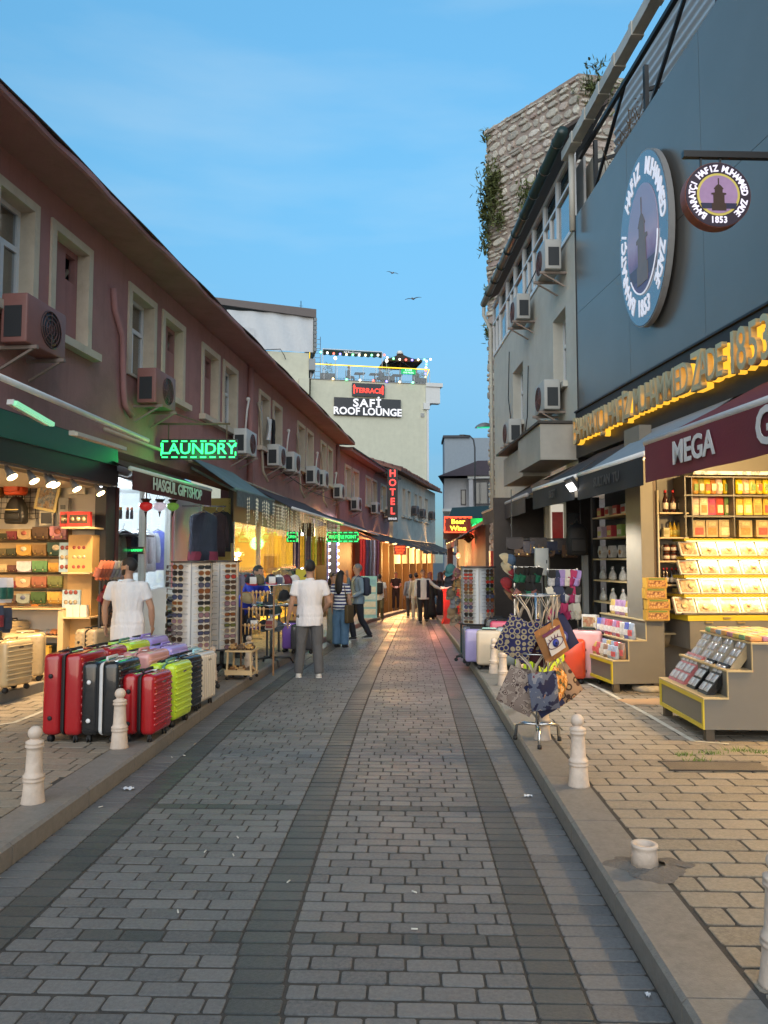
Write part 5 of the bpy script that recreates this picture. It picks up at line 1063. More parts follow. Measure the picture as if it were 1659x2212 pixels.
# ================================================================== suitcases
m_shell = lambda: TM('glossy suitcase shell', .22, .06, 6, coat=.6)
m_rub = M('black rubber', (.012, .012, .013), .6)
SCACHE = {}
def suitcase_set(style, t, w_, h):
 key = (style, round(t, 2), round(w_, 2), round(h, 2))
 if key in SCACHE: return SCACHE[key]
 hs = .06; H_ = h - hs; out = {}
 for nm, sg in (('back_shell', -1), ('front_shell', 1)):
  b = B(); b.at(sg * (t * .26 + .004), 0, hs).rbox(t * .48, w_, H_, .05, 4)
  if style == 'rib' and sg > 0:
   for i in range(8): b.at(sg * (t * .26 + .004), 0, hs + H_ * (.14 + i * .1)).rbox(t * .48 + .012, w_ * .9, H_ * .055, .012, 2)
  if style == 'groove' and sg > 0:
   for i in range(7): b.at(sg * (t * .26 + .004), (i - 3) * w_ * .12, hs + H_ * .06).rbox(t * .48 + .012, w_ * .075, H_ * .88, .012, 2)
  if style == 'quilt':
   n_ = 7
   for i in range(n_):
    for j in range(10):
     yy = (i - (n_ - 1) / 2 + (.5 if j % 2 else 0)) * w_ * .125; zz = hs + H_ * (.09 + j * .09)
     if abs(yy) < w_ * .42: b.at(sg * (t * .5 - .006) + sg * .003, yy, zz, rz=0).add([(0, -.034, 0), (0, 0, -.034), (0, .034, 0), (0, 0, .034), (sg * .014, 0, 0)], [(0, 1, 4), (1, 2, 4), (2, 3, 4), (3, 0, 4)] if sg > 0 else [(1, 0, 4), (2, 1, 4), (3, 2, 4), (0, 3, 4)], True)
   for i in range(3):
    for j in range(10):
     xx = sg * t * (.12 + i * .14); zz = hs + H_ * (.09 + j * .09) + (.02 if i % 2 else 0); b.at(xx, -w_ / 2 - .001, zz).add([(-.022, 0, 0), (0, 0, -.026), (.022, 0, 0), (0, 0, .026), (0, -.01, 0)], [(0, 1, 4), (1, 2, 4), (2, 3, 4), (3, 0, 4)], True)
  out[nm] = b.mesh(nm, m_shell())
 b = B(); b.at(0, 0, hs + .004).rbox(.034, w_ + .008, H_ - .004, .05, 4); out['zip_band'] = b.mesh('zip_band', TM('zip tape', .6, .1))
 b = B(); b.tube([(0, -.1, h - .005), (0, -.095, h + .02), (0, .095, h + .02), (0, .1, h - .005)], .012, 8); out['carry_handle'] = b.mesh('carry_handle', TM('zip tape'))
 b = B(); b.at(-t * .26, 0, h - .004).rbox(.05, .2, .014, .005, 2); out['trolley_handle'] = b.mesh('trolley_handle', m_rub)
 b = B()
 b.tube([(-.018, 0, .03), (-.006, 0, .03)], .03, 12); b.tube([(.006, 0, .03), (.018, 0, .03)], .03, 12); b.box(-.014, .014, -.02, .012, .03, .068); out['wheel'] = b.mesh('wheel', m_rub)
 b = B(); b.at(0, 0, 0, rx=R(90)).lathe([(.018, 0), (.02, .006), (.012, .012), (.001, .013)], 12); out['stud'] = b.mesh('stud', TM('zip tape'))
 b = B(); b.cb(0, 0, 0, .008, .07, .022); out['badge'] = b.mesh('badge', chrome()); b = B(); b.add([(0, 0, 0), (.05, 0, -.004), (.05, .035, .006), (0, .035, .002)], [(0, 1, 2, 3)]); out['price_tag'] = b.mesh('price_tag', white())
 SCACHE[key] = out; return out
def suitcase(label, p, rz, c, t=.28, w_=.46, h=.68, style='rib', band=(.012, .012, .013), stud=None, grp='suitcases on the left pavement', wheel=None):
 r_ = thing('suitcase', label, 'suitcase', p, rz, grp); S_ = suitcase_set(style, t, w_, h)
 for nm in ('back_shell', 'front_shell'): col(inst(S_[nm], nm, r_), c)
 z = col(inst(S_['zip_band'], 'zip_band', r_), band); col(inst(S_['carry_handle'], 'carry_handle', r_), band); inst(S_['trolley_handle'], 'trolley_handle', r_)
 for x in (-t * .32, t * .32):
  for y in (-w_ * .38, w_ * .38): inst(S_['wheel'], 'wheel', r_, (x, y, 0), random.uniform(-.6, .6))
 inst(S_['badge'], 'badge', r_, (t / 2 + .004, 0, h * .86)); inst(S_['price_tag'], 'price_tag', r_, (.03, random.uniform(-.12, .05), h + .012), random.uniform(-1, 1))
 for zz in (.28, .75): col(inst(S_['stud'], 'stud', r_, (-t * .27, -w_ / 2, h * zz)), stud or band)
 return r_
RED = (.36, .008, .012); LIME = (.52, .72, .03); LILAC = (.36, .30, .72); PINK = (.66, .33, .31); BLK = (.012, .013, .015); CRM = (.62, .56, .47); GOLD = (.45, .35, .2)
PV = lambda x, y: Vector((x, y, gz(y) + KH))
suitcase('largest glossy red suitcase at the front left corner of the group', PV(-2.93, 6.72), R(-3), RED, .34, .5, .745)
suitcase('large black suitcase with white zip band, between the two red ones', PV(-2.6, 6.7), R(-3), BLK, .33, .48, .68, band=(.6, .6, .6), stud=(.7, .7, .7))
suitcase('smaller glossy red suitcase at the front right corner of the group', PV(-2.29, 6.72), R(-4), RED, .29, .42, .57)
suitcase('upright lime green suitcase behind the smaller red one by the kerb', PV(-2.27, 7.3), R(-6), LIME, .27, .42, .58, band=(.10, .25, .2))
suitcase('slim black suitcase between the lime and cream ones by the kerb', PV(-2.3, 7.78), R(-8), BLK, .27, .4, .58)
suitcase('cream suitcase with pale blue zip band at the kerb end of the group', PV(-2.27, 8.2), R(-8), CRM, .28, .4, .57, 'groove', (.35, .62, .7))
suitcase('second red suitcase hidden behind the largest red one', PV(-2.9, 7.22), R(-3), RED, .33, .42, .73)
suitcase('large lime green suitcase in the second row behind the big red one', PV(-2.9, 7.78), R(-6), LIME, .36, .48, .72, band=(.10, .25, .2))
suitcase('shell pink suitcase behind the black and white one', PV(-2.6, 7.5), R(-6), PINK, .34, .48, .66, band=(.6, .3, .28))
suitcase('lilac suitcase at the back left of the group', PV(-2.88, 8.36), R(-6), LILAC, .34, .48, .71, band=(.25, .2, .55))
suitcase('lilac suitcase with silver label at the back right of the group', PV(-2.58, 8.1), R(-6), LILAC, .33, .46, .65, band=(.25, .2, .55))
suitcase('mint topped suitcase just behind the slim black one', PV(-2.55, 8.62), R(-6), (.3, .5, .5), .28, .4, .56)
sp_ = lambda x, y: LF.pt(0) + RL @ Vector(SW_(x, y, 0))
def on_floor(x, y): d = ray(x, y); return CAM + d * ((SHF - CAM.z) / d.z)
suitcase('champagne gold grooved suitcase at the left edge on the shop floor', on_floor(20, 1492), R(-14), GOLD, .27, .42, .56, 'rib', (.4, .33, .2), grp='gold suitcases in the leather shop')
suitcase('champagne gold quilted suitcase standing right of the grooved one', on_floor(52, 1470), R(-70), GOLD, .27, .44, .56, 'quilt', (.4, .33, .2), grp='gold suitcases in the leather shop')
suitcase('large champagne suitcase with black band on the step near the white shirted man', PV(-4.1, 10.0), R(-16), (.42, .33, .21), .32, .46, .66, 'quilt', grp='gold suitcases in the leather shop')
suitcase('black suitcase just behind the white shirted man', PV(-3.75, 10.15), R(-16), BLK, .3, .44, .5, 'quilt', grp='gold suitcases in the leather shop')
suitcase('gold suitcase standing on the table at the left edge', on_floor(22, 1440) + Vector((0, 0, .08)), R(-14), GOLD, .27, .42, .54, 'rib', grp='gold suitcases in the leather shop')
# slippers on a hook at the left edge
def slipper_mesh():
 b = B(); b.grid(lambda u, v: ((v - .5) * .095 * (.75 + .35 * math.sin(u * 2.6)), 0, (u - .5) * .26), 8, 4); b.at(0, .012, 0).grid(lambda u, v: ((v - .5) * .095 * (.75 + .35 * math.sin(u * 2.6)), 0, (u - .5) * .26), 8, 4); s_ = b.mesh('sole', TM('foam sole', .7, .1))
 b = B(); b.grid(lambda u, v: (-.056 * math.cos(v * math.pi), -.055 * math.sin(v * math.pi), -.03 + (u - .5) * .12), 4, 10); return s_, b.mesh('strap', TM('slipper strap', .4, .3, 25))
SOLE, STRP = slipper_mesh()
def slipper(label, p, rot, c, cs, grp): t = thing('slipper', label, 'slipper', p, 0, grp, rot); col(inst(SOLE, 'sole', t), c); col(inst(STRP, 'strap', t), cs); return t
for i, (x, y, c, cs, nm) in enumerate(((3, 1275, (.6, .6, .65), (.02, .12, .08), 'white and green slipper, left of the hanging pair'), (17, 1275, (.6, .6, .65), (.02, .12, .08), 'white and green slipper, right of the hanging pair'), (14, 1340, (.03, .04, .07), (.04, .05, .08), 'dark blue slipper hanging lowest at the left edge'), (-4, 1335, (.03, .04, .07), (.25, .03, .04), 'dark blue slipper with red strap at the left edge'))):
 slipper(nm, LF.hit(x, y, .25), (0, 0, LF.ang + R(20)), c, cs, 'slippers at the left edge')
# ================================================================== sunglasses racks
def glasses_meshes(kind):
 fr = B(); ln = B(); w_, h = (.062, .048) if kind != 2 else (.066, .034)
 for sx_ in (-1, 1):
  cx = sx_ * .036; n = 10; e = {0: .75, 1: 1., 2: .55}[kind]; pts = [(cx + w_ / 2 * math.copysign(abs(math.cos(a)) ** e, math.cos(a)), h / 2 * math.copysign(abs(math.sin(a)) ** e, math.sin(a)) - (.004 if math.sin(a) < 0 else 0)) for a in [i * 2 * math.pi / n for i in range(n)]]
  fr.tube([(x, 0, z) for x, z in pts + pts[:1]], .0035, 4); ln.add([(x, -.001, z) for x, z in pts], [tuple(range(n))])
  fr.tube([(sx_ * .068, 0, .012), (sx_ * .074, .02, .012), (sx_ * .07, .10, .006)], .0028, 4)
 fr.tube([(-.006, 0, .008), (.006, 0, .008)], .004, 4)
 return fr.mesh('frame', TM('glasses frame', .3, .1)), ln.mesh('lenses', TM('tinted lens', .12, .1, spec=.8))
GLS = [glasses_meshes(i) for i in range(3)]
lensc = [((.02, .02, .022), 'black'), ((.06, .035, .025), 'brown'), ((.18, .06, .02), 'amber'), ((.05, .06, .12), 'blue grey'), ((.16, .13, .13), 'smoky'), ((.35, .03, .02), 'red'), ((.10, .11, .03), 'olive'), ((.22, .13, .16), 'rosy')]
ordn = ['top', 'second', 'third', 'fourth', 'fifth', 'sixth', 'seventh', 'eighth', 'ninth', 'tenth', 'eleventh', 'twelfth', 'thirteenth', 'fourteenth', 'fifteenth', 'sixteenth', 'seventeenth']
def rack(label, short, p, z0, z1, rad, rows, faces, sides, tint=(.75, .73, .7), foot=True, rot0=0.):
 t = thing('sunglasses_rack', label, 'display rack', p); n = sides; zb = z0 - p.z; zt_ = z1 - p.z
 ang = [rot0 + i * 2 * math.pi / n for i in range(n)]
 b = B(); rg = [(rad * math.cos(a + math.pi / n), rad * math.sin(a + math.pi / n)) for a in ang]; b.rings([[(x, y, zb) for x, y in rg], [(x, y, zt_) for x, y in rg]], sm=False); b.build('column', M('white rack %s' % short, tint, .5, var=.05), t)
 for zz in (zb - .02, zt_): b = B(); b.at(0, 0, zz).lathe([(rad * 1.12, 0), (rad * 1.12, .02), (.01, .021)], 24, False); b.build('end_disc', M('dark disc', (.04, .03, .03), .4), t)
 for (x, y) in rg: q = B(); q.bar((x * 1.005, y * 1.005, zb), (x * 1.005, y * 1.005, zt_), .012); q.build('corner_strip', M('rack edge', (.3, .3, .3), .4), t)
 b = B(); b.tube([(0, 0, .1), (0, 0, zb)], .03); b.build('pole', dkmetal(), t)
 if foot:
  for k in range(5):
   a = k * 2 * math.pi / 5 - .3; b = B(); b.tube([(0, 0, .13), (.2 * math.cos(a), .2 * math.sin(a), .11), (.36 * math.cos(a), .36 * math.sin(a), .07)], [.035, .026, .02], 6); l_ = b.build('foot', blackpl(), t)
   b = B(); b.at(.36 * math.cos(a), .36 * math.sin(a), .03).ball((0, 0, 0), .03, .02, .03); b.build('castor', m_rub, l_)
 for fi in faces:
  a = rot0 + (fi + 1) * 2 * math.pi / n; ap = rad * math.cos(math.pi / n)
  for r_ in range(rows):
   z = zt_ - .05 - r_ * (zt_ - zb - .09) / (rows - 1); k = random.randrange(3); lc, nm = random.choice(lensc); fc = random.choice([(.015, .015, .015), (.015, .015, .015), (.05, .03, .02), mul(lc, .6), (.4, .3, .15)])
   g_ = thing('sunglasses', '%s sunglasses %s down in %s column of the %s' % (nm, ordn[r_] if r_ else 'first', fi_name[fi % n], short), 'sunglasses', Vector(p) + Vector(((ap + .1) * math.cos(a), (ap + .1) * math.sin(a), z)), a + R(90) + random.uniform(-.12, .12), 'sunglasses on the %s' % short)
   col(inst(GLS[k][0], 'frame', g_), fc); col(inst(GLS[k][1], 'lenses', g_), lc); g_.scale = (1.12, 1.0, 1.12)
 return t
fi_name = {}
p = PV(-2.66, 9.4); n = 6
fi_name = {2: 'left', 3: 'middle', 4: 'right'}
rack('tall white sunglasses rack nearest the suitcases', 'near left rack', p, .40, 1.63, .245, 17, (2, 3, 4), 6, rot0=R(10))
rack('second white sunglasses rack just behind the first', 'second left rack', PV(-2.53, 10.35), .49, 1.64, .225, 16, (2, 3, 4), 6, rot0=R(4))
# ================================================================== toy trolley, cap racks, clothes
p = GP(517, 1470, KH); t = thing('toy_trolley', 'small wooden trolley stacked with little wooden toys', 'trolley', p + Vector((0, .15, 0)), R(-4))
for x in (-.16, .16):
 for y in (-.14, .14): q = B(); q.bar((x, y, .05), (x * .93, y, .38), .022); q.build('leg', m_board, t); q = B(); q.ball((x, y, .025), .022, .014, .022); q.build('castor', m_rub, t)
for z in (.07, .36): q = B(); q.box(-.18, .18, -.16, .16, z, z + .02); q.build('tray', m_board, t)
q = B(); q.box(-.18, .18, -.17, -.155, .07, .13); q.build('tray_lip', m_board, t)
tw = ['brown', 'tan', 'dark', 'honey']
def toy(label, p, k, rz, s=1.):
 t = thing('wooden_toy', label, 'toy', p, rz, 'wooden toys'); t.scale = (s, s, s); c = [(.22, .11, .04), (.45, .28, .12), (.10, .06, .03), (.5, .3, .1)][k]; m_ = M('toy wood %d' % k, c, .5, var=.2, scale=20)
 b = B(); b.rbox(.1, .045, .035, .008, 2, .012); b.build('hull', m_, t); b = B(); b.at(.0, 0, .047).rbox(.05, .04, .028, .006, 2); b.build('cabin', m_, t)
 for x in (-.03, .03):
  for y in (-.024, .024): q = B(); q.at(x, y, .014, rx=R(90)).lathe([(.014, -.003), (.014, .003)], 10); q.build('wheel', M('toy wheel', (.06, .03, .02), .5), t)
places = ['front left', 'front middle', 'front right', 'back left', 'back middle', 'back right']
for i in range(6): toy('little wooden toy car at the %s of the trolley lower tray' % places[i], p + Vector((-.11 + (i % 3) * .11, .08 + (i // 3) * .12, .092)), i % 4, random.uniform(-.3, .3))
for i in range(6): toy('little wooden toy car at the %s of the trolley upper tray' % places[i], p + Vector((-.11 + (i % 3) * .11, .08 + (i // 3) * .12, .382)), (i + 1) % 4, random.uniform(-.3, .3))
for i in range(5):
 for j in range(3):
  q = p + Vector((-.02 + i * .05 + .05 * j, .4, .55 + j * .22)); t2 = thing('wooden_trinket', 'wooden spoon trinket, %s one in the %s row of the wooden hanging display' % (ordn[i] if i else 'first', ['lowest', 'middle', 'highest'][j]), 'trinket', q, 0, 'wooden trinkets'); b = B(); b.tube([(0, 0, 0), (0, 0, .1)], .008, 6); b.build('stick', M('toy wood 3', (.5, .3, .1), .5), t2); b = B(); b.ball((0, 0, .12), .02, .012, .03, 8, 5); b.build('bowl', M('toy wood 1'), t2)
q = p + Vector((.12, .42, 0)); t = thing('trinket_stand', 'wooden stand holding the hanging trinkets behind the trolley', 'stand', q);
for x in (-.2, .24): b = B(); b.bar((x, .02, 0), (x, .02, 1.2), .02); b.build('upright', M('toy wood 0'), t)
for z in (.67, .89, 1.11): b = B(); b.bar((-.2, .02, z), (.24, .02, z), .015); b.build('rail', M('toy wood 0'), t)
# caps
def cap_meshes():
 b = B(); n = 14
 b.rings([[(.09 * math.cos(a) * math.cos(k * 2 * math.pi / n), .105 * math.cos(a) * math.sin(k * 2 * math.pi / n), .115 * math.sin(a)) for k in range(n)] for a in [i * math.pi / 2 / 6 * .985 for i in range(7)]], cap=False); cr = b.mesh('crown', TM('cap cloth', .85, .12))
 b = B(); b.grid(lambda u, v: (.085 * math.cos(math.pi * (.08 + .84 * u)) * (1 + .06 * v), -.1 * math.sin(math.pi * (.08 + .84 * u)) * 1. - .075 * v * math.sin(math.pi * u) ** .7, .012 - .02 * v + .022 * math.sin(math.pi * u) * v), 12, 4); br = b.mesh('brim', TM('cap cloth'))
 b = B(); b.ball((0, 0, .118), .01, n=6, m=4); bt = b.mesh('button', TM('cap cloth')); b = B(); b.grid(lambda u, v: ((u - .5) * .1, -.105 * math.cos((v) * .95) - .002, .115 * math.sin(v * .95) + .012), 6, 4); pn = b.mesh('front_panel', TM('cap cloth'))
 return cr, br, bt, pn
CAPM = cap_meshes()
def cap(label, p, rz, c, cb=None, cp=None, grp='caps on the left rack', tilt=(0, 0)):
 t = thing('cap', label, 'cap', p, 0, grp, (R(tilt[0]), R(tilt[1]), rz)); col(inst(CAPM[0], 'crown', t), c); col(inst(CAPM[1], 'brim', t), cb or c); col(inst(CAPM[2], 'button', t), cb or c)
 if cp: q = col(inst(CAPM[3], 'front_panel', t), cp)
 return t
NV = (.02, .022, .04); WT = (.7, .7, .7); RD = (.35, .01, .015); BK = (.015, .015, .016)
caps = [(615, 1272, 11.2, 30, NV, RD, WT, 'navy white and red cap, leftmost on the top tier'), (630, 1272, 11.3, 25, (.12, .1, .06), BK, None, 'striped brown cap second on the top tier'), (654, 1271, 11.5, 20, NV, RD, WT, 'white and navy cap with red brim on the top tier'), (669, 1272, 11.7, 15, WT, (.2, .22, .26), (.1, .11, .15), 'white and grey cap on the top tier'), (684, 1272, 11.9, 10, (.13, .02, .035), (.13, .02, .035), (.16, .03, .045), 'maroon cap with stitched badge on the top tier'), (700, 1272, 12.1, 8, (.6, .55, .55), None, None, 'pale cap, rightmost on the top tier'),
  (606, 1310, 11.2, 30, (.3, .26, .16), (.2, .17, .1), None, 'khaki camouflage cap at the left of the middle tier'), (650, 1314, 11.4, 0, (.03, .035, .045), None, None, 'dark denim cap in the centre of the middle tier'), (680, 1305, 11.6, -10, BK, None, None, 'black cap right of the denim cap'), (640, 1335, 11.4, 10, BK, None, None, 'black cap under the denim cap'), (664, 1338, 11.5, -15, (.03, .05, .045), (.4, .4, .4), None, 'dark green cap with pale stripe'),
  (618, 1365, 11.1, 25, NV, (.12, .05, .12), WT, 'white front cap at the left of the lowest tier'), (640, 1370, 11.3, 10, BK, (.05, .05, .05), None, 'black cap in the lowest tier'), (655, 1366, 11.2, -8, (.35, .3, .25), (.3, .25, .2), (.2, .05, .05), 'beige cap with red front in the lowest tier'), (668, 1372, 11.5, -20, (.1, .11, .12), None, None, 'grey cap at the right of the lowest tier')]
for x, y, Y, a, c, cb, cp, lb in caps: cap(lb, DP(536 + (x - 610) * 1.12, y - 18, Y) + Vector((0, 0, -.02)), R(a), c, cb, cp, tilt=(22, 0))
pr = DP(585, 1440, 11.5); pr = Vector((pr.x, 11.5, gz(11.5) + KH)); t = thing('cap_rack', 'chrome rotating rack holding three tiers of caps', 'display rack', pr)
b = B(); b.tube([(0, 0, .1), (0, 0, 1.25)], .022); b.build('pole', chrome(), t)
for z, r_ in ((1.2, .36), (.9, .3), (.6, .28)):
 b = B(); b.tube([(r_ * math.cos(i * .3927), r_ * math.sin(i * .3927), z) for i in range(17)], .008, 5)
 for i in range(4): b.bar((0, 0, z), (r_ * math.cos(i * 1.571), r_ * math.sin(i * 1.571), z), .008)
 b.build('ring', chrome(), t)
for k in range(4): a = k * math.pi / 2 + .5; b = B(); b.tube([(0, 0, .12), (.3 * math.cos(a), .3 * math.sin(a), .1), (.36 * math.cos(a), .36 * math.sin(a), .02)], .016, 6); b.build('foot', blackpl(), t)
# hanging garments
def garment(label, p, rz, c, w_=.46, h=.75, sleeves=True, grp=None, stripe=None, d=.1, name='hanging_garment', kind='jacket'):
 t = thing(name, label, kind, p, rz, grp); b = B(); n = 20
 def ring(z, k, j=0): return [(w_ / 2 * k * math.cos(a), d * (.8 + .2 * k) * math.sin(a) * (1 + .25 * math.sin(5 * a + z * 7)), -z * h) for a in [i * 2 * math.pi / n for i in range(n)]]
 b.rings([ring(0, .22), ring(.03, .5), ring(.08, .92), ring(.2, .98), ring(.45, .95), ring(.75, 1.0), ring(1, 1.06)]); col(b.build('torso', TM('hung cloth', .85, .15, 7, fold=9), t), c)
 if sleeves:
  for sx_ in (-1, 1): b = B(); b.tube([(sx_ * w_ * .43, 0, -.07 * h), (sx_ * w_ * .54, .01, -.2 * h), (sx_ * w_ * .58, -.02, -.5 * h), (sx_ * w_ * .55, -.03, -.78 * h)], [.06, .065, .058, .05], 10); col(b.build('sleeve', TM('hung cloth'), t), mul(c, .9))
 b = B(); b.tube([(-w_ * .4, 0, -.06 * h), (0, 0, .03), (w_ * .4, 0, -.06 * h)], .008, 5); b.tube([(0, 0, .03), (.0, 0, .08), (.03, 0, .1), (.01, 0, .13)], .005, 5); b.build('hanger', chrome(), t)
 if stripe: q = B(); q.rings([ring(.8, 1.03), ring(.98, 1.08)], cap=False); col(q.build('hem_band', TM('hung cloth'), t), stripe)
 return t
gy = lambda x, y, o: LF.hit(x, y, o)
garment('slate blue poncho with maroon band hung at the gift shop corner', gy(440, 1107, .55), LF.ang + R(35), (.035, .04, .065), .5, .84, False, 'garments at the gift shop corner', (.22, .03, .06), kind='poncho')
garment('black and red plaid shirt behind the slate poncho', gy(468, 1108, .5), LF.ang + R(70), (.05, .03, .035), .45, .8, True, 'garments at the gift shop corner', kind='shirt')
garment('dark grey jacket, last on the corner rail', gy(482, 1106, .45), LF.ang + R(75), (.03, .035, .04), .42, .75, True, 'garments at the gift shop corner')
t = thing('corner_rail', 'chrome hanging rail at the gift shop corner', 'clothes rail', gy(455, 1104, .5), LF.ang); b = B(); b.tube([(-.6, -.1, .09), (.25, .1, .09)], .012, 6); b.build('bar', chrome(), t); b = B(); b.bar((-.6, -.1, .09), (-.6, -.1, .35), .015); b.build('stay', chrome(), t)
for i, (x, c, lb, ki, w_) in enumerate(((244, (.3, .34, .26), 'sage green jacket at the left of the laundry rail', 'jacket', .3), (266, (.012, .016, .035), 'navy quilted puffer coat on the laundry rail', 'coat', .42), (300, (.5, .53, .55), 'white shirt in clear plastic on the laundry rail', 'shirt', .34), (318, (.52, .56, .6), 'second white shirt in clear plastic on the laundry rail', 'shirt', .34), (341, (.16, .2, .6), 'periwinkle blue shirt at the right of the laundry rail', 'shirt', .42))):
 garment(lb, gy(x, 1147, -.6), LF.ang + R(50), c, w_, .72 if i != 1 else .66, True, 'laundered clothes in the window', kind=ki)
for i, (x, c, nm) in enumerate(((315, (.35, .015, .015), 'red'), (345, (.55, .5, .6), 'white'), (373, (.12, .25, .04), 'green'))):
 p = LF.hit(x, 1100, .45); t = thing('mosaic_lamp', '%s glass mosaic lamp hanging under the gift shop awning' % nm, 'lamp', p, 0, 'mosaic lamps'); b = B(); b.lathe([(.02, -.03), (.075, .0), (.1, .045), (.085, .085), (.05, .1)], 16); b.build('globe', M('mosaic %s' % nm, c, .12, var=.6, scale=30, emit=c, es=.6), t)
 b = B(); b.lathe([(.05, .1), (.05, .115), (.075, .14), (.08, .15), (.06, .15)], 14); b.build('collar', M('dark bronze', (.05, .035, .03), .35, .7), t); b = B(); b.lathe([(.03, -.035), (.015, -.06), (.006, -.11), (.001, -.12)], 8); b.build('finial', MATS['dark bronze'], t)
 b = B()
 for k in range(3): a = k * 2.09; b.bar((.07 * math.cos(a), .07 * math.sin(a), .15), (0, 0, .34), .005)
 b.build('chain', chrome(), t)
for i in range(6): p = gy(233 + i * 9 + (i > 3) * 6, 1121, -.4); t = thing('spray_can', 'orange capped spray can, %s from the left on the laundry shelf' % (ordn[i] if i else 'first'), 'can', p, 0, 'spray cans'); b = B(); b.lathe([(.028, 0), (.028, .13), (.02, .145)], 10); b.build('can', M('dark blue can', (.04, .04, .09), .3), t); b = B(); b.at(0, 0, .145).lathe([(.024, 0), (.024, .04), (.01, .045)], 10); b.build('cap', M('orange cap', (.6, .12, .03), .4), t)
# slipper stand by the door: pink and grey slippers
for i in range(10):
 c = [(.55, .17, .10), (.55, .17, .10), (.55, .17, .10), (.55, .2, .13), (.3, .3, .38), (.32, .36, .36), (.35, .35, .42), (.5, .4, .42), (.3, .33, .35), (.5, .38, .4)][i]
 p = gy(214 + i * 7.5, 1232, .35) ; slipper('%s slipper on the black stand top row, %s from the left' % ('coral' if i < 4 else 'grey', ordn[i] if i else 'first'), p, (R(-12), R(14), LF.ang + R(-35)), c, mul(c, .7), 'slippers on the black stand')
for j in range(3):
 for i in range(5):
  c = random.choice([(.3, .02, .03), (.05, .04, .04), (.2, .12, .08), (.06, .07, .1)]); p = gy(222 + i * 14 + j * 5, 1285 + j * 48, .3 - j * .02); slipper('dark slipper on the black stand, %s in the %s row' % (ordn[i] if i else 'first', ['second', 'third', 'fourth'][j]), p, (R(-12), R(14), LF.ang + R(-35)), c, mul(c, .5), 'slippers on the black stand')
p = gy(240, 1225, .28); t = thing('slipper_stand', 'black metal slipper stand beside the laundry door', 'display rack', Vector((p.x, p.y, KH)), LF.ang)
for y in (-.3, .55): b = B(); b.bar((0, y, 0), (0, y, 1.5), .025); b.build('upright', dkmetal(), t)
for z in (1.5, 1.15, .85, .5): b = B(); b.bar((0, -.3, z), (0, .55, z), .018); b.build('rail', dkmetal(), t)
b = B(); b.bar((-.3, -.3, .02), (.3, -.3, .02), .03); b.bar((-.3, .55, .02), (.3, .55, .02), .03); b.build('base', dkmetal(), t)
# stacked clothes, laundry baskets beyond
for i, (x, y, c) in enumerate(((345, 1330, (.1, .12, .2)), (350, 1345, (.03, .04, .06)), (345, 1318, (.25, .5, .35)), (352, 1360, (.35, .2, .25)), (340, 1300, (.04, .04, .12)), (338, 1375, (.3, .12, .1)))):
 p = gy(x, y, .25); b = B(); b.grid(lambda u, v: ((u - .5) * .4, (v - .5) * .34, .06 * math.sin(u * math.pi) ** .4 * math.sin(v * math.pi) ** .4 + .012 * math.sin(u * 17 + v * 9)), 14, 12); b.grid(lambda u, v: ((u - .5) * .4, (v - .5) * .34, -.02), 2, 2); tag(col(b.build('folded_clothes', TM('hung cloth'), None, p, LF.ang), c), '%s folded clothes on the shelves behind the sunglasses rack' % ['slate blue', 'dark navy', 'mint green', 'dusty pink', 'deep blue', 'coral'][i], 'clothes', 'folded clothes')
t = thing('clothes_shelf', 'white shelf unit of folded clothes behind the sunglasses rack', 'shelf', Vector((gy(345, 1390, .25).x, gy(345, 1390, .25).y, KH)), LF.ang)
for z in (.18, .38, .55, .78, .98): b = B(); b.box(-.22, .22, -.3, .35, z, z + .02); b.build('shelf_board', white(), t)
for y in (-.31, .35): b = B(); b.box(-.22, .22, y, y + .02, 0, 1.1); b.build('side', white(), t)
# ================================================================== awnings on the right
y0, y1 = 4.2, rfy(1381, 968, 1.2)
MA = awning('shop_awning', 'wine red awning lettered MEGA above the bright sweet shop', RF, y0, y1, 1.2, 2.73, .36, 3.32, m_burg2, m_burg2, M('dirty white roller', (.55, .55, .55), .5, dirt=.4), True)
text('MEGA', .27, m_lt, MA, (-1.235, rfy(1484, 975, 1.2), 2.55), (R(90), 0, R(-90)), .003, .006, .95); text('GAL', .36, m_lt, MA, (-1.24, 5.22, 2.55), (R(90), 0, R(-90)), .003, .008, .9)
y0, y1 = rfy(1381, 985, 1.0) + .02, rfy(1243, 1030, 1.0)
A2 = awning('shop_awning', 'blue grey awning with black valance next to the wine red one', RF, y0, y1, 1.0, 2.70, .30, 3.3, m_blue, m_blk, white())
text('SULTAN  TU', .15, m_ltd, A2, (-1.03, (y0 + y1) / 2, 2.55), (R(90), 0, R(-90)), .002, .004, .9)
y0, y1 = y1 + .08, cfy(1142, 1062, 1.0)
A3 = awning('shop_awning', 'black awning with worn off lettering, in front of the shoe shop', RF, y0, y1 + .1, 1.02, 2.69, .28, 3.25, m_blk, m_blk, white())
text('BEST', .15, m_ltd, A3, (-1.05, (y0 + y1) / 2, 2.55), (R(90), 0, R(-90)), .002, .004, .9)
y0, y1 = y1 + .25, cfy(1042, 1110, 1.0)
awning('shop_awning', 'long brown grey awning at the foot of the tower', CF, y0, y1, 1.0, 2.64, .26, 3.2, m_brn, m_brn, M('grey bar', (.35, .33, .32), .6))
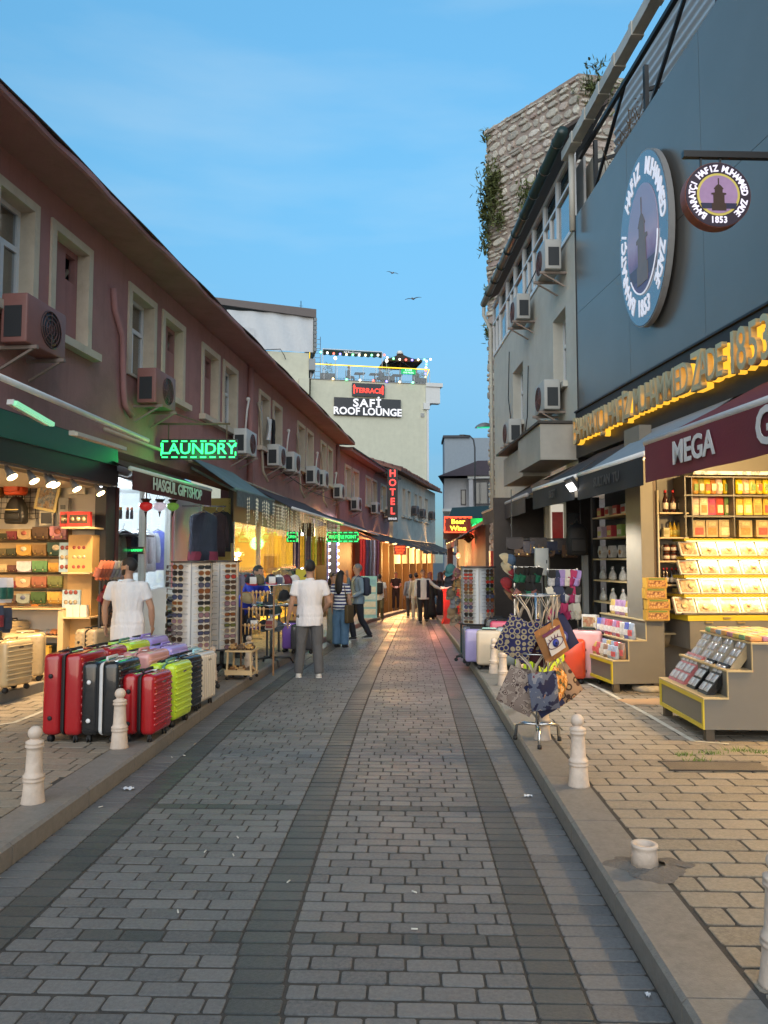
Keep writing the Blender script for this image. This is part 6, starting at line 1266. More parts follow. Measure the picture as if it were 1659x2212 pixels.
# flood lamp
p = RF.hit(1236, 1045, 1.05); t = thing('flood_lamp', 'white LED flood lamp hung between the two black awnings', 'lamp', p, RF.ang); b = B(); b.at(rz=0, ry=R(-35)).cb(0, 0, 0, .05, .24, .17); b.build('housing', dkmetal(), t)
b = B(); b.at(0, 0, -.012, ry=R(-35)).cb(-.032, 0, -.02, .012, .2, .1); b.build('led_face', E_('flood face', (1, .97, .92), 14), t); b = B(); b.bar((.02, 0, .1), (.3, 0, .3), .02); b.build('stay', dkmetal(), t)
point('flood_light', (-.02, 0, -.3), (1, .95, .87), 34, .06, t, 'SPOT', (0, R(-12), 0), R(130))
# ================================================================== sweet shop
class Plane:             # plane y = const in a facade frame
 def __init__(s, F, y): s.F, s.y = F, y; s.n = Vector((math.sin(-F.ang), math.cos(F.ang), 0)); s.o = Vector((F.a, 0, 0)); s.R = Matrix.Rotation(F.ang, 3, 'Z')
 def loc(s, x, y, off=0.):
  d = ray(x, y); k = s.y - off; t = (k - (CAM - s.o).dot(s.n)) / d.dot(s.n); p = CAM + d * t; return s.R.inverted() @ (p - s.o)
 def w(s, x, y, off=0.): return s.o + s.R @ s.loc(x, y, off)
 def box(s, name, x0, y0, x1, y1, o0, o1, mat, parent):
  a, c = s.loc(x0, y0, o1), s.loc(x1, y1, o1); b = B(); b.box(a.x, c.x, s.y - o1, s.y - o0, c.z, a.z); return b.build(name, mat, parent)
EW = Plane(RF, 9.75)
m_gw = M('warm grey laminate', (.17, .155, .13), .5, var=.08); m_yel = M('yellow trim', (.62, .46, .03), .4, var=.06); m_beech = M('beech edge', (.55, .42, .22), .45)
SS = thing('sweet_shop', 'brightly lit open sweet shop with grey and yellow shelving', 'shop', RF.pt(0), RF.ang)
a = EW.loc(1422, 1200).x
b = B(); b.box(a, 5.5, 9.75, 9.9, .1, 3.2); b.build('end_wall', m_gw, SS)
b = B(); b.box(3.6, 3.7, 3, 9.75, .1, 3.2); b.build('back_wall', m_gw, SS)
b = B(); b.box(.75, 3.7, 3, 9.75, .08, .125); b.build('floor', M('brown floor tile', (.25, .2, .15), .4, var=.2), SS)
b = B(); b.box(-.02, 3.7, 3, 9.75, 3.12, 3.2); b.build('ceiling', M('cream ceiling', (.6, .55, .45), .7), SS)
b = B(); b.box(EW.loc(1386, 1200, .3).x, EW.loc(1413, 1200, .3).x, 9.45, 9.9, .1, 3.3); b.build('pillar', M('grey pillar', (.21, .19, .155), .5), SS)
b = B(); b.box(EW.loc(1413.5, 1200, .3).x, EW.loc(1420, 1200, .3).x, 9.45, 9.74, .1, 3.2); b.build('brown_post', M('brown post', (.09, .05, .025), .5), SS)
a_ = EW.loc(1423, 1200, .33).x; b = B(); b.tube([(a_, 9.42, 2.5), (a_, 9.42, 1.5), (a_ + .015, 9.42, .9), (a_, 9.42, .5)], .012, 6); b.build('power_cable', M('cream cable', (.6, .52, .36), .5), SS)
for y in (1106.5, 1160, 1211, 1262.5, 1315.5, 1367.5): EW.box('side_shelf', 1425, y, 1488, y + 3.5, 0, .26, m_beech, SS)
EW.box('upright', 1478, 1030, 1484, 1160, 0, .3, m_gw, SS); EW.box('upright', 1493, 1030, 1498, 1160, 0, .3, m_gw, SS); EW.box('upright', 1583, 1030, 1589, 1160, 0, .3, m_gw, SS)
for y in (1028, 1068, 1113): EW.box('cell_shelf', 1478, y, 1720, y + 5, 0, .31, m_gw, SS)
k_ = NT('tile frieze'); v_ = k_.coord('Object', (14, 14, 14)); w_ = k_.n('TexVoronoi'); w_.inputs['Scale'].default_value = 1.; k_.l(v_, w_.inputs['Vector']); k_.l(k_.ramp(w_.outputs['Distance'], [(.2, (.75, .65, .4)), (.3, (.08, .12, .22)), (.55, (.7, .68, .6))]), k_.p.inputs['Base Color'])
EW.box('tile_frieze', 1498, 1017, 1720, 1027, .0, .3, k_.m, SS)
k_ = NT('key pattern trim'); v_ = k_.coord('Object', (18, 18, 40)); ck = k_.n('TexChecker'); ck.inputs['Scale'].default_value = 2; ck.inputs[1].default_value = (.7, .5, .02, 1); ck.inputs[2].default_value = (.45, .3, .01, 1); k_.l(v_, ck.inputs[0]); k_.l(ck.outputs[0], k_.p.inputs['Base Color'])
offs = [.34, .42, .50, .58]
for i, y in enumerate((1163, 1202, 1242.5, 1284)): EW.box('key_trim', 1478, y, 1720, y + 6, .0, .30 + .08 * i, k_.m, SS)
for i, y in enumerate((1202, 1242.5, 1284, 1326)): EW.box('tray_shelf', 1478, y - 2, 1720, y, .0, .36 + .08 * i, m_gw, SS)
EW.box('yellow_drawer_row', 1486, 1330, 1720, 1340, .0, .62, m_yel, SS); EW.box('grey_drawer_row', 1490, 1341, 1720, 1400, .0, .61, m_gw, SS)
for x, y in ((1572, 1335), (1533, 1345), (1602, 1345)): EW.box('drawer_handle', x - 8, y - 1.5, x + 8, y + 1.5, .62, .64, M('gold handle', (.6, .45, .2), .3, .8), SS)
m_led = E_('warm led strip', (1, .85, .5), 7)
for i, y in enumerate((1168.5, 1207.5, 1248, 1289.5)):
 o = EW.box('led_strip', 1484, y, 1720, y + 1.0, .26 + .08 * i, .28 + .08 * i, m_led, SS); q = EW.w(1590, y + 2, .28 + .08 * i)
 point('shelf_led', q, (1, .78, .42), 1.3, .9, None, 'AREA', (R(22), 0, RF.ang), sy=.03)
for i, (y, z, wt) in enumerate(((8.6, 2.95, 20), (6.2, 2.95, 170))):
 p = RF.pt(y, -1.0, z); t = thing('ceiling_lamp', ['warm round ceiling lamp by the sweet shelves', 'warm round ceiling lamp over the sweet shop entrance'][i], 'lamp', p, 0, 'sweet shop ceiling lamps'); b = B(); b.lathe([(.18, .12), (.18, .04), (.16, .03)], 16); b.build('rim', M('brass rim', (.5, .38, .15), .3, .8), t)
 b = B(); b.lathe([(.155, .05), (.155, .035), (.001, .03)], 16); b.build('diffuser', E_('lamp diffuser', (1, .8, .45), 10), t); point('ceiling_light', (0, 0, -.03), (1, .66, .28), wt, .15, t)
# goods
ORD = ['first', 'second', 'third', 'fourth', 'fifth', 'sixth', 'seventh', 'eighth', 'ninth', 'tenth']
def bottle(label, p, c, h=.26, cap=(.5, .02, .02), lab=(.75, .65, .5), grp='bottles'):
 t = thing('bottle', label, 'bottle', p, 0, grp); s = h / .26
 if ('b', h) not in SCACHE:
  b = B(); b.lathe([(r_ * s, z * s) for r_, z in ((.03, 0), (.034, .01), (.034, .13), (.028, .16), (.013, .2), (.012, .235))], 12); q = B(); q.lathe([(r_ * s, z * s) for r_, z in ((.015, .23), (.015, .262), (.001, .263))], 10); l_ = B(); l_.lathe([(.0348 * s, .035 * s), (.0348 * s, .11 * s)], 12); SCACHE[('b', h)] = (b.mesh('flask', TM('bottle glass', .08, .1, spec=.7)), q.mesh('cap', TM('bottle cap', .35, .05)), l_.mesh('paper_label', TM('paper label', .7, .3, 30)))
 m_ = SCACHE[('b', h)]; col(inst(m_[0], 'flask', t), c); col(inst(m_[1], 'cap', t), cap); col(inst(m_[2], 'paper_label', t), lab)
for i, x in enumerate((1437.5, 1454, 1472)): bottle('dark syrup bottle with red cap on the top side shelf, %s from the left' % ORD[i], EW.w(x, 1106.3, .14), (.05, .012, .01), .27, grp='tall syrup bottles')
for i, x in enumerate((1448, 1457, 1466)): bottle('golden oil bottle on the second side shelf, %s from the left' % ORD[i], EW.w(x, 1159.8, .14), (.45, .28, .02), .2, (.02, .02, .02), (.5, .42, .1), 'oil bottles')
for i, x in enumerate((1434, 1441, 1452, 1461, 1472, 1482)): bottle('small red capped bottle on the fourth side shelf, %s from the left' % ORD[i], EW.w(x, 1262.3, .14), (.04, .02, .01), .2, grp='small red capped bottles')
def jar(label, p, c=(.12, .03, .015), grp='jars'):
 t = thing('jar', label, 'jar', p, 0, grp); b = B(); b.lathe([(.036, 0), (.04, .01), (.04, .07), (.032, .085)], 12); b.build('glass', M('jam %s' % (c,), c, .1), t); b = B(); b.at(0, 0, .085).lathe([(.036, 0), (.036, .016), (.001, .017)], 12); b.build('lid', M('jar lid', (.05, .03, .02), .4), t); b = B(); b.lathe([(.0408, .02), (.0408, .06)], 12); b.build('paper_label', M('cream label', (.7, .6, .45), .7, var=.2, scale=40), t)
for i, x in enumerate((1440, 1456, 1473)):
 for j in range(2): jar('%s jam jar, %s of the stacks on the third side shelf' % (['lower', 'upper'][j], ['left', 'middle', 'right'][i]), EW.w(x, 1210.8, .14) + Vector((0, 0, .103 * j)))
for i, (x, y) in enumerate(((1438, 1159.8), (1479, 1159.8))): flatbox('soap_carton', ['small tan carton left of the oil bottles', 'small tan carton right of the oil bottles'][i], 'box', EW.w(x, y, .15), .075, .06, .11, m_card(), RF.ang, [('print', (-.025, .025, .03, .08), M('tan print', (.35, .3, .12), .6), None)], 'tan cartons', (.5, .4, .2))
k_ = NT('petal sweets'); v_ = k_.coord('Object', (1, 1, 1)); w_ = k_.n('TexVoronoi'); w_.inputs['Scale'].default_value = 38; k_.l(v_, w_.inputs['Vector']); k_.l(k_.ramp(w_.outputs['Distance'], [(.0, (.75, .5, .2)), (.5, (.45, .2, .05)), (.8, (.15, .05, .02))]), k_.p.inputs['Base Color']); k_.p.inputs['Roughness'].default_value = .3; m_sweet = k_.m
for i, (x, y, lb) in enumerate(((1439, 1315, 'round plate of wrapped sweets on the fifth side shelf'), (1441, 1367, 'round plate of wrapped sweets on the lowest side shelf'))):
 t = thing('sweet_plate', lb, 'plate', EW.w(x, y, .14) + Vector((0, 0, .002)), 0, 'round sweet plates', (R(-68), 0, RF.ang)); b = B(); b.at(0, .10, 0).lathe([(.1, 0), (.105, .02), (.09, .012), (.001, .01)], 20); b.build('plate', M('clear plastic plate', (.5, .4, .25), .15), t)
 for k in range(12): a = k * math.pi / 6; q = B(); q.at(.065 * math.cos(a), .10 + .065 * math.sin(a), .025, rz=a).ball((0, 0, 0), .032, .014, .012, 8, 5); q.build('sweet', m_sweet, t)
 q = B(); q.ball((0, .1, .025), .03, .03, .015, 10, 5); q.build('sweet', m_sweet, t)
flatbox('baklava_box', 'tan box of stacked pastries beside the upper round plate', 'box', EW.w(1468, 1315, .16), .15, .05, .25, m_card(), RF.ang + R(8), [('window', (-.05, .05, .03, .21), m_sweet, None)], 'pastry boxes', (.55, .4, .12)); flatbox('baklava_box', 'square tan pastry box beside the lowest round plate', 'box', EW.w(1474, 1367, .15), .2, .06, .24, m_card(), RF.ang, [('window', (-.08, .08, .03, .2), m_sweet, None)], 'pastry boxes', (.6, .42, .18))
# packets and boxes in the cells
def packets(prefix, y, xs, h, w_, cols, grp, kind='pouch', off=.14):
 for i, x in enumerate(xs):
  c = cols[i % len(cols)]; p = EW.w(x, y, off + random.uniform(-.02, .02)); lb = '%s, %s from the left' % (prefix, ORD[i])
  if kind == 'pouch':
   t = thing('sweet_pouch', lb, 'pouch', p, RF.ang + random.uniform(-.1, .1), grp); b = B(); b.rings([[(w_ / 2 * k * math.cos(a), d_ * math.sin(a), z * h) for a in [j * math.pi / 6 for j in range(12)]] for z, k, d_ in ((0, .9, .03), (.1, 1, .035), (.5, .98, .03), (.85, .98, .012), (1, 1, .003))]); col(b.build('pouch_body', TM('shiny pouch', .25, .25, 20), t), c); q = B(); q.box(-w_ * .3, w_ * .3, -.04, -.036, h * .2, h * .6); col(q.build('label_print', TM('paper label'), t), random.choice([(.75, .65, .4), (.4, .12, .05), (.2, .3, .08)]))
  else: flatbox('sweet_box', lb, 'box', p, w_, .07, h, m_card(), RF.ang, [('print', (-w_ * .34, w_ * .34, h * .12, h * .55), TM('paper label'), random.choice([(.75, .6, .35), (.5, .25, .08), (.6, .1, .08)])), ('title', (-w_ * .3, w_ * .3, h * .66, h * .86), TM('paper label'), mul(c, 1.5))], grp, c)
packets('shiny sweet pouch in the top left cell', 1067.5, (1501, 1514, 1527, 1540, 1553, 1569), .21, .088, [(.45, .22, .04), (.3, .25, .05), (.65, .45, .02), (.5, .2, .05), (.6, .4, .3), (.7, .5, .01)], 'pouches in the top left cell')
packets('shiny sweet pouch in the top right cell', 1067.5, (1596, 1610, 1625, 1640, 1655), .21, .088, [(.7, .5, .01), (.55, .35, .2), (.65, .45, .1), (.6, .4, .05)], 'pouches in the top right cell')
packets('coloured delight box in the second left cell', 1112.5, (1502, 1518, 1535, 1553, 1571), .22, .1, [(.6, .4, .3), (.6, .5, .3), (.4, .05, .12), (.55, .06, .03), (.12, .2, .05)], 'boxes in the second left cell', 'box')
packets('yellow fruit box in the second right cell', 1112.5, (1596, 1613, 1634, 1655), .22, .11, [(.65, .42, .06), (.68, .45, .08), (.6, .4, .1)], 'boxes in the second right cell', 'box')
packets('beige jar print box in the third left cell', 1160, (1508, 1536, 1564), .21, .155, [(.5, .38, .2)], 'boxes in the third left cell', 'box')
packets('beige jar print box in the third right cell', 1160, (1608, 1645), .21, .17, [(.55, .42, .2)], 'boxes in the third right cell', 'box')
# sloping trays
k_ = NT('assorted delight'); v_ = k_.coord('Object'); w_ = k_.n('TexVoronoi'); w_.inputs['Scale'].default_value = 26; w_.distance = 'CHEBYCHEV'; k_.l(v_, w_.inputs['Vector']); oi = k_.n('ObjectInfo').outputs['Random']
k_.l(k_.mix(k_.math('MULTIPLY', w_.outputs['Distance'], 1.0), k_.ramp(k_.math('FRACT', k_.math('ADD', w_.outputs['Color'], oi)), [(0, (.75, .62, .42)), (.35, (.6, .38, .15)), (.6, (.3, .14, .06)), (.8, (.7, .6, .35)), (1, (.5, .12, .08))]), (.2, .1, .04)), k_.p.inputs['Base Color']); m_del = k_.m
rowsT = [(1200.5, 30, 42), (1241, 30, 45), (1282.5, 31, 46), (1324.5, 33, 48)]
for r_, (yb_, hh, st) in enumerate(rowsT):
 for i in range(5):
  x = 1492 + i * st - (8 if r_ == 3 else 0); off = .3 + .08 * r_; p = EW.w(x, yb_, off); t = thing('sweet_tray', 'tilted assorted sweet tray, %s from the left in the %s tray row' % (ORD[i], ['top', 'second', 'third', 'lowest'][r_]), 'tray', p, 0, 'sweet trays', (R(-28), 0, RF.ang)); w_t = st / 1661 * 9.4 * .92; h_t = hh / 1661 * 9.4 * 1.12
  b = B(); b.box(-w_t / 2, w_t / 2, 0, .035, 0, h_t); b.build('tray_box', M('cream tray', (.72, .66, .52) if i != 2 or r_ != 3 else (.2, .1, .05), .4), t)
  b = B(); b.box(-w_t * .42, w_t * .42, -.008, -.001, h_t * .1, h_t * .9); b.build('assortment', m_del, t); b = B(); b.at(random.uniform(-.04, .04), -.012, h_t * random.uniform(.35, .6), rx=R(90)).lathe([(.03, 0), (.034, .012), (.02, .016), (.001, .018)], 12); b.build('round_cup', M('honey cup', (.65, .45, .2), .3), t)
# stepped counters
def counter(label, p, rz, ylen, steps, xl, grp):
 t = thing('display_counter', label, 'counter', p, rz, grp); zl = .1
 prof = [(xl[0], zl), (xl[0], steps[0]), (xl[1], steps[0]), (xl[1], steps[1]), (xl[2], steps[1]), (xl[2], steps[2]), (xl[3], steps[2]), (xl[3], zl)]
 b = B(); b.prism(prof, 0, ylen); b.build('carcass', m_gw, t)
 for i in range(3): q = B(); q.box(xl[i] - .012, xl[i + 1] - .002, -.012, ylen + .01, steps[i] + .001, steps[i] + .016); q.build('step_board', m_beech, t)
 for i in range(1, 3): q = B(); q.box(xl[i] - .008, xl[i] - .001, -.008, .012, steps[i - 1] + .017, steps[i]); q.build('edge_strip', m_beech, t)
 fr = B(); x = xl[0]; e = .035; fr.box(x - .012, x, 0, e, zl, steps[0]); fr.box(x - .012, x, ylen - e, ylen, zl, steps[0]); fr.box(x - .012, x, e, ylen - e, zl, zl + e); fr.box(x - .012, x, e, ylen - e, steps[0] - e, steps[0]); fr.build('yellow_frame', m_yel, t)
 for xx in (xl[0] + .05, xl[3] - .1):
  for yy in (.05, ylen - .05): q = B(); q.box(xx - .035, xx + .035, yy - .035, yy + .035, 0, zl); q.build('foot', M('dark foot', (.08, .06, .04), .6), t)
 return t
C1 = Vector((2.5, 6.72, KH)); counter('grey stepped counter with yellow edges nearest the camera', C1, 0, 1.15, [.355, .585, .82], [0, .205, .415, 1.2], 'stepped counters')
C2 = Vector((2.36, 9.14, KH)); counter('grey stepped counter of sweets under the blue grey awning', C2, math.atan(.15), 1.35, [.36, .59, .82], [0, .2, .42, .64], 'stepped counters')
def lean(label, p, w_, h, d, c, mat=None, win=None, rz=0., tilt=-38, grp='boxes leaning on the near counter'):
 t = thing('gift_box', label, 'box', p, 0, grp, (0, R(-tilt) * 0 + R(tilt + 90) * 0, rz)); t.rotation_euler = (Matrix.Rotation(rz, 4, 'Z') @ Matrix.Rotation(R(tilt), 4, 'X')).to_euler()
 b = B(); b.box(-w_ / 2, w_ / 2, 0, d, 0, h); o = b.build('case', mat or m_card(), t); col(o, c)
 if win:
  for i in range(2):
   for j in range(3): q = B(); q.at(-w_ * .25 + i * w_ * .5, -.001, h * (.2 + j * .3), rx=R(90)).rbox(w_ * .38, h * .24, .012, .005, 2); q.build('blister', win, t)
m_cl = M('cellophane blister', (.5, .5, .5), .06, var=.6, scale=40, spec=1.)
face = R(-90)
zz = lambda k: C1.z + [.373, .602, .838][k]
m_pinkp = M('pink pattern card', (.5, .16, .16), .35, var=.5, scale=45); m_blkc = M('black gloss card', (.012, .012, .013), .15)
for i, (y, c, m_, w_, lb) in enumerate(((1.0, (.5, .15, .15), m_pinkp, .2, 'pink patterned glass set at the far end of the low step'), (.79, (.5, .15, .15), m_pinkp, .2, 'pink patterned glass set second on the low step'), (.5, (.015, .015, .015), m_blkc, .19, 'glossy black glass set second nearest on the low step'), (.22, (.015, .015, .015), m_blkc, .21, 'glossy black glass set nearest the camera on the low step'))): lean(lb, Vector((C1.x + .06, C1.y + y, zz(0))), w_, .33, .06, c, m_, m_cl, face, -38)
m_pat = M('floral card', (.45, .4, .32), .4, var=.6, scale=30)
for i, (y, c, m_, w_, lb) in enumerate(((.98, (.5, .45, .35), m_pat, .2, 'floral pattern box at the far end of the middle step'), (.72, (.5, .45, .38), m_pat, .18, 'silver and cream box second on the middle step'), (.46, (.45, .4, .3), None, .17, 'clear lidded cream box third on the middle step'), (.2, (.42, .32, .18), None, .18, 'tan box with window nearest on the middle step'))): lean(lb, Vector((C1.x + .27, C1.y + y, zz(1))), w_, .3, .07, c, m_, m_cl, face, -36)
for i in range(5):
 for j in range(8):
  c = [(.6, .3, .12), (.2, .4, .2), (.55, .45, .1), (.4, .2, .3), (.6, .3, .08), (.25, .35, .45)][(i * 3 + j) % 6]; p = Vector((C1.x + .47 + i * .11, C1.y + .1 + j * .13, zz(2)))
  tag(col(B().rbox(.1, .115, .045, .012, 2).build('delight_tub', TM('frosted tub', .3, .15), None, p), c), 'frosted sweet tub on the near counter, row %s from street, %s along' % (['one', 'two', 'three', 'four', 'five'][i], ORD[j]), 'tub', 'sweet tubs on the near counter')
# goods on far counter
C2m = Matrix.Translation(C2) @ Matrix.Rotation(math.atan(.15), 4, 'Z')
m_foil = TM('foil pack', .18, .35, 26, spec=.8)
pk = B(); pk.rings([[(.045 * k * math.cos(a), .03 * k2_ * math.sin(a), z) for a in [j * math.pi / 5 for j in range(10)]] for z, k, k2_ in ((0, .95, 1), (.03, 1.05, 1.1), (.08, 1, 1), (.125, .9, .35), (.135, .98, .1))]); PACK = pk.mesh('pack', m_foil); pl_ = B(); pl_.box(-.03, .03, -.034, -.030, .03, .08); PLAB = pl_.mesh('label_print', TM('paper label'))
pcols = [(.35, .2, .35), (.1, .12, .4), (.45, .08, .1), (.3, .35, .45), (.5, .35, .12), (.5, .1, .15), (.25, .15, .1), (.5, .45, .4)]
for k in range(3):
 for i in range(11 if k < 2 else 8):
  for j in range(1 if k else 2):
   loc = C2m @ Vector(([.06 + j * .08, .27, .5][k], .06 + i * (.118 if k < 2 else .15), [.378, .607, .838][k])); t = thing('sweet_pack', '%s shiny sweet pack on the far counter %s step, %s from near end' % (['front row', 'back row'][j] if k == 0 else 'single', ['low', 'middle', 'top'][k], (ORD + ['eleventh'])[i]), 'packet', loc, math.atan(.15) + R(-60) + random.uniform(-.3, .3), 'sweet packs on the far counter'); t.scale = (1.15, 1.15, 1.15 + .25 * (j + k > 0)); c = random.choice(pcols)
   col(inst(PACK, 'pack', t), c); col(inst(PLAB, 'label_print', t), random.choice([(.7, .6, .5), (.6, .1, .1), (.7, .65, .6)]))
p_ = C2m @ Vector((.1, 1.2, .38)); flatbox('sweet_box', 'white and green sweet box standing at the far end of the counter', 'box', C2m @ Vector((.22, 1.22, .62)), .24, .06, .2, m_card(), math.atan(.15) + R(-60), [('print', (-.1, .1, .04, .17), m_del, None), ('green_band', (-.1, .1, .005, .035), M('green print', (.1, .25, .05), .5), None)], None, (.65, .62, .58))
for i in range(4):
 w_, dx = (.27, .0) if i < 2 else (.25, .0); flatbox('baklava_box', 'golden pastry box, %s in the stack at the pillar' % ['bottom', 'second', 'third', 'topmost'][i], 'box', C2m @ Vector((.52 + .02 * (i % 2), -.05 + .02 * i, .84 + i * .125)), w_, .12, .12, m_card(), R(4) + random.uniform(-.06, .06), [('window', (-w_ * .42, w_ * .42, .015, .085), m_sweet, None), ('green_title', (-w_ * .4, w_ * .4, .095, .115), M('green title', (.15, .2, .03), .5), None)], 'golden pastry boxes', (.5, .28, .04))
# wall shelf facing the street
WS = thing('wall_shelf', 'dark wall shelf unit of small goods under the blue grey awning', 'shelf', RF.pt(0), RF.ang); ysA, ysB = rfy(1371, 1200, -.05), rfy(1288, 1200, -.05)
b = B(); b.box(.32, .36, ysA - .35, ysB + .3, .1, 3.2); b.build('back_panel', M('dark slate panel', (.035, .04, .04), .6), WS); b = B(); b.box(0, .32, ysA - .38, ysA - .35, .1, 3.2); b.build('side_panel', m_gw, WS)
zsh = [2.29, 2.0, 1.72, 1.43, 1.16]
zsh = [RF.hit(1371, y, -.05).z for y in (1106, 1156, 1206, 1257, 1308)]
for z in zsh: q = B(); q.box(.0, .32, ysA - .34, ysB, z - .022, z); q.build('shelf_board', m_beech, WS)
sg = [[(.5, .05, .06), (.6, .5, .4), (.5, .06, .06), (.45, .5, .5), (.6, .15, .05)], [(.6, .45, .55), (.55, .06, .08), (.3, .45, .12), (.55, .25, .06)], [(.62, .6, .55), (.62, .6, .55), (.62, .6, .55), (.22, .12, .05)], [(.4, .4, .4), (.3, .2, .16), (.35, .35, .35), (.5, .35, .25)], [(.5, .45, .38), (.45, .42, .4), (.5, .5, .48), (.5, .25, .15)]]
for r_, row in enumerate(sg):
 for i, c in enumerate(row):
  yy = ysB - .14 - i * (ysB - ysA + .1) / len(row); p = RF.pt(yy * RF.c, -.1, zsh[r_] + .001); lb = '%s item along the %s board of the dark wall shelf' % (ORD[i], ['top', 'second', 'middle', 'fourth', 'lowest'][r_])
  if r_ == 2 and i < 3:
   t = thing('hexagon_box', 'white hexagonal box, ' + lb.replace('item ', ''), 'box', p, RF.ang - R(90), 'goods on the dark wall shelf'); b = B(); b.prism([(.1 * math.cos(a), .1 + .1 * math.sin(a)) for a in [R(60 * k) for k in range(6)]], -.04, .04); col(b.build('case', m_card(), t), c); q = B(); q.at(0, -.045, .09, rx=R(90)).lathe([(.04, 0), (.03, .006), (.001, .008)], 10); q.build('pastry_print', m_sweet, t)
  elif r_ >= 3 and i < 3:
   t = thing('cellophane_bag', 'clear cellophane bag of sweets, ' + lb.replace('item ', ''), 'packet', p, RF.ang - R(90), 'goods on the dark wall shelf'); b = B(); b.rings([[(.1 * k * math.cos(a), .05 * k * math.sin(a), z) for a in [j * math.pi / 5 for j in range(10)]] for z, k in ((0, .8), (.03, 1.05), (.09, .9), (.14, .45), (.17, .2), (.2, .4))]); b.build('bag', M('sweet filled cellophane', (.42, .4, .36), .1, var=.6, scale=30, spec=.9), t); q = B(); q.tube([(-.02, 0, .168), (.02, 0, .168)], .022, 8); q.build('tie', M('silver tie', (.5, .5, .5), .3, .8), t)
  else: flatbox('sweet_box', 'bright printed box, ' + lb.replace('item ', ''), 'box', p, .17, .09, .17 if r_ else .14, m_card(), RF.ang - R(90), [('print', (-.06, .06, .03, .1), TM('paper label'), random.choice([(.7, .6, .5), (.5, .06, .06), (.6, .55, .2)]))], 'goods on the dark wall shelf', c)
# ================================================================== shoe shop corner
SR = thing('shoe_shop', 'cluttered narrow shop front with posts and a window beside the sweet shelves', 'shop', (0, 0, 0))
def wbox(name, x0, y0, x1, y1, Y, d, mat, parent, z_to=None):
 a, c = DP(x0, y0, Y), DP(x1, y1, Y); b = B(); b.box(a.x, c.x, Y, Y + d, c.z if z_to is None else z_to, a.z); return b.build(name, mat, parent)
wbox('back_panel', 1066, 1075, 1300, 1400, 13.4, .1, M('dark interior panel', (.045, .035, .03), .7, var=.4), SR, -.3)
b = B(); b.box(2.1, 4.4, 12.4, 13.4, 2.86, 2.95); b.build('soffit', M('brown soffit', (.12, .09, .07), .7), SR)
wbox('grey_post', 1259, 1199, 1273, 1340, 11.9, .1, M('grey steel post', (.22, .23, .23), .5), SR, .1); wbox('black_post', 1279, 1075, 1290, 1340, 11.95, .12, dkmetal(), SR, .1)
wbox('cream_post', 1177, 1088, 1188, 1230, 12.6, .12, M('cream post', (.42, .38, .28), .6, dirt=.3), SR, .1)
wn2 = wbox('window', 1186, 1085, 1224, 1176, 12.65, .06, M('pale frame', (.5, .48, .4), .5), SR)
wbox('lit_room', 1190, 1089, 1218, 1171, 12.60, .04, M('pale lit room', (.5, .48, .42), .7, emit=(1, .92, .75), es=.5), wn2)
wbox('red_suitcase_display', 1193, 1106, 1217, 1167, 12.55, .045, M('red case behind glass', (.5, .03, .03), .3, var=.3, scale=14), wn2)
wbox('dark_window', 1226, 1108, 1256, 1175, 12.65, .05, m_dkglass, SR)
t = thing('electric_box', 'white metal electric box on a post beside the shoe racks', 'electric box', DP(1170, 1243, 12.2)); q = DP(1170, 1184, 12.2); hh = q.z - t.location.z; b = B(); b.rbox(.21, .12, hh, .012, 2); b.build('cabinet', M('pale grey green cabinet', (.55, .58, .56), .5, dirt=.25), t); b = B(); b.cb(.07, -.065, hh * .5, .015, .01, .05); b.build('latch', dkmetal(), t); b = B(); b.bar((0, .05, 0), (0, .05, -1.25), .04); b.build('post', M('grey steel post'), t)
t = thing('hanging_backpack', 'large black backpack hung up beside the grey post', 'backpack', DP(1247, 1200, 11.5)); b = B(); b.rings([[(.16 * k * math.copysign(abs(math.cos(a)) ** .6, math.cos(a)), .1 * k * math.sin(a), z * .46) for a in [j * math.pi / 8 for j in range(16)]] for z, k in ((0, .7), (.06, .95), (.5, 1.02), (.85, .95), (1, .6))]); b.build('body', M('black nylon', (.014, .014, .015), .6), t); b = B(); b.tube([(-.05, 0, .45), (0, 0, .55), (.05, 0, .45)], .012, 6); b.build('handle', m_rub, t); b = B(); b.at(0, -.1, .05).rbox(.22, .05, .2, .02, 2); b.build('pocket', MATS['black nylon'], t)
t = thing('red_shop_sign', 'red lit shop sign with white lettering in front of the tower', 'sign', DP(1126, 1142, 14.5), R(6)); b = B(); b.cb(0, 0, 0, .46, .06, .52); b.build('panel', M('red panel', (.42, .02, .015), .4, var=.2, emit=(1, .05, .03), es=.35), t); text('HELİN', .11, m_wl, t, (-.02, -.035, .07), (R(90), 0, 0), .003, .003, .8); text("DAYI'NIN YERİ", .085, m_lt, t, (0, -.035, -.16), (R(90), 0, 0), .003, .002, .75)
t = thing('tube_light', 'white tube light under the red shop sign', 'lamp', DP(1127, 1180, 14.3), R(6)); b = B(); b.cb(0, 0, 0, .4, .05, .03); b.build('tube', E_('white tube'  , (1, .97, .9), 5), t); b = B(); b.cb(0, .02, .025, .42, .06, .02); b.build('housing', white(), t); point('tube_glow', (0, -.1, -.1), (1, .92, .85), 22, .15, t)
t = thing('spot_flood', 'small white flood lamp above the red shop sign', 'lamp', DP(1105, 1113, 14.2)); b = B(); b.at(ry=R(15)).cb(0, 0, 0, .13, .05, .05); b.build('led_face', E_('flood face', (1, .97, .92), 14), t); b = B(); b.bar((0, .03, .02), (.1, .1, .15), .015); b.build('stay', dkmetal(), t)
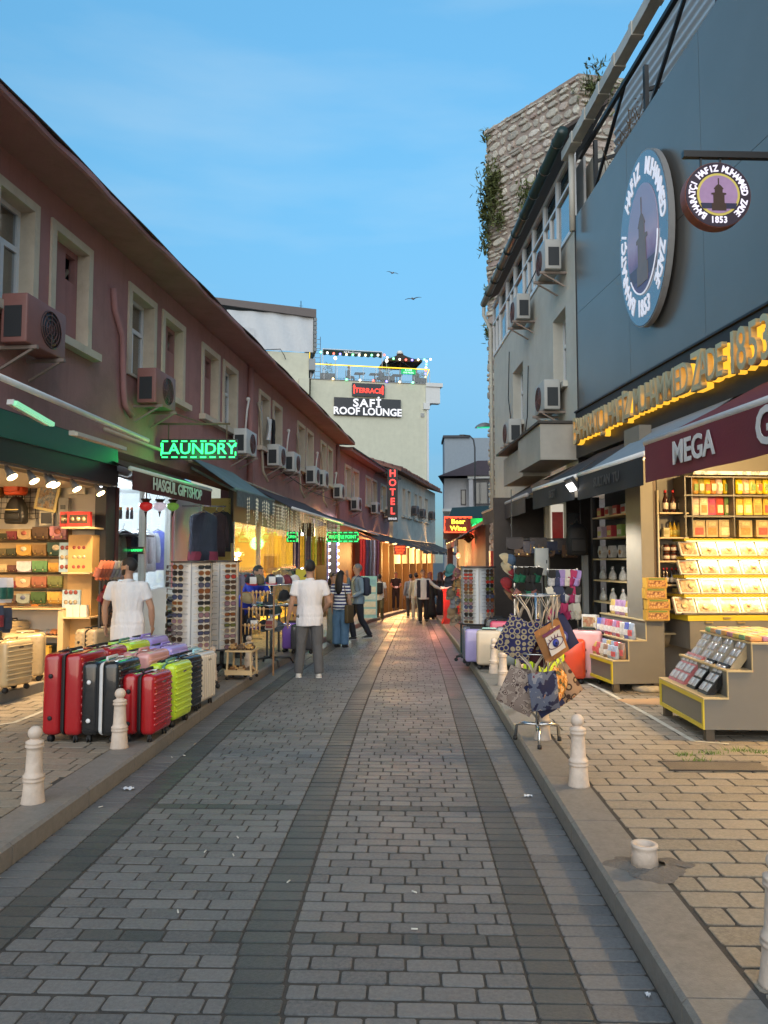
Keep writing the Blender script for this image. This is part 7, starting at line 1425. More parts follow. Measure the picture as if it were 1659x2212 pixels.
t = thing('grey_speaker', 'grey box unit on a bracket left of the red sign', 'speaker', DP(1086, 1170, 14.8)); b = B(); b.rbox(.2, .16, .22, .015, 2); b.build('cabinet', M('grey cabinet', (.12, .13, .13), .6), t); b = B(); b.bar((.0, .08, -.02), (.3, .1, -.02), .03); b.build('bracket', dkmetal(), t)
# slipper racks
def shoe_rack(label, x0, x1, yt, yb_, Y, rows, per, cols, grp):
 a, c = DP(x0, yt, Y), DP(x1, yb_, Y); t = thing('shoe_rack', label, 'display rack', Vector(((a.x + c.x) / 2, Y, gz(Y) + KH))); g0 = gz(Y) + KH; wd = c.x - a.x
 for x in (-wd / 2, wd / 2): q = B(); q.bar((x, .06, 0), (x, .06, a.z - g0), .02); q.build('upright', chrome(), t)
 for r_ in range(rows):
  z = a.z - g0 - .02 - r_ * (a.z - c.z) / rows; q = B(); q.bar((-wd / 2, .06, z), (wd / 2, .06, z), .014); q.build('rail', chrome(), t)
  for i in range(per):
   cc, cs, nm = random.choice(cols); slipper('%s slipper, %s in the %s row of the %s' % (nm, ORD[i], ['top', 'second', 'third'][r_], grp), Vector(((a.x + c.x) / 2 - wd / 2 + (i + .5) * wd / per, Y - .08, g0 + z - .12)), (R(25), R(random.uniform(-25, 25)), R(random.uniform(-25, 25))), cc, cs, 'slippers on the ' + grp)
shoe_rack('chrome slipper rack behind the tote bags', 1112, 1166, 1222, 1290, 11.4, 2, 5, [((.02, .02, .02), (.02, .15, .09), 'black and green'), ((.03, .03, .035), (.25, .1, .09), 'black and coral'), ((.02, .02, .02), (.05, .05, .05), 'black')], 'left slipper rack')
shoe_rack('chrome slipper rack beside the grey post', 1184, 1250, 1228, 1335, 11.0, 3, 6, [((.5, .48, .42), (.5, .47, .4), 'cream'), ((.03, .04, .08), (.04, .05, .1), 'navy'), ((.3, .22, .45), (.3, .22, .45), 'lilac'), ((.02, .02, .02), (.4, .4, .4), 'black and white'), ((.35, .03, .1), (.3, .03, .1), 'pink')], 'right slipper rack')
for i, (x, y, c, nm) in enumerate(((1093, 1226, (.35, .3, .2), 'straw'), (1100, 1240, (.25, .02, .03), 'maroon'), (1092, 1262, (.22, .015, .02), 'dark red'), (1098, 1285, (.2, .1, .05), 'brown'), (1100, 1212, (.05, .09, .16), 'blue white and red'), (1088, 1210, (.4, .34, .22), 'tan'))): cap('%s cap on the cap string beside the slipper rack, %s from top' % (nm, ORD[[2, 3, 4, 5, 1, 0][i]]), DP(x, y, 11.6), R(40 + 30 * (i % 2)), c, grp='caps on the right cap string', tilt=(50, 0))
for i in range(9):
 c, nm = [((.03, .02, .02), 'black'), ((.12, .06, .03), 'brown'), ((.05, .06, .1), 'navy')][i % 3]; p = DP(1112 + i * 17, 1188 + (i * 37) % 22, 12.3); satchel(p, R(-10 + 9 * i % 25), c, '%s handbag hung above the slipper racks, %s from the left' % (nm, ORD[i]), i % 2 == 0, .95, grp='handbags above the slipper racks', name='handbag')
t = thing('bag_rail', 'black rail carrying handbags above the slipper racks', 'rail', DP(1180, 1178, 12.4)); b = B(); b.bar((-.6, 0, .1), (.6, 0, .1), .02); b.build('bar', dkmetal(), t)
for x in (-.55, .55): b = B(); b.bar((x, 0, .1), (x, 0, .9), .012); b.build('hanger_rod', dkmetal(), t)
# red cabinet with hats
t = thing('red_cabinet', 'red display cabinet with straw hats beyond the sunglasses rack', 'cabinet', Vector((DP(1092, 1300, 14).x, 14, gz(14) + KH))); z1 = DP(1092, 1190, 14).z - gz(14) - KH; b = B(); b.box(-.26, .26, 0, .3, 0, z1); b.build('carcass', M('red painted cabinet', (.4, .03, .02), .4), t); b = B(); b.box(-.2, .2, -.01, -.001, .4, z1 - .08); b.build('open_front', M('pale red inside', (.3, .2, .15), .6, var=.5, scale=9), t)
for i, (x, y) in enumerate(((1088, 1196), (1098, 1206))): p = DP(x, y, 13.85); t = thing('straw_hat', ['upper straw hat on the red cabinet', 'lower straw hat on the red cabinet'][i], 'hat', p, 0, 'straw hats', (R(60), 0, 0)); b = B(); b.lathe([(.15, 0), (.14, .01), (.08, .012), (.075, .08), (.05, .1), (.001, .102)], 18); b.build('hat_body', M('straw', (.5, .4, .22), .8, var=.3, scale=40), t); b = B(); b.lathe([(.078, .014), (.077, .035)], 18); b.build('band', blackpl(), t)
# sunglasses rack on the right
fi_name = {2: 'left', 3: 'middle', 4: 'right'}; n = 6
pr = Vector((1.06, 12.3, gz(12.3) + KH)); rack('wide white sunglasses rack on the right pavement', 'right rack', pr, DP(1030, 1345, 12.3).z, DP(1030, 1226, 12.3).z, .27, 15, (2, 3, 4), 6, (.6, .64, .68), True, R(2))
for i, (x, y, c, nm) in enumerate(((974, 1232, (.05, .16, .16), 'teal'), (985, 1240, (.25, .1, .1), 'rust'), (972, 1255, (.03, .03, .04), 'black upper'), (988, 1262, (.4, .22, .08), 'orange'), (976, 1282, (.15, .12, .08), 'olive'), (984, 1300, (.2, .2, .22), 'grey'), (978, 1322, (.28, .18, .1), 'brown'), (984, 1338, (.3, .22, .15), 'tan lowest'))): cap('%s cap on the string of caps left of the right sunglasses rack' % nm, DP(x, y, 12.9), R(-30), c, grp='caps on the far cap string', tilt=(40, 0))
# suitcases right
SG = 'suitcases on the right pavement'
def PR(x, Y): return Vector((x, Y, gz(Y) + KH))
suitcase('beige suitcase with mint band, frontmost on the right pavement', PR(1.14, 11.2), R(80), (.55, .45, .33), .26, .36, .56, 'rib', (.35, .6, .55), grp=SG)
suitcase('lilac suitcase just behind the beige one', PR(1.0, 11.6), R(84), (.38, .33, .6), .26, .36, .55, 'rib', grp=SG); suitcase('slate suitcase second behind the beige one', PR(.98, 11.95), R(84), (.12, .13, .16), .26, .36, .56, 'rib', grp=SG)
suitcase('pale pink suitcase third behind the beige one', PR(1.02, 12.35), R(84), (.6, .4, .38), .26, .38, .6, 'rib', grp=SG)
suitcase('dark teal suitcase at the kerb end of the right group', PR(1.03, 12.85), R(84), (.015, .045, .05), .26, .4, .58, 'rib', grp=SG)
suitcase('lime green suitcase left of the tote bag stand', PR(1.62, 10.6), R(84), LIME, .27, .4, .62, 'rib', grp=SG); suitcase('grey suitcase left of the lime one', PR(1.44, 11.2), R(84), (.3, .33, .33), .27, .4, .6, 'rib', grp=SG)
suitcase('bright pink suitcase behind the grey one', PR(1.4, 11.7), R(84), (.6, .08, .15), .27, .4, .66, 'rib', grp=SG); suitcase('black suitcase at the back of the right group', PR(1.35, 12.1), R(84), BLK, .27, .4, .68, 'rib', grp=SG)
suitcase('lime suitcase with black handle seen under the tote bags', PR(1.7, 9.6), R(86), (.6, .7, .03), .25, .36, .5, 'rib', grp=SG); suitcase('orange red suitcase seen between the tote bags', PR(1.95, 9.9), R(86), (.6, .06, .02), .26, .5, .56, 'rib', grp=SG); suitcase('pink suitcase right of the tote bag stand', PR(2.25, 9.95), R(70), (.6, .32, .33), .26, .4, .66, 'rib', grp=SG)
# ================================================================== tote bag stand
def pat(name, fn):
 k = NT(name); k.l(fn(k, k.coord('Object')), k.p.inputs['Base Color']); k.p.inputs['Roughness'].default_value = .9; return k.m
def voro(k, v, sc_, stops, feat='F1', dist='EUCLIDEAN'):
 w_ = k.n('TexVoronoi'); w_.inputs['Scale'].default_value = sc_; w_.feature = feat; w_.distance = dist; w_.inputs['Randomness'].default_value = .25 if 'geo' in k.m.name else .9; k.l(v, w_.inputs['Vector']); return k.ramp(w_.outputs['Distance'], stops, 'CONSTANT')
m_t1 = pat('navy gold geo tapestry', lambda k, v: voro(k, v, 20, [(0, (.26, .1, .07)), (.16, (.012, .014, .08)), (.42, (.32, .25, .15)), (.58, (.015, .015, .07))]))
m_t2 = pat('brown car print', lambda k, v: k.mix(k.ramp(k.noise(v, 18, 2), [(.47, (0, 0, 0)), (.5, (1, 1, 1))], 'CONSTANT'), voro(k, v, 24, [(0, (.05, .025, .02)), (.2, (.36, .28, .23)), (.36, (.06, .035, .03)), (.5, (.3, .24, .2))]), (.2, .15, .125)))
m_t3 = pat('grey blue abstract print', lambda k, v: k.ramp(k.noise(v, 9, 3), [(.3, (.012, .012, .04)), (.45, (.09, .1, .14)), (.58, (.22, .21, .22)), (.64, (.14, .02, .03))], 'CONSTANT'))
m_t4 = pat('orange leaf print', lambda k, v: k.ramp(k.noise(v, 16, 3), [(.3, (.1, .08, .03)), (.42, (.6, .22, .03)), (.52, (.65, .45, .2)), (.6, (.45, .08, .01))], 'CONSTANT'))
m_t5 = pat('brown paisley print', lambda k, v: voro(k, v, 16, [(0, (.30, .05, .02)), (.15, (.35, .24, .12)), (.3, (.05, .02, .012)), (.5, (.32, .2, .12))]))
m_navyt = M('navy cloth', (.012, .016, .06), .9); m_strap = M('cream cotton strap', (.52, .43, .33), .9, var=.15, scale=20); m_dkbag = M('dark maroon cloth', (.06, .015, .02), .9)
m_eyew = M('white eye panel', (.5, .48, .47), .9); m_orng = M('ochre cloth', (.27, .12, .04), .9)
TB = Vector((1.075, 6.63, KH)); t = thing('tote_stand', 'chrome three tier stand with tripod feet holding tote bags', 'display stand', TB)
b = B(); b.tube([(0, 0, .1), (0, 0, 1.26)], .017, 10); b.build('pole', chrome(), t)
for k in range(3): a = R(-96) + k * R(120); b = B(); b.tube([(0, 0, .155), (.13 * math.cos(a), .13 * math.sin(a), .15), (.2 * math.cos(a), .2 * math.sin(a), .13), (.215 * math.cos(a), .215 * math.sin(a), .0)], .014, 8); l_ = b.build('foot', chrome(), t); b = B(); b.tube([(.215 * math.cos(a), .215 * math.sin(a), 0), (.2145 * math.cos(a), .2145 * math.sin(a), .03)], .018, 8); b.build('rubber_tip', m_rub, l_)
for z, r_ in ((1.24, .2), (.76, .2)):
 b = B(); b.tube([(r_ * math.cos(i * .3927), r_ * math.sin(i * .3927), z) for i in range(17)], .005, 5)
 for i in range(4): b.bar((0, 0, z), (r_ * math.cos(i * 1.571), r_ * math.sin(i * 1.571), z), .006)
 b.build('ring', chrome(), t)
def tote(label, x, y, z, w_, h, tilt, face_, mat, strap, extra=None, puff=.03):
 """hung from the ring at (x, y, z); body centre hangs below, rotated by tilt in its own plane"""
 t = thing('tote_bag', label, 'tote bag', TB + Vector((x, y, z)), face_, 'tote bags on the stand'); Rt = Matrix.Rotation(R(tilt), 4, 'Y'); c = Vector((.0, 0, -strap - h * .5 * (1.15 if abs(tilt) > 15 else 1)))
 def P(u, v, s_): p = Vector(((u - .5) * w_, s_ * puff * math.sin(u * math.pi) * math.sin(v * math.pi) ** .6 + .008 * math.sin(u * 9 + v * 6), (.5 - v) * h)); return c + (Rt @ p)
 b = B(); b.grid(lambda u, v: P(u, v, -1), 10, 10); b.grid(lambda u, v: P(u, v, 1), 10, 10); b.build('bag_body', mat, t)
 for s_ in (-1, 1): b = B(); p0, p1 = P(.28, 0, 0), P(.72, 0, 0); q = Vector((s_ * .012, s_ * .006, 0)); b.tube([p0, p0.lerp(q, .5) + Vector((-.02, 0, 0)), q, p1.lerp(q, .5) + Vector((.02, 0, 0)), p1], [(.012, .003)] * 5, 6); b.build('strap', m_strap, t)
 if extra: extra(t, c, Rt)
 return t
def eye(t, c, Rt, s=1., white_=True):
 M4 = Matrix.Translation(c) @ Rt @ Matrix.Rotation(R(90), 4, 'X')
 if white_:
  b = B(); b.m = M4; b.cb(.0, -.01, .035, .165, .165, .004); b.build('eye_panel', m_eyew, t)
  b = B(); b.m = M4; b.tube([(.085 * math.cos(a), .04 * math.sin(a) - .01, .039) for a in [i * math.pi / 8 for i in range(17)]], .004, 4); b.build('eye_outline', M('plum line', (.08, .02, .05), .8), t)
  for i in range(6): q = B(); q.m = M4; a = R(60 + i * 22); q.add([(.075 * math.cos(a) - .008, .042 * math.sin(a) - .01, .039), (.075 * math.cos(a) + .008, .042 * math.sin(a) - .01, .039), (.1 * math.cos(a), .078 * math.sin(a) - .01, .039)], [(0, 1, 2)]); q.build('lash', MATS['plum line'], t)
  b = B(); b.m = M4; b.cb(0, .095, .036, .2, .025, .004); b.build('stripe', M('plum stripe', (.12, .03, .08), .9), t)
 for nm, r_, m_, z in (('iris', .034 * s, M('cobalt print', (.02, .03, .22), .8), .041), ('iris_ring', .022 * s, M('pale blue print', (.4, .5, .6), .8) if not white_ else M('blue print', (.04, .06, .35), .8), .044), ('pupil', .011 * s, m_navyt, .047)): b = B(); b.m = M4 @ Matrix.Translation((0, -.01, z)); b.lathe([(r_, -.001), (r_, .001)], 16); b.build(nm, m_, t)
tote('navy and gold geometric tote on the upper ring, leftmost', -.17, -.09, 1.24, .30, .33, 26, R(-20), m_t1, .17)
tote('second navy and gold tote tucked behind the first', -.06, -.06, 1.24, .28, .32, -18, R(-5), m_t1, .2, puff=.02)
tote('ochre tote with a big embroidered eye on white', .1, -.17, 1.24, .28, .3, -24, R(30), m_orng, .2, eye)
tote('maroon tote behind the eye bag', .02, -.06, 1.24, .26, .3, 30, R(0), m_dkbag, .25)
tote('navy tote with round evil eye at the right of the upper ring', .19, .0, 1.24, .26, .3, -30, R(15), m_navyt, .17, lambda t, c, Rt: eye(t, c, Rt, 1.7, False))
tote('cream tote hanging edge on at the right of the upper ring', .15, -.1, 1.24, .2, .3, -22, R(60), M('cream canvas', (.5, .42, .3), .9), .2)
tote('brown car print tote on the lower ring, leftmost', -.16, -.1, .76, .31, .33, 24, R(-22), m_t2, .12)
tote('second brown printed tote behind the car print one', -.05, -.03, .76, .28, .31, 10, R(-5), m_t2, .15)
tote('grey blue abstract tote in the middle of the lower ring', .02, -.2, .76, .24, .31, -6, R(6), m_t3, .14)
tote('navy based tote low in the middle of the lower ring', .04, -.12, .76, .24, .3, -30, R(10), m_navyt, .17)
tote('orange leaf tote on the lower ring', .14, -.12, .76, .22, .3, 30, R(40), m_t4, .1)
tote('brown paisley tote at the right of the lower ring', .2, -.02, .76, .28, .3, -34, R(12), m_t5, .1)
# ================================================================== bollards, pavement marks, litter
m_bol = M('chipped cream paint', (.60, .49, .40), .65, var=.16, scale=9, dirt=.6, bump=.35, bscale=24)
prof = [(.075, 0), (.072, .01), (.066, .05), (.060, .13), (.059, .135), (.066, .14), (.067, .15), (.06, .157), (.066, .163), (.067, .173), (.058, .18), (.052, .2), (.047, .33), (.046, .345), (.056, .352), (.057, .362), (.048, .368), (.056, .376), (.055, .386), (.042, .393), (.03, .4), (.03, .404)]
bb = B(); bb.lathe(prof, 20); BOL = bb.mesh('post', m_bol); bb = B(); bb.ball((0, 0, .44), .044, n=16, m=10); BKN = bb.mesh('ball_top', m_bol)
def bollard(label, x, y, tilt=0): t = thing('bollard', label, 'bollard', (x, y, gz(y) + KH - .002), random.uniform(0, 3), 'cream bollards', (R(tilt), R(tilt * .6), 0)); inst(BOL, 'post', t); inst(BKN, 'ball_top', t)
for i, (x, y, lb) in enumerate(((-2.4, 4.92, 'cream bollard nearest on the left pavement, standing alone'), (-2.39, 6.35, 'cream bollard in front of the black and white suitcase'), (-2.45, 9.54, 'cream bollard beside the near sunglasses rack'), (-2.3, 11.0, 'cream bollard under the cap rack on the left'), (-2.15, 14.6, 'cream bollard farthest on the left kerb'), (1.15, 5.4, 'cream bollard standing clear right of the tote stand'), (1.14, 6.78, 'cream bollard right behind the tote stand pole'), (1.14, 8.16, 'cream bollard half hidden behind the tote bags'), (1.15, 9.66, 'cream bollard left of the tote bags'), (1.15, 10.75, 'cream bollard beside the beige suitcase'), (1.335, 2.93, 'cream bollard cut by the right edge of the picture'))): bollard(lb, x, y, (2, -1, 1, 0, 1.5, -.6, .8, 0, -1.4, 1, 1)[i])
t = thing('broken_bollard', 'broken off bollard stump in a ragged concrete patch', 'bollard', (1.17, 3.99, KH)); b = B(); b.lathe([(.068, 0), (.062, .08), (.061, .1), (.066, .105), (.066, .118), (.058, .12), (.042, .118), (.04, .03), (.001, .03)], 18); b.build('stump', m_bol, t); b = B()
b.grid(lambda u, v: ((.06 + u * (.11 + .035 * math.sin(v * 19) + .02 * math.sin(v * 43))) * math.cos(v * 2 * math.pi) * 1.15 + .03, (.06 + u * (.11 + .035 * math.sin(v * 19))) * math.sin(v * 2 * math.pi) * .95, .024 * (1 - u) + .003 * math.sin(v * 60)), 6, 48); b.build('concrete_patch', M('rough concrete', (.16, .14, .12), .95, var=.4, scale=30, bump=.8, bscale=80), t)
m_line = M('worn white road paint', (.55, .53, .46), .8, var=.15, scale=18, dirt=.6)
def stripe(label, pts, w_):
 b = B(); L_ = []; Rr = []
 for i, p in enumerate(pts):
  a = Vector(pts[max(0, i - 1)]); c = Vector(pts[min(len(pts) - 1, i + 1)]); d = (c - a).normalized(); nn = Vector((-d.y, d.x)) * w_ / 2; L_.append((p[0] + nn.x, p[1] + nn.y, gz(p[1]) + KH + .0055)); Rr.append((p[0] - nn.x, p[1] - nn.y, gz(p[1]) + KH + .0055))
 n_ = len(pts); b.add(L_ + Rr, [(i, i + 1, n_ + i + 1, n_ + i) for i in range(n_ - 1)]); tag(b.build('painted_line', m_line), label, 'road marking')
g2 = lambda x, y: (lambda p: (p.x, p.y))(GP(x, y, KH))
stripe('white painted line on the right pavement beside the counters', [g2(1238, 1462), g2(1300, 1490), g2(1400, 1545), g2(1498, 1602), g2(1575, 1608)], .05); stripe('white painted line on the left pavement behind the lone bollard', [g2(-60, 1568), g2(0, 1566), g2(30, 1562), g2(112, 1530)], .05)
p = GP(1535, 1657, KH); t = thing('access_cover', 'grey steel access cover sunk in the right pavement', 'manhole cover', p + Vector((0, 0, .004))); b = B(); b.box(-.33, .4, -.11, .11, 0, .005); b.build('plate', M('dull steel', (.16, .14, .12), .5, .5, bump=.5, bscale=70), t); b = B()
for s_ in (-1, 1): b.box(-.35, .42, s_ * .12 - .008, s_ * .12 + .008, 0, .007)
b.build('rim', M('dark rim', (.05, .045, .04), .7), t)
for i, (x, y) in enumerate(((1480, 1632), (1535, 1628), (1595, 1622), (1640, 1626), (1505, 1645))):
 p = GP(x, y, KH); t = B()
 for k in range(34): q = Vector((random.gauss(0, .05), random.gauss(0, .02), 0)); d = Vector((random.gauss(0, .02), random.gauss(0, .02), random.uniform(.015, .045))); t.add([q - Vector((.004, 0, 0)), q + d, q + Vector((.004, 0, 0))], [(0, 1, 2)])
 tag(t.build('weed_tuft', M('weed green', (.12, .2, .03), .7, rand=.3), None, p), 'small green weed tuft by the access cover, %s from the left' % ['first', 'third', 'fourth', 'fifth', 'second'][i], 'weeds', 'weed tufts')
def scrap(label, x, y, s, h, c=(.7, .72, .75)):
 p = GP(x, y, h); b = B(); sd_ = random.random() * 9; b.grid(lambda u, v: ((u - .5) * s * (1 + .2 * math.sin(v * 5 + sd_)), (v - .5) * s * .7 * (1 + .2 * math.sin(u * 7 + sd_)), .005 + .012 * abs(math.sin(u * 6 + v * 4 + sd_))), 8, 8); tag(b.build('paper_scrap', M('scrap %s' % (c,), c, .8), None, p, random.random() * 3), label, 'litter', 'paper litter')
scrap('largest crumpled paper scrap near the left kerb', 277, 1706, .085, 0); scrap('crumpled white tissue against the right kerb', 1140, 1722, .05, 0); scrap('small paper bit below the right kerb near the bottom', 1400, 2155, .025, 0)
for i, (x, y) in enumerate(((372, 1637), (395, 1632), (445, 1838), (512, 1808), (900, 1930), (620, 1908), (385, 1973), (888, 2008), (213, 1745), (505, 1850))): p = GP(x, y, .004); b = B(); b.tube([(0, 0, .004), (.028, .01, .004)], .004, 5); tag(b.build('cigarette_butt', M('butt white', (.6, .58, .52), .8), None, p, random.random() * 6), 'white cigarette butt on the bricks, %s from the left' % ORD[[1, 3, 4, 6, 9, 7, 2, 8, 0, 5][i]], 'litter', 'cigarette butts')
t = thing('round_stone_slab', 'rough round stone slab between the two counters', 'stone', GP(1398, 1492, KH)); b = B(); b.lathe([(.16, 0), (.175, .02), (.17, .055), (.12, .07), (.001, .072)], 18); b.build('slab', M('rough limestone', (.42, .36, .27), .9, var=.3, scale=14, bump=.6, bscale=25), t)
p = GP(1395, 1517, KH); b = B(); b.grid(lambda u, v: ((u - .5) * .5, (v - .5) * .34 + .02 * math.sin(u * 5), .006 + .004 * math.sin(u * 9)), 10, 4); tag(b.build('cardboard_sheet', M('brown cardboard', (.42, .27, .15), .9), None, p, R(12)), 'flat brown cardboard sheet lying by the near counter', 'cardboard')
# ================================================================== people
from mathutils import noise as mnoise
SC2 = bpy.data.scenes.new('workbench')
def fuse(b, voxel, mat, name, parent, smooth=3, wob=0., freq=7.):
 me = b.mesh('tmp', mat); o = bpy.data.objects.new('tmp', me); SC2.collection.objects.link(o)
 m = o.modifiers.new('r', 'REMESH'); m.mode = 'VOXEL'; m.voxel_size = voxel; m.use_smooth_shade = True
 s = o.modifiers.new('s', 'SMOOTH'); s.factor = .5; s.iterations = smooth
 vl = SC2.view_layers[0]; vl.update(); dg = vl.depsgraph; me2 = bpy.data.meshes.new_from_object(o.evaluated_get(dg)); bpy.data.objects.remove(o); bpy.data.meshes.remove(me)
 if wob:
  pn = [(v.co.copy(), v.normal.copy()) for v in me2.vertices]; me2.vertices.foreach_set('co', [c for p, n in pn for c in p + n * wob * mnoise.noise(Vector((p.x * freq, p.y * freq, p.z * freq * .45)))]); me2.update()
 me2.name = name
 if not me2.materials: me2.materials.append(mat)
 q = bpy.data.objects.new(name, me2); COL.objects.link(q); q.parent = parent; return q
SKIN = {'a': M('tan skin', (.42, .24, .16), .55, var=.1, scale=8), 'b': M('olive skin', (.34, .19, .125), .55, var=.1, scale=8)}
def V(*a): return Vector(a)
def person(label, pos, face, H=1.72, wide=1., skin='a', shirt=(.7, .7, .7), sleeve='short', trousers=(.03, .03, .035), shoe=(.5, .5, .5), sole=None, hair=(.012, .01, .009), hairstyle='short', arms=None, legs=None, hem=.84, loose=1., vox=.012, turn=0., lean=0., stripes=None, skirt=None, beard=False, extras=None, headtilt=0., seated=False):
 """local -y is the front; face = heading about z"""
 t = thing('person', label, 'person', pos, face); t.scale = (H / 1.75,) * 3; W = wide
 arms = arms or [((.06, .02, -.29), (.07, -.04, -.54)), ((.06, .02, -.29), (.07, -.04, -.54))]; legs = legs or [((.015, -.01, -.42), (.02, .02, -.84)), ((.015, -.01, -.42), (.02, .02, -.84))]
 Lr = Matrix.Rotation(R(lean), 3, 'X'); piv = V(0, 0, .92); LT = lambda p: piv + Lr @ (V(*p) - piv)
 sh = [LT((s * .18 * W, .01, 1.405)) for s in (-1, 1)]; hp = [V(s * .088 * W, 0, .91) for s in (-1, 1)]
 el = [sh[i] + V((-1, 1)[i] * arms[i][0][0], *arms[i][0][1:]) for i in (0, 1)]; wr = [sh[i] + V((-1, 1)[i] * arms[i][1][0], *arms[i][1][1:]) for i in (0, 1)]
 kn = [hp[i] + V((-1, 1)[i] * legs[i][0][0], *legs[i][0][1:]) for i in (0, 1)]; an = [hp[i] + V((-1, 1)[i] * legs[i][1][0], *legs[i][1][1:]) for i in (0, 1)]
 HT = Matrix.Translation(LT((0, 0, 1.5))) @ Matrix.Rotation(R(turn), 4, 'Z') @ Matrix.Rotation(R(headtilt), 4, 'X') @ Matrix.Translation((0, 0, -1.5))
 tor = [(.84, .15, .11), (.95, .165, .12), (1.08, .145, .105), (1.2, .155, .112), (1.32, .175, .112), (1.41, .172, .098), (1.46, .12, .08)]
 def torso(b, k=0., z0=.8, z1=1.5, n=18, top=True):
  rg = []
  for z, rx, ry in tor:
   if z0 - .001 <= z <= z1: rg.append([LT(((rx * W + k) * math.cos(a), (ry * (W * .5 + .5) + k) * math.sin(a), z)) for a in [j * 2 * math.pi / n for j in range(n)]])
  b.rings(rg)
 # body
 b = B(); torso(b); b.tube([LT((0, 0, 1.4)), LT((0, .0, 1.5)), HT @ V(0, -.005, 1.57)], [.075, .056, .056], 12)
 hd = [(1.525, .03, .035, -.04), (1.545, .05, .062, -.022), (1.58, .063, .082, -.008), (1.62, .071, .093, 0), (1.66, .075, .098, .002), (1.70, .075, .099, .004), (1.735, .06, .082, .006), (1.757, .022, .03, .006)]
 b.rings([[HT @ V(rx * math.cos(a), oy + ry * math.sin(a), z) for a in [j * 2 * math.pi / 16 for j in range(16)]] for z, rx, ry, oy in hd])
 m0 = b.m; b.m = HT; b.ball((0, -.1, 1.628), .016, .022, .026, 8, 6); b.ball((0, -.092, 1.66), .011, .016, .03, 8, 6); b.ball((0, -.083, 1.592), .026, .014, .012, 8, 5)
 for s in (-1, 1): b.ball((s * .078, .01, 1.645), .012, .022, .034, 8, 6)
 b.m = m0
 for i in (0, 1):
  b.tube([sh[i] + V(0, 0, .0), sh[i].lerp(el[i], .5), el[i], el[i].lerp(wr[i], .45), wr[i]], [.058, .05, .041, .041, .027], 10)
  d = (wr[i] - el[i]).normalized(); s = (-1, 1)[i]; sd = V(0, 1, 0); sd = (sd - d * sd.dot(d)).normalized(); nn = d.cross(sd)
  b.tube([wr[i] - d * .01, wr[i] + d * .04, wr[i] + d * .085], [(.022, .018), (.038, .017), (.036, .014)], 8, side=sd)
  for f, (o, ln) in enumerate(((-.028, .075), (-.0095, .085), (.0095, .08), (.027, .062))):
   p0 = wr[i] + d * .08 + sd * o; p1 = p0 + d * ln * .55 + nn * (.012 * -s); p2 = p0 + d * ln * .9 + nn * (.032 * -s); b.tube([p0, p1, p2], [.0095, .009, .0075], 6)
  p0 = wr[i] + d * .025 - sd * .025; b.tube([p0, p0 - sd * .022 + d * .03, p0 - sd * .026 + d * .06], [.012, .0105, .009], 6)
  b.tube([hp[i], hp[i].lerp(kn[i], .5), kn[i], kn[i].lerp(an[i], .4), an[i]], [.088, .078, .055, .056, .038], 10)
  b.tube([an[i] + V(0, .03, -.03), an[i] + V(0, -.05, -.045), an[i] + V(0, -.15, -.055)], [.035, .034, .02], 8)
 fuse(b, vox, SKIN[skin], 'body', t, 3)
 # trousers or skirt
 if skirt:
  b = B(); n = 20; b.rings([[V((.15 * W + (.98 - z) * .12) * math.cos(a) * (1 + .05 * math.sin(5 * a)), (.12 + (.98 - z) * .11) * math.sin(a), z) for a in [j * 2 * math.pi / n for j in range(n)]] for z in (1.05, .9, .7, .5, .3, .06)]); q = b.build('skirt', TM('skirt cloth', .85, .15, 6, fold=7), t); col(q, skirt)
 else:
  b = B(); torso(b, .012, .8, 1.1)
  for i in (0, 1):
   a_ = an[i] + V(0, .005, .015 if not seated else .03); lo = loose
   b.tube([hp[i] + V(0, 0, .06), hp[i] + V(0, 0, -.05), hp[i].lerp(kn[i], .55), kn[i], kn[i].lerp(a_, .5), a_ + V(0, 0, -.02)], [.1, .108, .094 * (.5 + lo * .5), .074 * lo, .07 * lo, .064 * lo], 12)
  col(fuse(b, vox * 1.1, TM('trouser cloth', .85, .12, 9, fold=10), 'trousers', t, 3, .010, 9), trousers)
 # shirt
 if shirt:
  b = B(); torso(b, .022, hem - .01, 1.47); lowz = [z for z, _, _ in tor if z >= hem - .01][0]; r0 = [x for x in tor if x[0] == lowz][0]; n = 18
  b.rings([[LT(((r0[1] * W + .04) * math.cos(a), (r0[2] * (W * .5 + .5) + .036) * math.sin(a), z)) for a in [j * 2 * math.pi / n for j in range(n)]] for z in (hem - .06, lowz + .05)])
  b.tube([LT((0, .005, 1.43)), LT((0, .005, 1.49))], [.085, .064], 12)
  for i in (0, 1):
   if sleeve == 'short': e = sh[i].lerp(el[i], .62); b.tube([sh[i] + V((.05, -.05)[i], 0, .012), sh[i], sh[i].lerp(e, .6), e], [.05, .064, .065, .068], 12)
   elif sleeve == 'long': b.tube([sh[i] + V((.05, -.05)[i], 0, .012), sh[i], sh[i].lerp(el[i], .5), el[i], el[i].lerp(wr[i], .5), wr[i].lerp(el[i], .06)], [.05, .064, .06, .056, .052, .04], 12)
  q = fuse(b, vox * 1.1, stripes or TM('shirt cloth', .8, .06, 6, fold=11), 'shirt', t, 3, .012, 10); col(q, shirt)
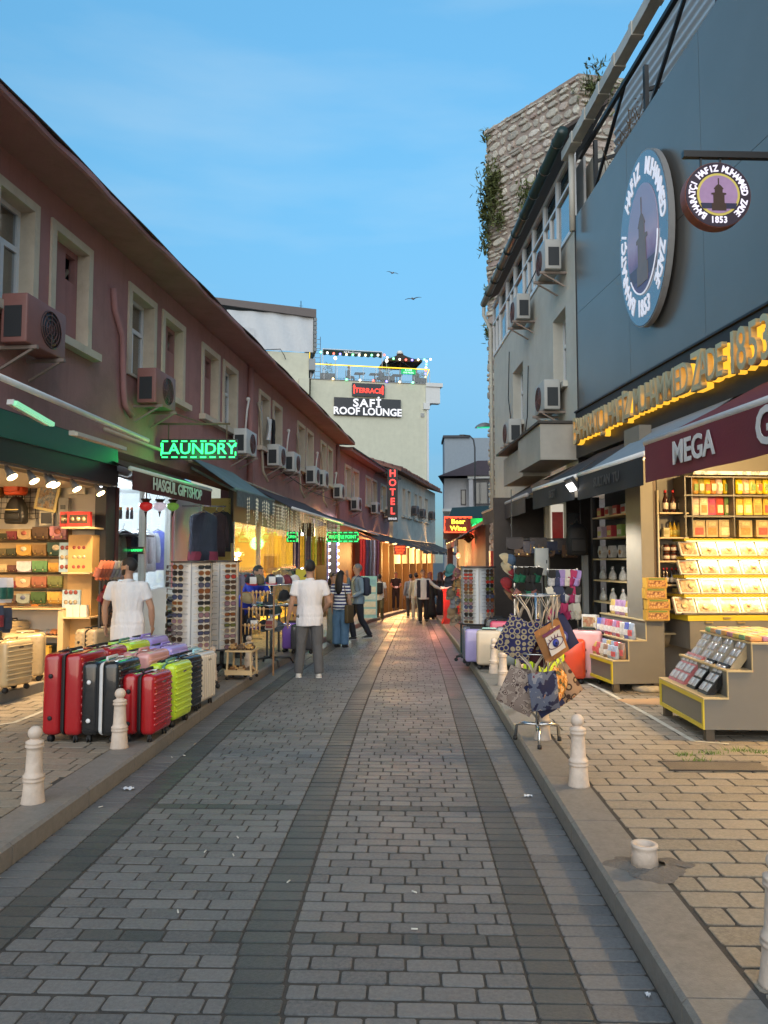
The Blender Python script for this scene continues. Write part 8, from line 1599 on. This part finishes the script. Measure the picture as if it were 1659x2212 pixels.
 # shoes
 for i in (0, 1):
  b = B(); a = an[i]; b.tube([a + V(0, .055, -.045), a + V(0, .03, -.03), a + V(0, -.05, -.042), a + V(0, -.13, -.058), a + V(0, -.185, -.066)], [(.03, .03), (.042, .05), (.046, .042), (.047, .028), (.028, .016)], 10, side=(1, 0, 0)); s_ = b.build('shoe', TM('shoe upper', .6, .1), t); col(s_, shoe)
  if sole: b = B(); b.at(a.x, a.y - .065, a.z - .088).rbox(.092, .25, .03, .012, 2); col(b.build('sole', TM('shoe upper'), s_), sole)
 # hair
 b = B(); n, m_ = 20, 12; vs = []; fs = []
 for j in range(m_ + 1):
  for k in range(n): th = math.pi * j / m_ * .78 + .02; a = k * 2 * math.pi / n; vs.append(HT @ V(.083 * math.sin(th) * math.cos(a), .008 + .108 * math.sin(th) * math.sin(a), 1.665 + .102 * math.cos(th)))
 for j in range(m_):
  for k in range(n):
   a = (k + .5) * 2 * math.pi / n; th = math.pi * (j + .5) / m_ * .78; y_, z_ = math.sin(th) * math.sin(a), math.cos(th)
   if z_ > .30 or (y_ > -.1 - .5 * (z_ > 0) and z_ > -.45 and not (abs(math.cos(a)) > .75 and z_ < 0 and y_ < .3)) or (y_ > .25): fs.append((j * n + k, j * n + (k + 1) % n, j * n + n + (k + 1) % n, j * n + n + k))
 b.add(vs, fs, True)
 if hairstyle == 'long': b.tube([HT @ V(0, .05, 1.70), HT @ V(0, .085, 1.6), LT((0, .115, 1.45)), LT((0, .13, 1.30)), LT((0, .12, 1.2))], [(.085, .06), (.09, .06), (.1, .05), (.085, .035), (.03, .012)], 12, side=(1, 0, 0))
 if hairstyle == 'scarf': b.tube([HT @ V(0, .02, 1.72), HT @ V(0, .03, 1.6), LT((0, .02, 1.47)), LT((0, .02, 1.36))], [(.09, .1), (.095, .1), (.14, .11), (.2, .14)], 14, side=(1, 0, 0))
 b.build('hair' if hairstyle != 'scarf' else 'headscarf', M('hair %s' % (hair,), hair, .6, var=.3, scale=40, bump=.4, bscale=120), t)
 f = B(); f.m = HT
 for s in (-1, 1): f.ball((s * .031, -.09, 1.655), .010, .008, .006, 6, 5); f.ball((s * .031, -.096, 1.676), .018, .005, .004, 6, 4)
 f.build('eyes', M('dark eyes', (.02, .012, .01), .4), t)
 if beard: f = B(); f.m = HT; f.rings([[V(rx * math.cos(a), oy + ry * math.sin(a), z) for a in [math.pi + (j / 12) * math.pi for j in range(13)]] for z, rx, ry, oy in ((1.535, .045, .06, -.03), (1.56, .062, .08, -.015), (1.59, .07, .088, -.008), (1.61, .074, .08, 0))], cap=False, close=False); f.build('beard', MATS['hair %s' % (hair,)], t)
 if extras: extras(t, dict(sh=sh, el=el, wr=wr, hp=hp, LT=LT))
 return t
def back_pack(c):
 def f(t, k):
  b = B(); b.at(*k['LT']((0, .2, 1.02))).rbox(.29, .15, .43, .06, 3); o = b.build('backpack', TM('bag cloth', .7, .1), t); col(o, c); b = B(); b.at(*k['LT']((0, .29, 1.06))).rbox(.2, .04, .2, .018, 2); col(b.build('backpack_pocket', TM('bag cloth'), t), mul(c, 1.3))
  for s in (-1, 1): b = B(); b.tube([k['LT']((s * .11, .12, 1.42)), k['LT']((s * .12, -.02, 1.49)), k['LT']((s * .13, -.14, 1.35)), k['LT']((s * .15, -.1, 1.15)), k['LT']((s * .12, .12, 1.05))], [(.02, .006)] * 5, 6); col(b.build('backpack_strap', TM('bag cloth'), t), c)
 return f
def side_bag(c, sx, z=.85, w_=.24, h=.26):
 def f(t, k):
  b = B(); b.at(sx * .22, .02, z - h).rbox(.1, w_, h, .035, 3); col(b.build('shoulder_bag', TM('bag cloth', .7, .1), t), c); b = B(); b.tube([(sx * .2, -.05, z), (sx * .16, -.1, 1.2), (sx * .1, -.06, 1.47), (sx * .12, .08, 1.4), (sx * .2, .08, z)], [(.014, .004)] * 5, 6); col(b.build('bag_strap', TM('bag cloth'), t), mul(c, .6))
 return f
def stand(xf, yf, ytop, h=0.): p = GP(xf, yf, h); q = DP(xf, ytop, p.y); return p, q.z - p.z
def striped():
 k = NT('navy striped jersey'); s = k.n('SeparateXYZ'); k.l(k.coord(), s.inputs[0]); k.l(k.ramp(k.math('FRACT', k.math('MULTIPLY', s.outputs['Z'], 13.5)), [(0, (.03, .035, .12)), (.52, (.7, .7, .7))], 'CONSTANT'), k.p.inputs['Base Color']); k.p.inputs['Roughness'].default_value = .85; k.bump(k.noise(k.coord(), 10, 3), .6, .02); return k.m
walk = lambda s=1: [((.01, -.14 * s, -.40), (.0, .0 * s - .06, -.83)), ((.01, .06 * s, -.42), (.02, .26 * s, -.78))]
# man in white shirt among the suitcases
p = Vector((DP(277, 1300, 8.75).x, 8.75, KH))
person('man in a white short sleeved shirt and black trousers standing behind the suitcases', p, R(172), 1.56, 1.22, 'a', (.72, .71, .72), 'short', (.012, .012, .014), (.02, .02, .02), hem=.75, turn=88, beard=True, arms=[((.09, -.03, -.29), (.06, -.12, -.52)), ((.1, .0, -.29), (.12, -.06, -.53))], vox=.011,
       extras=lambda t, k: (lambda b: b.tube([k['wr'][1] - V(.035, 0, -.015), k['wr'][1] + V(0, -.035, .015), k['wr'][1] + V(.035, 0, .015), k['wr'][1] + V(0, .035, .015), k['wr'][1] - V(.035, 0, -.015)], .006, 5).build('watch_strap', m_rub, t))(B()))
p, h = stand(668, 1463, 1211)
person('man in a white T-shirt and grey trousers standing in the street, seen from behind', p, R(188), h, 1.12, 'a', (.74, .72, .74), 'short', (.105, .105, .11), (.6, .58, .56), (.75, .74, .72), hem=.83, loose=1.1, arms=[((.10, -.02, -.28), (.02, -.16, -.42)), ((.07, .02, -.29), (.12, -.04, -.54))], legs=[((.02, -.01, -.42), (.045, .02, -.845)), ((.03, -.02, -.42), (.06, -.04, -.845))], vox=.011)
p, h = stand(736, 1398, 1233)
person('woman in a navy striped T-shirt and wide blue jeans with long black hair', p, R(160), h, .92, 'a', (1, 1, 1), 'short', (.09, .17, .27), (.02, .02, .02), hairstyle='long', hem=.92, loose=1.5, stripes=striped(), extras=side_bag((.10, .06, .02), -1, .98, .34, .42))
p, h = stand(716, 1392, 1240)
person('woman in dark top and pale trousers with an orange bag, beside the striped woman', p + V(.0, .35, 0), R(40), h, .9, 'a', (.05, .045, .045), 'short', (.25, .25, .19), (.12, .12, .1), hairstyle='long', hem=.95, loose=1.2, extras=side_bag((.5, .16, .04), 1, .98, .16, .16))
p, h = stand(772, 1383, 1219)
person('grey haired man in a blue grey shirt with hand raised to his face', p, R(-70), h, 1.08, 'a', (.20, .27, .33), 'long', (.018, .02, .03), (.02, .02, .022), (.4, .4, .4), hair=(.18, .17, .16), hem=.9, arms=[((.07, -.12, -.24), (-.04, -.2, .06)), ((.06, .02, -.29), (.03, -.2, -.4))], legs=walk(), extras=back_pack((.03, .035, .06)))
p, h = stand(820, 1341, 1241)
person('man in a white T-shirt with a black backpack and olive trousers walking away', p, R(176), h, 1.0, 'b', (.68, .66, .6), 'short', (.12, .10, .05), (.55, .5, .35), extras=back_pack((.012, .012, .014)), legs=walk(-.8), vox=.014)
p, h = stand(855, 1316, 1236, KH)
person('man all in black holding a paper on the left pavement', p, R(8), h, 1.0, 'b', (.012, .012, .013), 'short', (.015, .015, .016), (.03, .03, .03), arms=[((.05, -.04, -.28), (-.06, -.2, -.36)), ((.05, -.04, -.28), (-.06, -.2, -.36))], vox=.015, extras=lambda t, k: B().cb(0, -.24, 1.05, .16, .02, .1).build('paper', white(), t))
p, h = stand(887, 1334, 1240)
person('man in a grey jacket with a hand on his hip, seen from behind', p, R(200), h, 1.05, 'a', (.22, .24, .26), 'long', (.05, .045, .04), (.4, .36, .3), arms=[((.14, .04, -.25), (.02, -.04, -.42)), ((.06, .02, -.29), (.07, -.04, -.54))], vox=.015)
p, h = stand(896, 1338, 1238)
person('person in a beige hooded top and beige trousers beside the vest man', p + V(.05, .2, 0), R(185), h, .95, 'a', (.48, .4, .3), 'long', (.45, .38, .29), (.6, .58, .55), vox=.015)
p, h = stand(914, 1346, 1231)
def vest(t, k):
 b = B(); n = 18
 for z0_, z1_ in ((.84, 1.43),):
  rg = [[k['LT'](((rx * 1.06 + .04) * math.cos(a), (ry + .042) * math.sin(a), z)) for a in [R(-62) + j / n * R(304) for j in range(n + 1)]] for z, rx, ry in ((.84, .16, .115), (1.0, .162, .118), (1.15, .158, .112), (1.3, .178, .115), (1.42, .16, .1))]; b.rings(rg, cap=False, close=False)
 b.build('waistcoat', M('dark navy waistcoat', (.012, .014, .03), .8), t)
person('man in a dark waistcoat over a pale shirt reaching to the red counter', p, R(6), h, 1.08, 'a', (.5, .52, .5), 'long', (.012, .012, .014), (.015, .015, .015), arms=[((.05, .0, -.29), (.06, -.02, -.54)), ((.2, -.03, -.2), (.44, -.06, -.3))], legs=walk(.35), vox=.013, extras=vest)
for i, (xf, yf, yt, lb, hs2, fc) in enumerate(((930, 1338, 1236, 'woman in a long black coat with reddish hair behind the waistcoat man', 'long', 160), (947, 1336, 1236, 'woman in a long black coat and headscarf near the red counter', 'scarf', 120), (953, 1330, 1233, 'man in a white shirt behind the black coated women', 'short', 150))):
 p, h = stand(xf, yf, yt); person(lb, p + V(.1 * i, .2 + .5 * (i == 2), 0), R(fc), h, .98, 'a', (.012, .012, .013) if i < 2 else (.6, .6, .6), 'long', (.02, .02, .02), (.03, .03, .03), hair=(.14, .05, .03) if i == 0 else (.012, .01, .012), hairstyle=hs2, skirt=(.012, .012, .013) if i < 2 else None, vox=.016)
p = DP(538, 1300, 12.6); p.x -= .1; p.z = gz(12.4) + KH
person('person in a bright blue shirt bending over behind the sunglasses racks', p, R(60), 1.6, 1.05, 'a', (.02, .04, .42), 'short', (.02, .02, .03), (.03, .03, .03), lean=38, arms=[((.04, -.15, -.24), (.03, -.22, -.48)), ((.04, -.15, -.24), (.03, -.22, -.48))], vox=.014)
for i, (x, lb, c, fc) in enumerate(((3.05, 'seated guest in dark clothes at the left of the roof terrace', (.05, .05, .07), 80), (5.55, 'seated guest in blue at the middle of the roof terrace', (.08, .1, .16), -80), (8.5, 'seated guest at the right end of the roof terrace', (.1, .12, .12), 10))):
 person(lb, on_h(x, .75, SH - .38), sang + R(fc), 1.72, 1.05, 'a', c, 'long', (.03, .03, .04), legs=[((.02, -.4, -.05), (.02, -.42, -.46)), ((.02, -.4, -.05), (.02, -.42, -.46))], vox=.03, seated=True)
 t = thing('terrace_chair', lb.replace('seated guest', 'chair of the guest'), 'chair', on_h(x, .75, SH + .06), sang + R(fc), 'terrace chairs'); b = B(); b.box(-.25, .25, -.25, .25, .40, .44); b.build('seat', dkmetal(), t); b = B(); b.box(-.25, .25, .2, .25, .45, .9); b.build('backrest', dkmetal(), t)
 for x_ in (-.22, .22):
  for y_ in (-.22, .22): b = B(); b.bar((x_, y_, 0), (x_, y_, .4), .035); b.build('leg', dkmetal(), t)
# gulls
for i, (x, y, lb) in enumerate(((848, 590, 'smaller gull gliding higher in the sky'), (892, 646, 'larger gull flying lower above the hotel'))):
 t = thing('gull', lb, 'bird', DP(x, y, 45), R(30 - 50 * i), 'gulls'); s = .8 + .25 * i; t.scale = (s, s, s); m_ = M('gull grey', (.3, .3, .32), .7)
 b = B(); b.tube([(0, .2, .02), (0, .1, .02), (0, -.06, .0), (0, -.16, .02), (0, -.21, .02)], [.012, .04, .055, .032, .008], 8); b.build('body', m_, t)
 for sx in (-1, 1): b = B(); b.grid(lambda u, v: (sx * u * .5, (v - .5) * .14 * (1 - u * .75) + .05 * u, .11 * math.sin(u * 2.2) - .05 * u), 8, 2); b.grid(lambda u, v: (sx * u * .5, (v - .5) * .14 * (1 - u * .75) + .05 * u, .11 * math.sin(u * 2.2) - .05 * u - .008), 8, 2); b.build('wing', m_, t)
bpy.data.scenes.remove(SC2)
# ================================================================== the busy end of the street, right side
PG = thing('timber_pergola', 'dark timber pergola with a post at the far right of the street', 'pergola', (0, 0, 0))
Yp = 29.5; a, c = DP(958, 1158, Yp), DP(1075, 1152, Yp); m_dt = M('dark weathered timber', (.05, .04, .035), .8, var=.3, scale=3)
b = B(); b.box(a.x, c.x, Yp, Yp + .2, a.z - .12, a.z + .16); b.build('beam', m_dt, PG); b = B(); b.box(a.x + .15, a.x + .36, Yp + .02, Yp + .2, gz(Yp) - .1, a.z - .12); b.build('post', m_dt, PG)
for i in range(5): q = B(); q.box(a.x + .3 + i * .6, a.x + .38 + i * .6, Yp + .2, Yp + 5, a.z + .0, a.z + .12); q.build('rafter', m_dt, PG)
b = B(); b.add([(a.x, Yp - .6, a.z + .2), (c.x + .4, Yp - .6, a.z + .25), (c.x + .4, Yp + 3, a.z + 1.4), (a.x + .5, Yp + 3, a.z + 1.3)], [(0, 1, 2, 3)]); b.build('canvas_roof', M('dark green tarp', (.015, .035, .025), .7), PG)
p0, p1 = DP(960, 1117, 28.6), DP(1019, 1150, 28.6); t, mm = led_sign('beer_wine_sign', 'red and yellow LED sign reading Beer Wine', (p0 + p1) / 2, 0, p1.x - p0.x, p0.z - p1.z, [], (1, .06, .02), 3., .2, True, (.10, .006, .0)); my = E_('yellow led', (1, .75, .05), 3.2)
for i, s in enumerate(('Beer', 'Wine')): text(s, .24, my, t, (0, -.045, .11 - i * .25), (R(90), 0, 0), .003, .006, 1.1)
b = B(); q = B(); w_, h_ = p1.x - p0.x, p0.z - p1.z; b.tube([(-w_ / 2, -.05, -h_ / 2), (w_ / 2, -.05, -h_ / 2), (w_ / 2, -.05, h_ / 2), (-w_ / 2, -.05, h_ / 2), (-w_ / 2, -.05, -h_ / 2)], .02, 6); b.build('neon_border', E_('red border', (1, .08, .03), 3.), t); point('beer_sign_glow', (0, -.9, -.5), (1, .1, .04), 26, .2, t)
t = thing('green_neon', 'glowing green neon scribble on the dark tarp', 'neon sign', DP(1045, 1137, 28.4), 0); b = B(); b.tube([(-.42 + i * .035, -.02 - .01 * (i % 2), .1 * math.sin(i * 2.4) + .006 * i) for i in range(26)], .022, 5); b.build('tube', E_('green neon', (.02, 1, .25), 2.6), t); b = B(); b.cb(.03, .05, .05, 1.0, .03, .5); b.build('backing', M('green backing', (.0, .09, .03), .5), t); point('green_neon_glow', (0, -.3, 0), (.05, 1, .3), 26, .2, t)
FR = thing('far_restaurant', 'dim restaurant front with warm lamps beyond the pergola', 'restaurant', (0, 0, 0)); b = B(); b.box(2.2, 7.5, 36, 36.3, -1.3, 3.2); b.build('back_wall', M('dim timber front', (.10, .06, .035), .7, var=.5, scale=2), FR)
b = B(); b.box(2.25, 2.45, 23, 36, -.7, 2.9); b.build('side_wall', M('dim side wall', (.12, .08, .06), .7, var=.4, scale=2), FR)
for i, (x, c_) in enumerate(((975, (1, .6, .2)), (990, (1, .2, .1)), (1008, (1, .65, .3)), (1030, (.2, 1, .4)), (1048, (1, .5, .2)), (1022, (.5, .3, 1)))):
 t = thing('far_lamp', '%s glowing lantern under the pergola, %s from the left' % (['amber', 'red', 'warm white', 'green', 'orange', 'violet'][i], ['first', 'second', 'third', 'fifth', 'sixth', 'fourth'][i]), 'lamp', DP(x, 1188 + (i % 3) * 12, 31 + i * .5), 0, 'lanterns under the pergola'); b = B(); b.ball((0, 0, 0), .09, .09, .11, 10, 6); b.build('globe', E_('lantern %d' % i, c_, 4.), t); b = B(); b.bar((0, 0, .1), (0, 0, .6), .01); b.build('cord', m_cable, t); point('lantern_light', (0, 0, -.15), c_, 14, .1, t)
for i in range(4): awning('shop_awning', '%s dim canopy on the right beyond the tower' % ['nearest', 'second', 'third', 'farthest'][i], Facade(2.3, 0, -1), 22.6 + i * 1.7, 24.2 + i * 1.7, .9, 2.3, .2, 2.8, m_brn if i % 2 else m_blk, M('red canvas', (.25, .02, .02), .7) if i == 1 else m_blk, dkmetal(), False)
# red curved counter
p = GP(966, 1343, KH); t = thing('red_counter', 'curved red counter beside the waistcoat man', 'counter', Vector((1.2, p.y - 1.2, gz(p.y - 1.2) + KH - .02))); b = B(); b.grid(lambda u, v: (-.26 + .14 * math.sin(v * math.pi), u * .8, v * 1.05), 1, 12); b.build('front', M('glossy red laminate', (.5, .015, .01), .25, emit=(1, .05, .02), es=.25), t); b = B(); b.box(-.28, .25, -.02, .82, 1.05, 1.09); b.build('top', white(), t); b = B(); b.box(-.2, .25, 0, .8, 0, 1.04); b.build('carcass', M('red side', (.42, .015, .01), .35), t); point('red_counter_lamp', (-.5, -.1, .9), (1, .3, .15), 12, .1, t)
t = thing('hanging_plant', 'hanging basket of pale flowers under the pergola', 'plant', DP(1012, 1162, 27)); b = B(); b.lathe([(.02, -.18), (.14, -.08), (.17, 0)], 12); b.build('basket', M('wicker', (.15, .09, .05), .8), t); b = B()
for i in range(160): q = V(random.gauss(0, .13), random.gauss(0, .1), abs(random.gauss(0, .08))); d = V(random.gauss(0, 1), random.gauss(0, 1), random.gauss(.3, 1)).normalized() * .07; s_ = d.orthogonal().normalized() * .025; b.add([q - s_, q + d, q + s_], [(0, 1, 2)])
b.build('foliage', M('pale foliage', (.22, .24, .12), .7, rand=.5), t)
# ================================================================== left side stock between the cap rack and the bend
def clothes_rail(label, short, p, ln, n_, cols, rz, z=1.45, h=.62):
 t = thing('clothes_rail', label, 'clothes rail', p, rz)
 for y in (-ln / 2, ln / 2): b = B(); b.bar((0, y, 0), (0, y, z), .025); b.build('upright', chrome(), t); b = B(); b.bar((-.22, y, .02), (.22, y, .02), .025); b.build('foot', chrome(), t)
 b = B(); b.bar((0, -ln / 2, z), (0, ln / 2, z), .022); b.build('bar', chrome(), t)
 for i in range(n_):
  y = -ln / 2 + (i + .5) * ln / n_; q = Vector(p) + Matrix.Rotation(rz, 3, 'Z') @ V(0, y, z - .05); c, nm = random.choice(cols); garment('%s garment hung %s from the near end of the %s' % (nm, ORD[i], short), q, rz + R(random.uniform(-15, 15)), c, .42, h, True, 'garments on the ' + short, d=.05, kind='clothing')
GC = [((.02, .02, .025), 'black'), ((.3, .05, .06), 'red'), ((.05, .07, .16), 'navy'), ((.4, .35, .25), 'beige'), ((.08, .14, .1), 'green'), ((.25, .22, .3), 'mauve'), ((.5, .5, .5), 'white')]
clothes_rail('chrome clothes rail outside the yellow shop', 'near clothes rail', Vector((LF.pt(15.4, .55).x, 15.4, gz(15.4) + KH)), 1.5, 8, GC, LF.ang)
clothes_rail('second clothes rail past the yellow shop window', 'far clothes rail', Vector((LF.pt(19.6, .5).x, 19.6, gz(19.6) + KH)), 1.6, 8, GC, LF.ang, 1.6, .8)
for i in range(10):
 c, nm = GC[i % 7]; p = LF.hit(640 + i * 6.2, 1180, .35); b = B(); b.grid(lambda u, v: ((u - .5) * .2, .03 * math.sin(u * 12 + i), -v * .9), 8, 8); tag(col(b.build('scarf', TM('scarf cloth'), None, p + V(0, 0, .3), LF.ang + R(30)), random.choice([(.4, .12, .04), (.45, .3, .05), (.3, .03, .04), (.5, .35, .15), (.1, .08, .2)])), 'bright scarf in the row past the yellow shop, %s from the left' % ORD[i], 'scarf', 'bright scarves past the yellow shop')
def stall(label, p, rz, cols, n_=12, grp='goods', nm='keepsake box'):
 t = thing('display_table', label, 'table', p, rz); b = B(); b.box(-.3, .3, -.45, .45, .68, .72); b.build('tabletop', M('table cloth dark', (.06, .05, .06), .8), t)
 for x in (-.26, .26):
  for y in (-.4, .4): b = B(); b.bar((x, y, 0), (x, y, .68), .03); b.build('leg', dkmetal(), t)
 for i in range(n_): q = Vector(p) + Matrix.Rotation(rz, 3, 'Z') @ V(-.2 + (i % 3) * .2, -.38 + (i // 3) * .2, .721); c = random.choice(cols); b = B(); b.rbox(.14, .13, random.uniform(.06, .2), .015, 2); tag(col(b.build('keepsake_box', TM('printed card'), None, q, rz), c), '%s, %s across and %s along on the %s' % (nm, ORD[i % 3], ORD[i // 3], grp), 'box', 'boxes on the ' + grp)
stall('small table of keepsakes outside the yellow shop', Vector((-2.6, 13.2, gz(13.2) + KH)), LF.ang, [(.5, .1, .1), (.5, .4, .1), (.1, .2, .4), (.5, .5, .5), (.3, .1, .3)], 12, 'near keepsake table')
stall('second keepsake table farther along the left pavement', Vector((-2.5, 17.6, gz(17.6) + KH)), LF.ang, [(.5, .3, .1), (.3, .05, .05), (.1, .3, .3), (.5, .5, .45)], 12, 'far keepsake table')
t = thing('postcard_stand', 'white postcard stand with a four euro price card', 'display stand', Vector((DP(655, 1300, 16.5).x, 16.5, gz(16.5) + KH))); b = B(); b.tube([(0, 0, 0), (0, 0, 1.4)], .02); b.build('pole', chrome(), t); b = B(); b.cb(0, -.03, 1.35, .32, .02, .3); b.build('price_card', M('yellow card', (.65, .55, .05), .6), t); text('4', .22, blackpl(), t, (.07, -.045, 1.35), (R(90), 0, 0), .002, .004, 1.)
for i in range(4):
 for j in range(2): q = B(); q.cb(-.12 + j * .24, -.03, .4 + i * .22, .2, .015, .17); col(q.build('postcard', TM('printed card'), t), random.choice([(.5, .5, .45), (.2, .35, .45), (.5, .25, .12)]))
t = thing('map_board', 'pale blue information board behind the backpack man', 'board', Vector((DP(797, 1300, 24).x, 24, gz(24) + KH))); b = B(); b.cb(0, 0, .75, .5, .05, 1.3); b.build('board', M('pale blue board', (.25, .5, .55), .5, var=.2, scale=8), t)
for i in range(5): q = B(); q.cb(0, -.03, .3 + i * .23, .42, .01, .17); col(q.build('poster', TM('printed card'), t), random.choice([(.5, .6, .6), (.2, .4, .5), (.6, .6, .5)]))
t = thing('bollard', 'small mint green bollard in front of the information board', 'bollard', GP(778, 1322, KH)); b = B(); b.lathe([(r_ * 1.1, z * 1.2) for r_, z in prof], 14); b.build('post', M('mint paint', (.2, .42, .35), .6), t); b = B(); b.ball((0, 0, .53), .05); b.build('ball_top', M('mint paint'), t)
suitcase('small purple suitcase behind the man in grey trousers', Vector((DP(632, 1385, 13.6).x, 13.6, gz(13.6) + KH)), R(84), (.25, .12, .5), .24, .34, .52, 'rib', grp='suitcases beyond the cap rack'); suitcase('charcoal suitcase behind the man in grey trousers', Vector((DP(655, 1385, 13.4).x, 13.4, gz(13.4) + KH)), R(84), (.06, .06, .07), .26, .4, .5, 'rib', grp='suitcases beyond the cap rack')
# overhead cables and pipes on the pink wall
b = B(); b.tube([LF.pt(20, .2, 4.0), LF.pt(24, .15, 3.85), LF.pt(28, .1, 3.9)], .012, 5); tag(b.build('overhead_cable', m_cable), 'black cable sagging along the pink wall under the far windows', 'cable')
# amber fronts under the pale building
PF = thing('amber_arcade', 'warm amber arcade of shops under the pale building at the bend', 'shop', LF3.pt(0), LF3.ang); b = B(); b.box(-.6, -.5, 42, 58, -1.6, 2.6); b.build('back_panel', M('amber timber wall'), PF)
for i in range(7): q = B(); q.box(-.5, .1, 43 + i * 2.1, 43.16 + i * 2.1, -1.6, 2.5); q.build('timber_post', M('brown timber'), PF); q = B(); q.box(-.49, -.44, 43.5 + i * 2.1, 44.7 + i * 2.1, -.9, 1.7); q.build('lit_display', E_('amber display %d' % (i % 3), [(1, .6, .16), (1, .35, .1), (1, .75, .4)][i % 3], 1.1), PF)
for i in range(3): point('arcade_lamp', LF3.pt(44 + i * 4.5, 1.2, 1.9), (1, .55, .18), 130, .3)
for i in range(5): awning('shop_awning', 'sloping brown arcade canopy under the pale building, %s along' % ORD[i], LF3, 43 + i * 2.7, 45.5 + i * 2.7, 1.7, 2.2, .15, 2.9, MATS['brown canopy'], m_brn, dkmetal(), False)
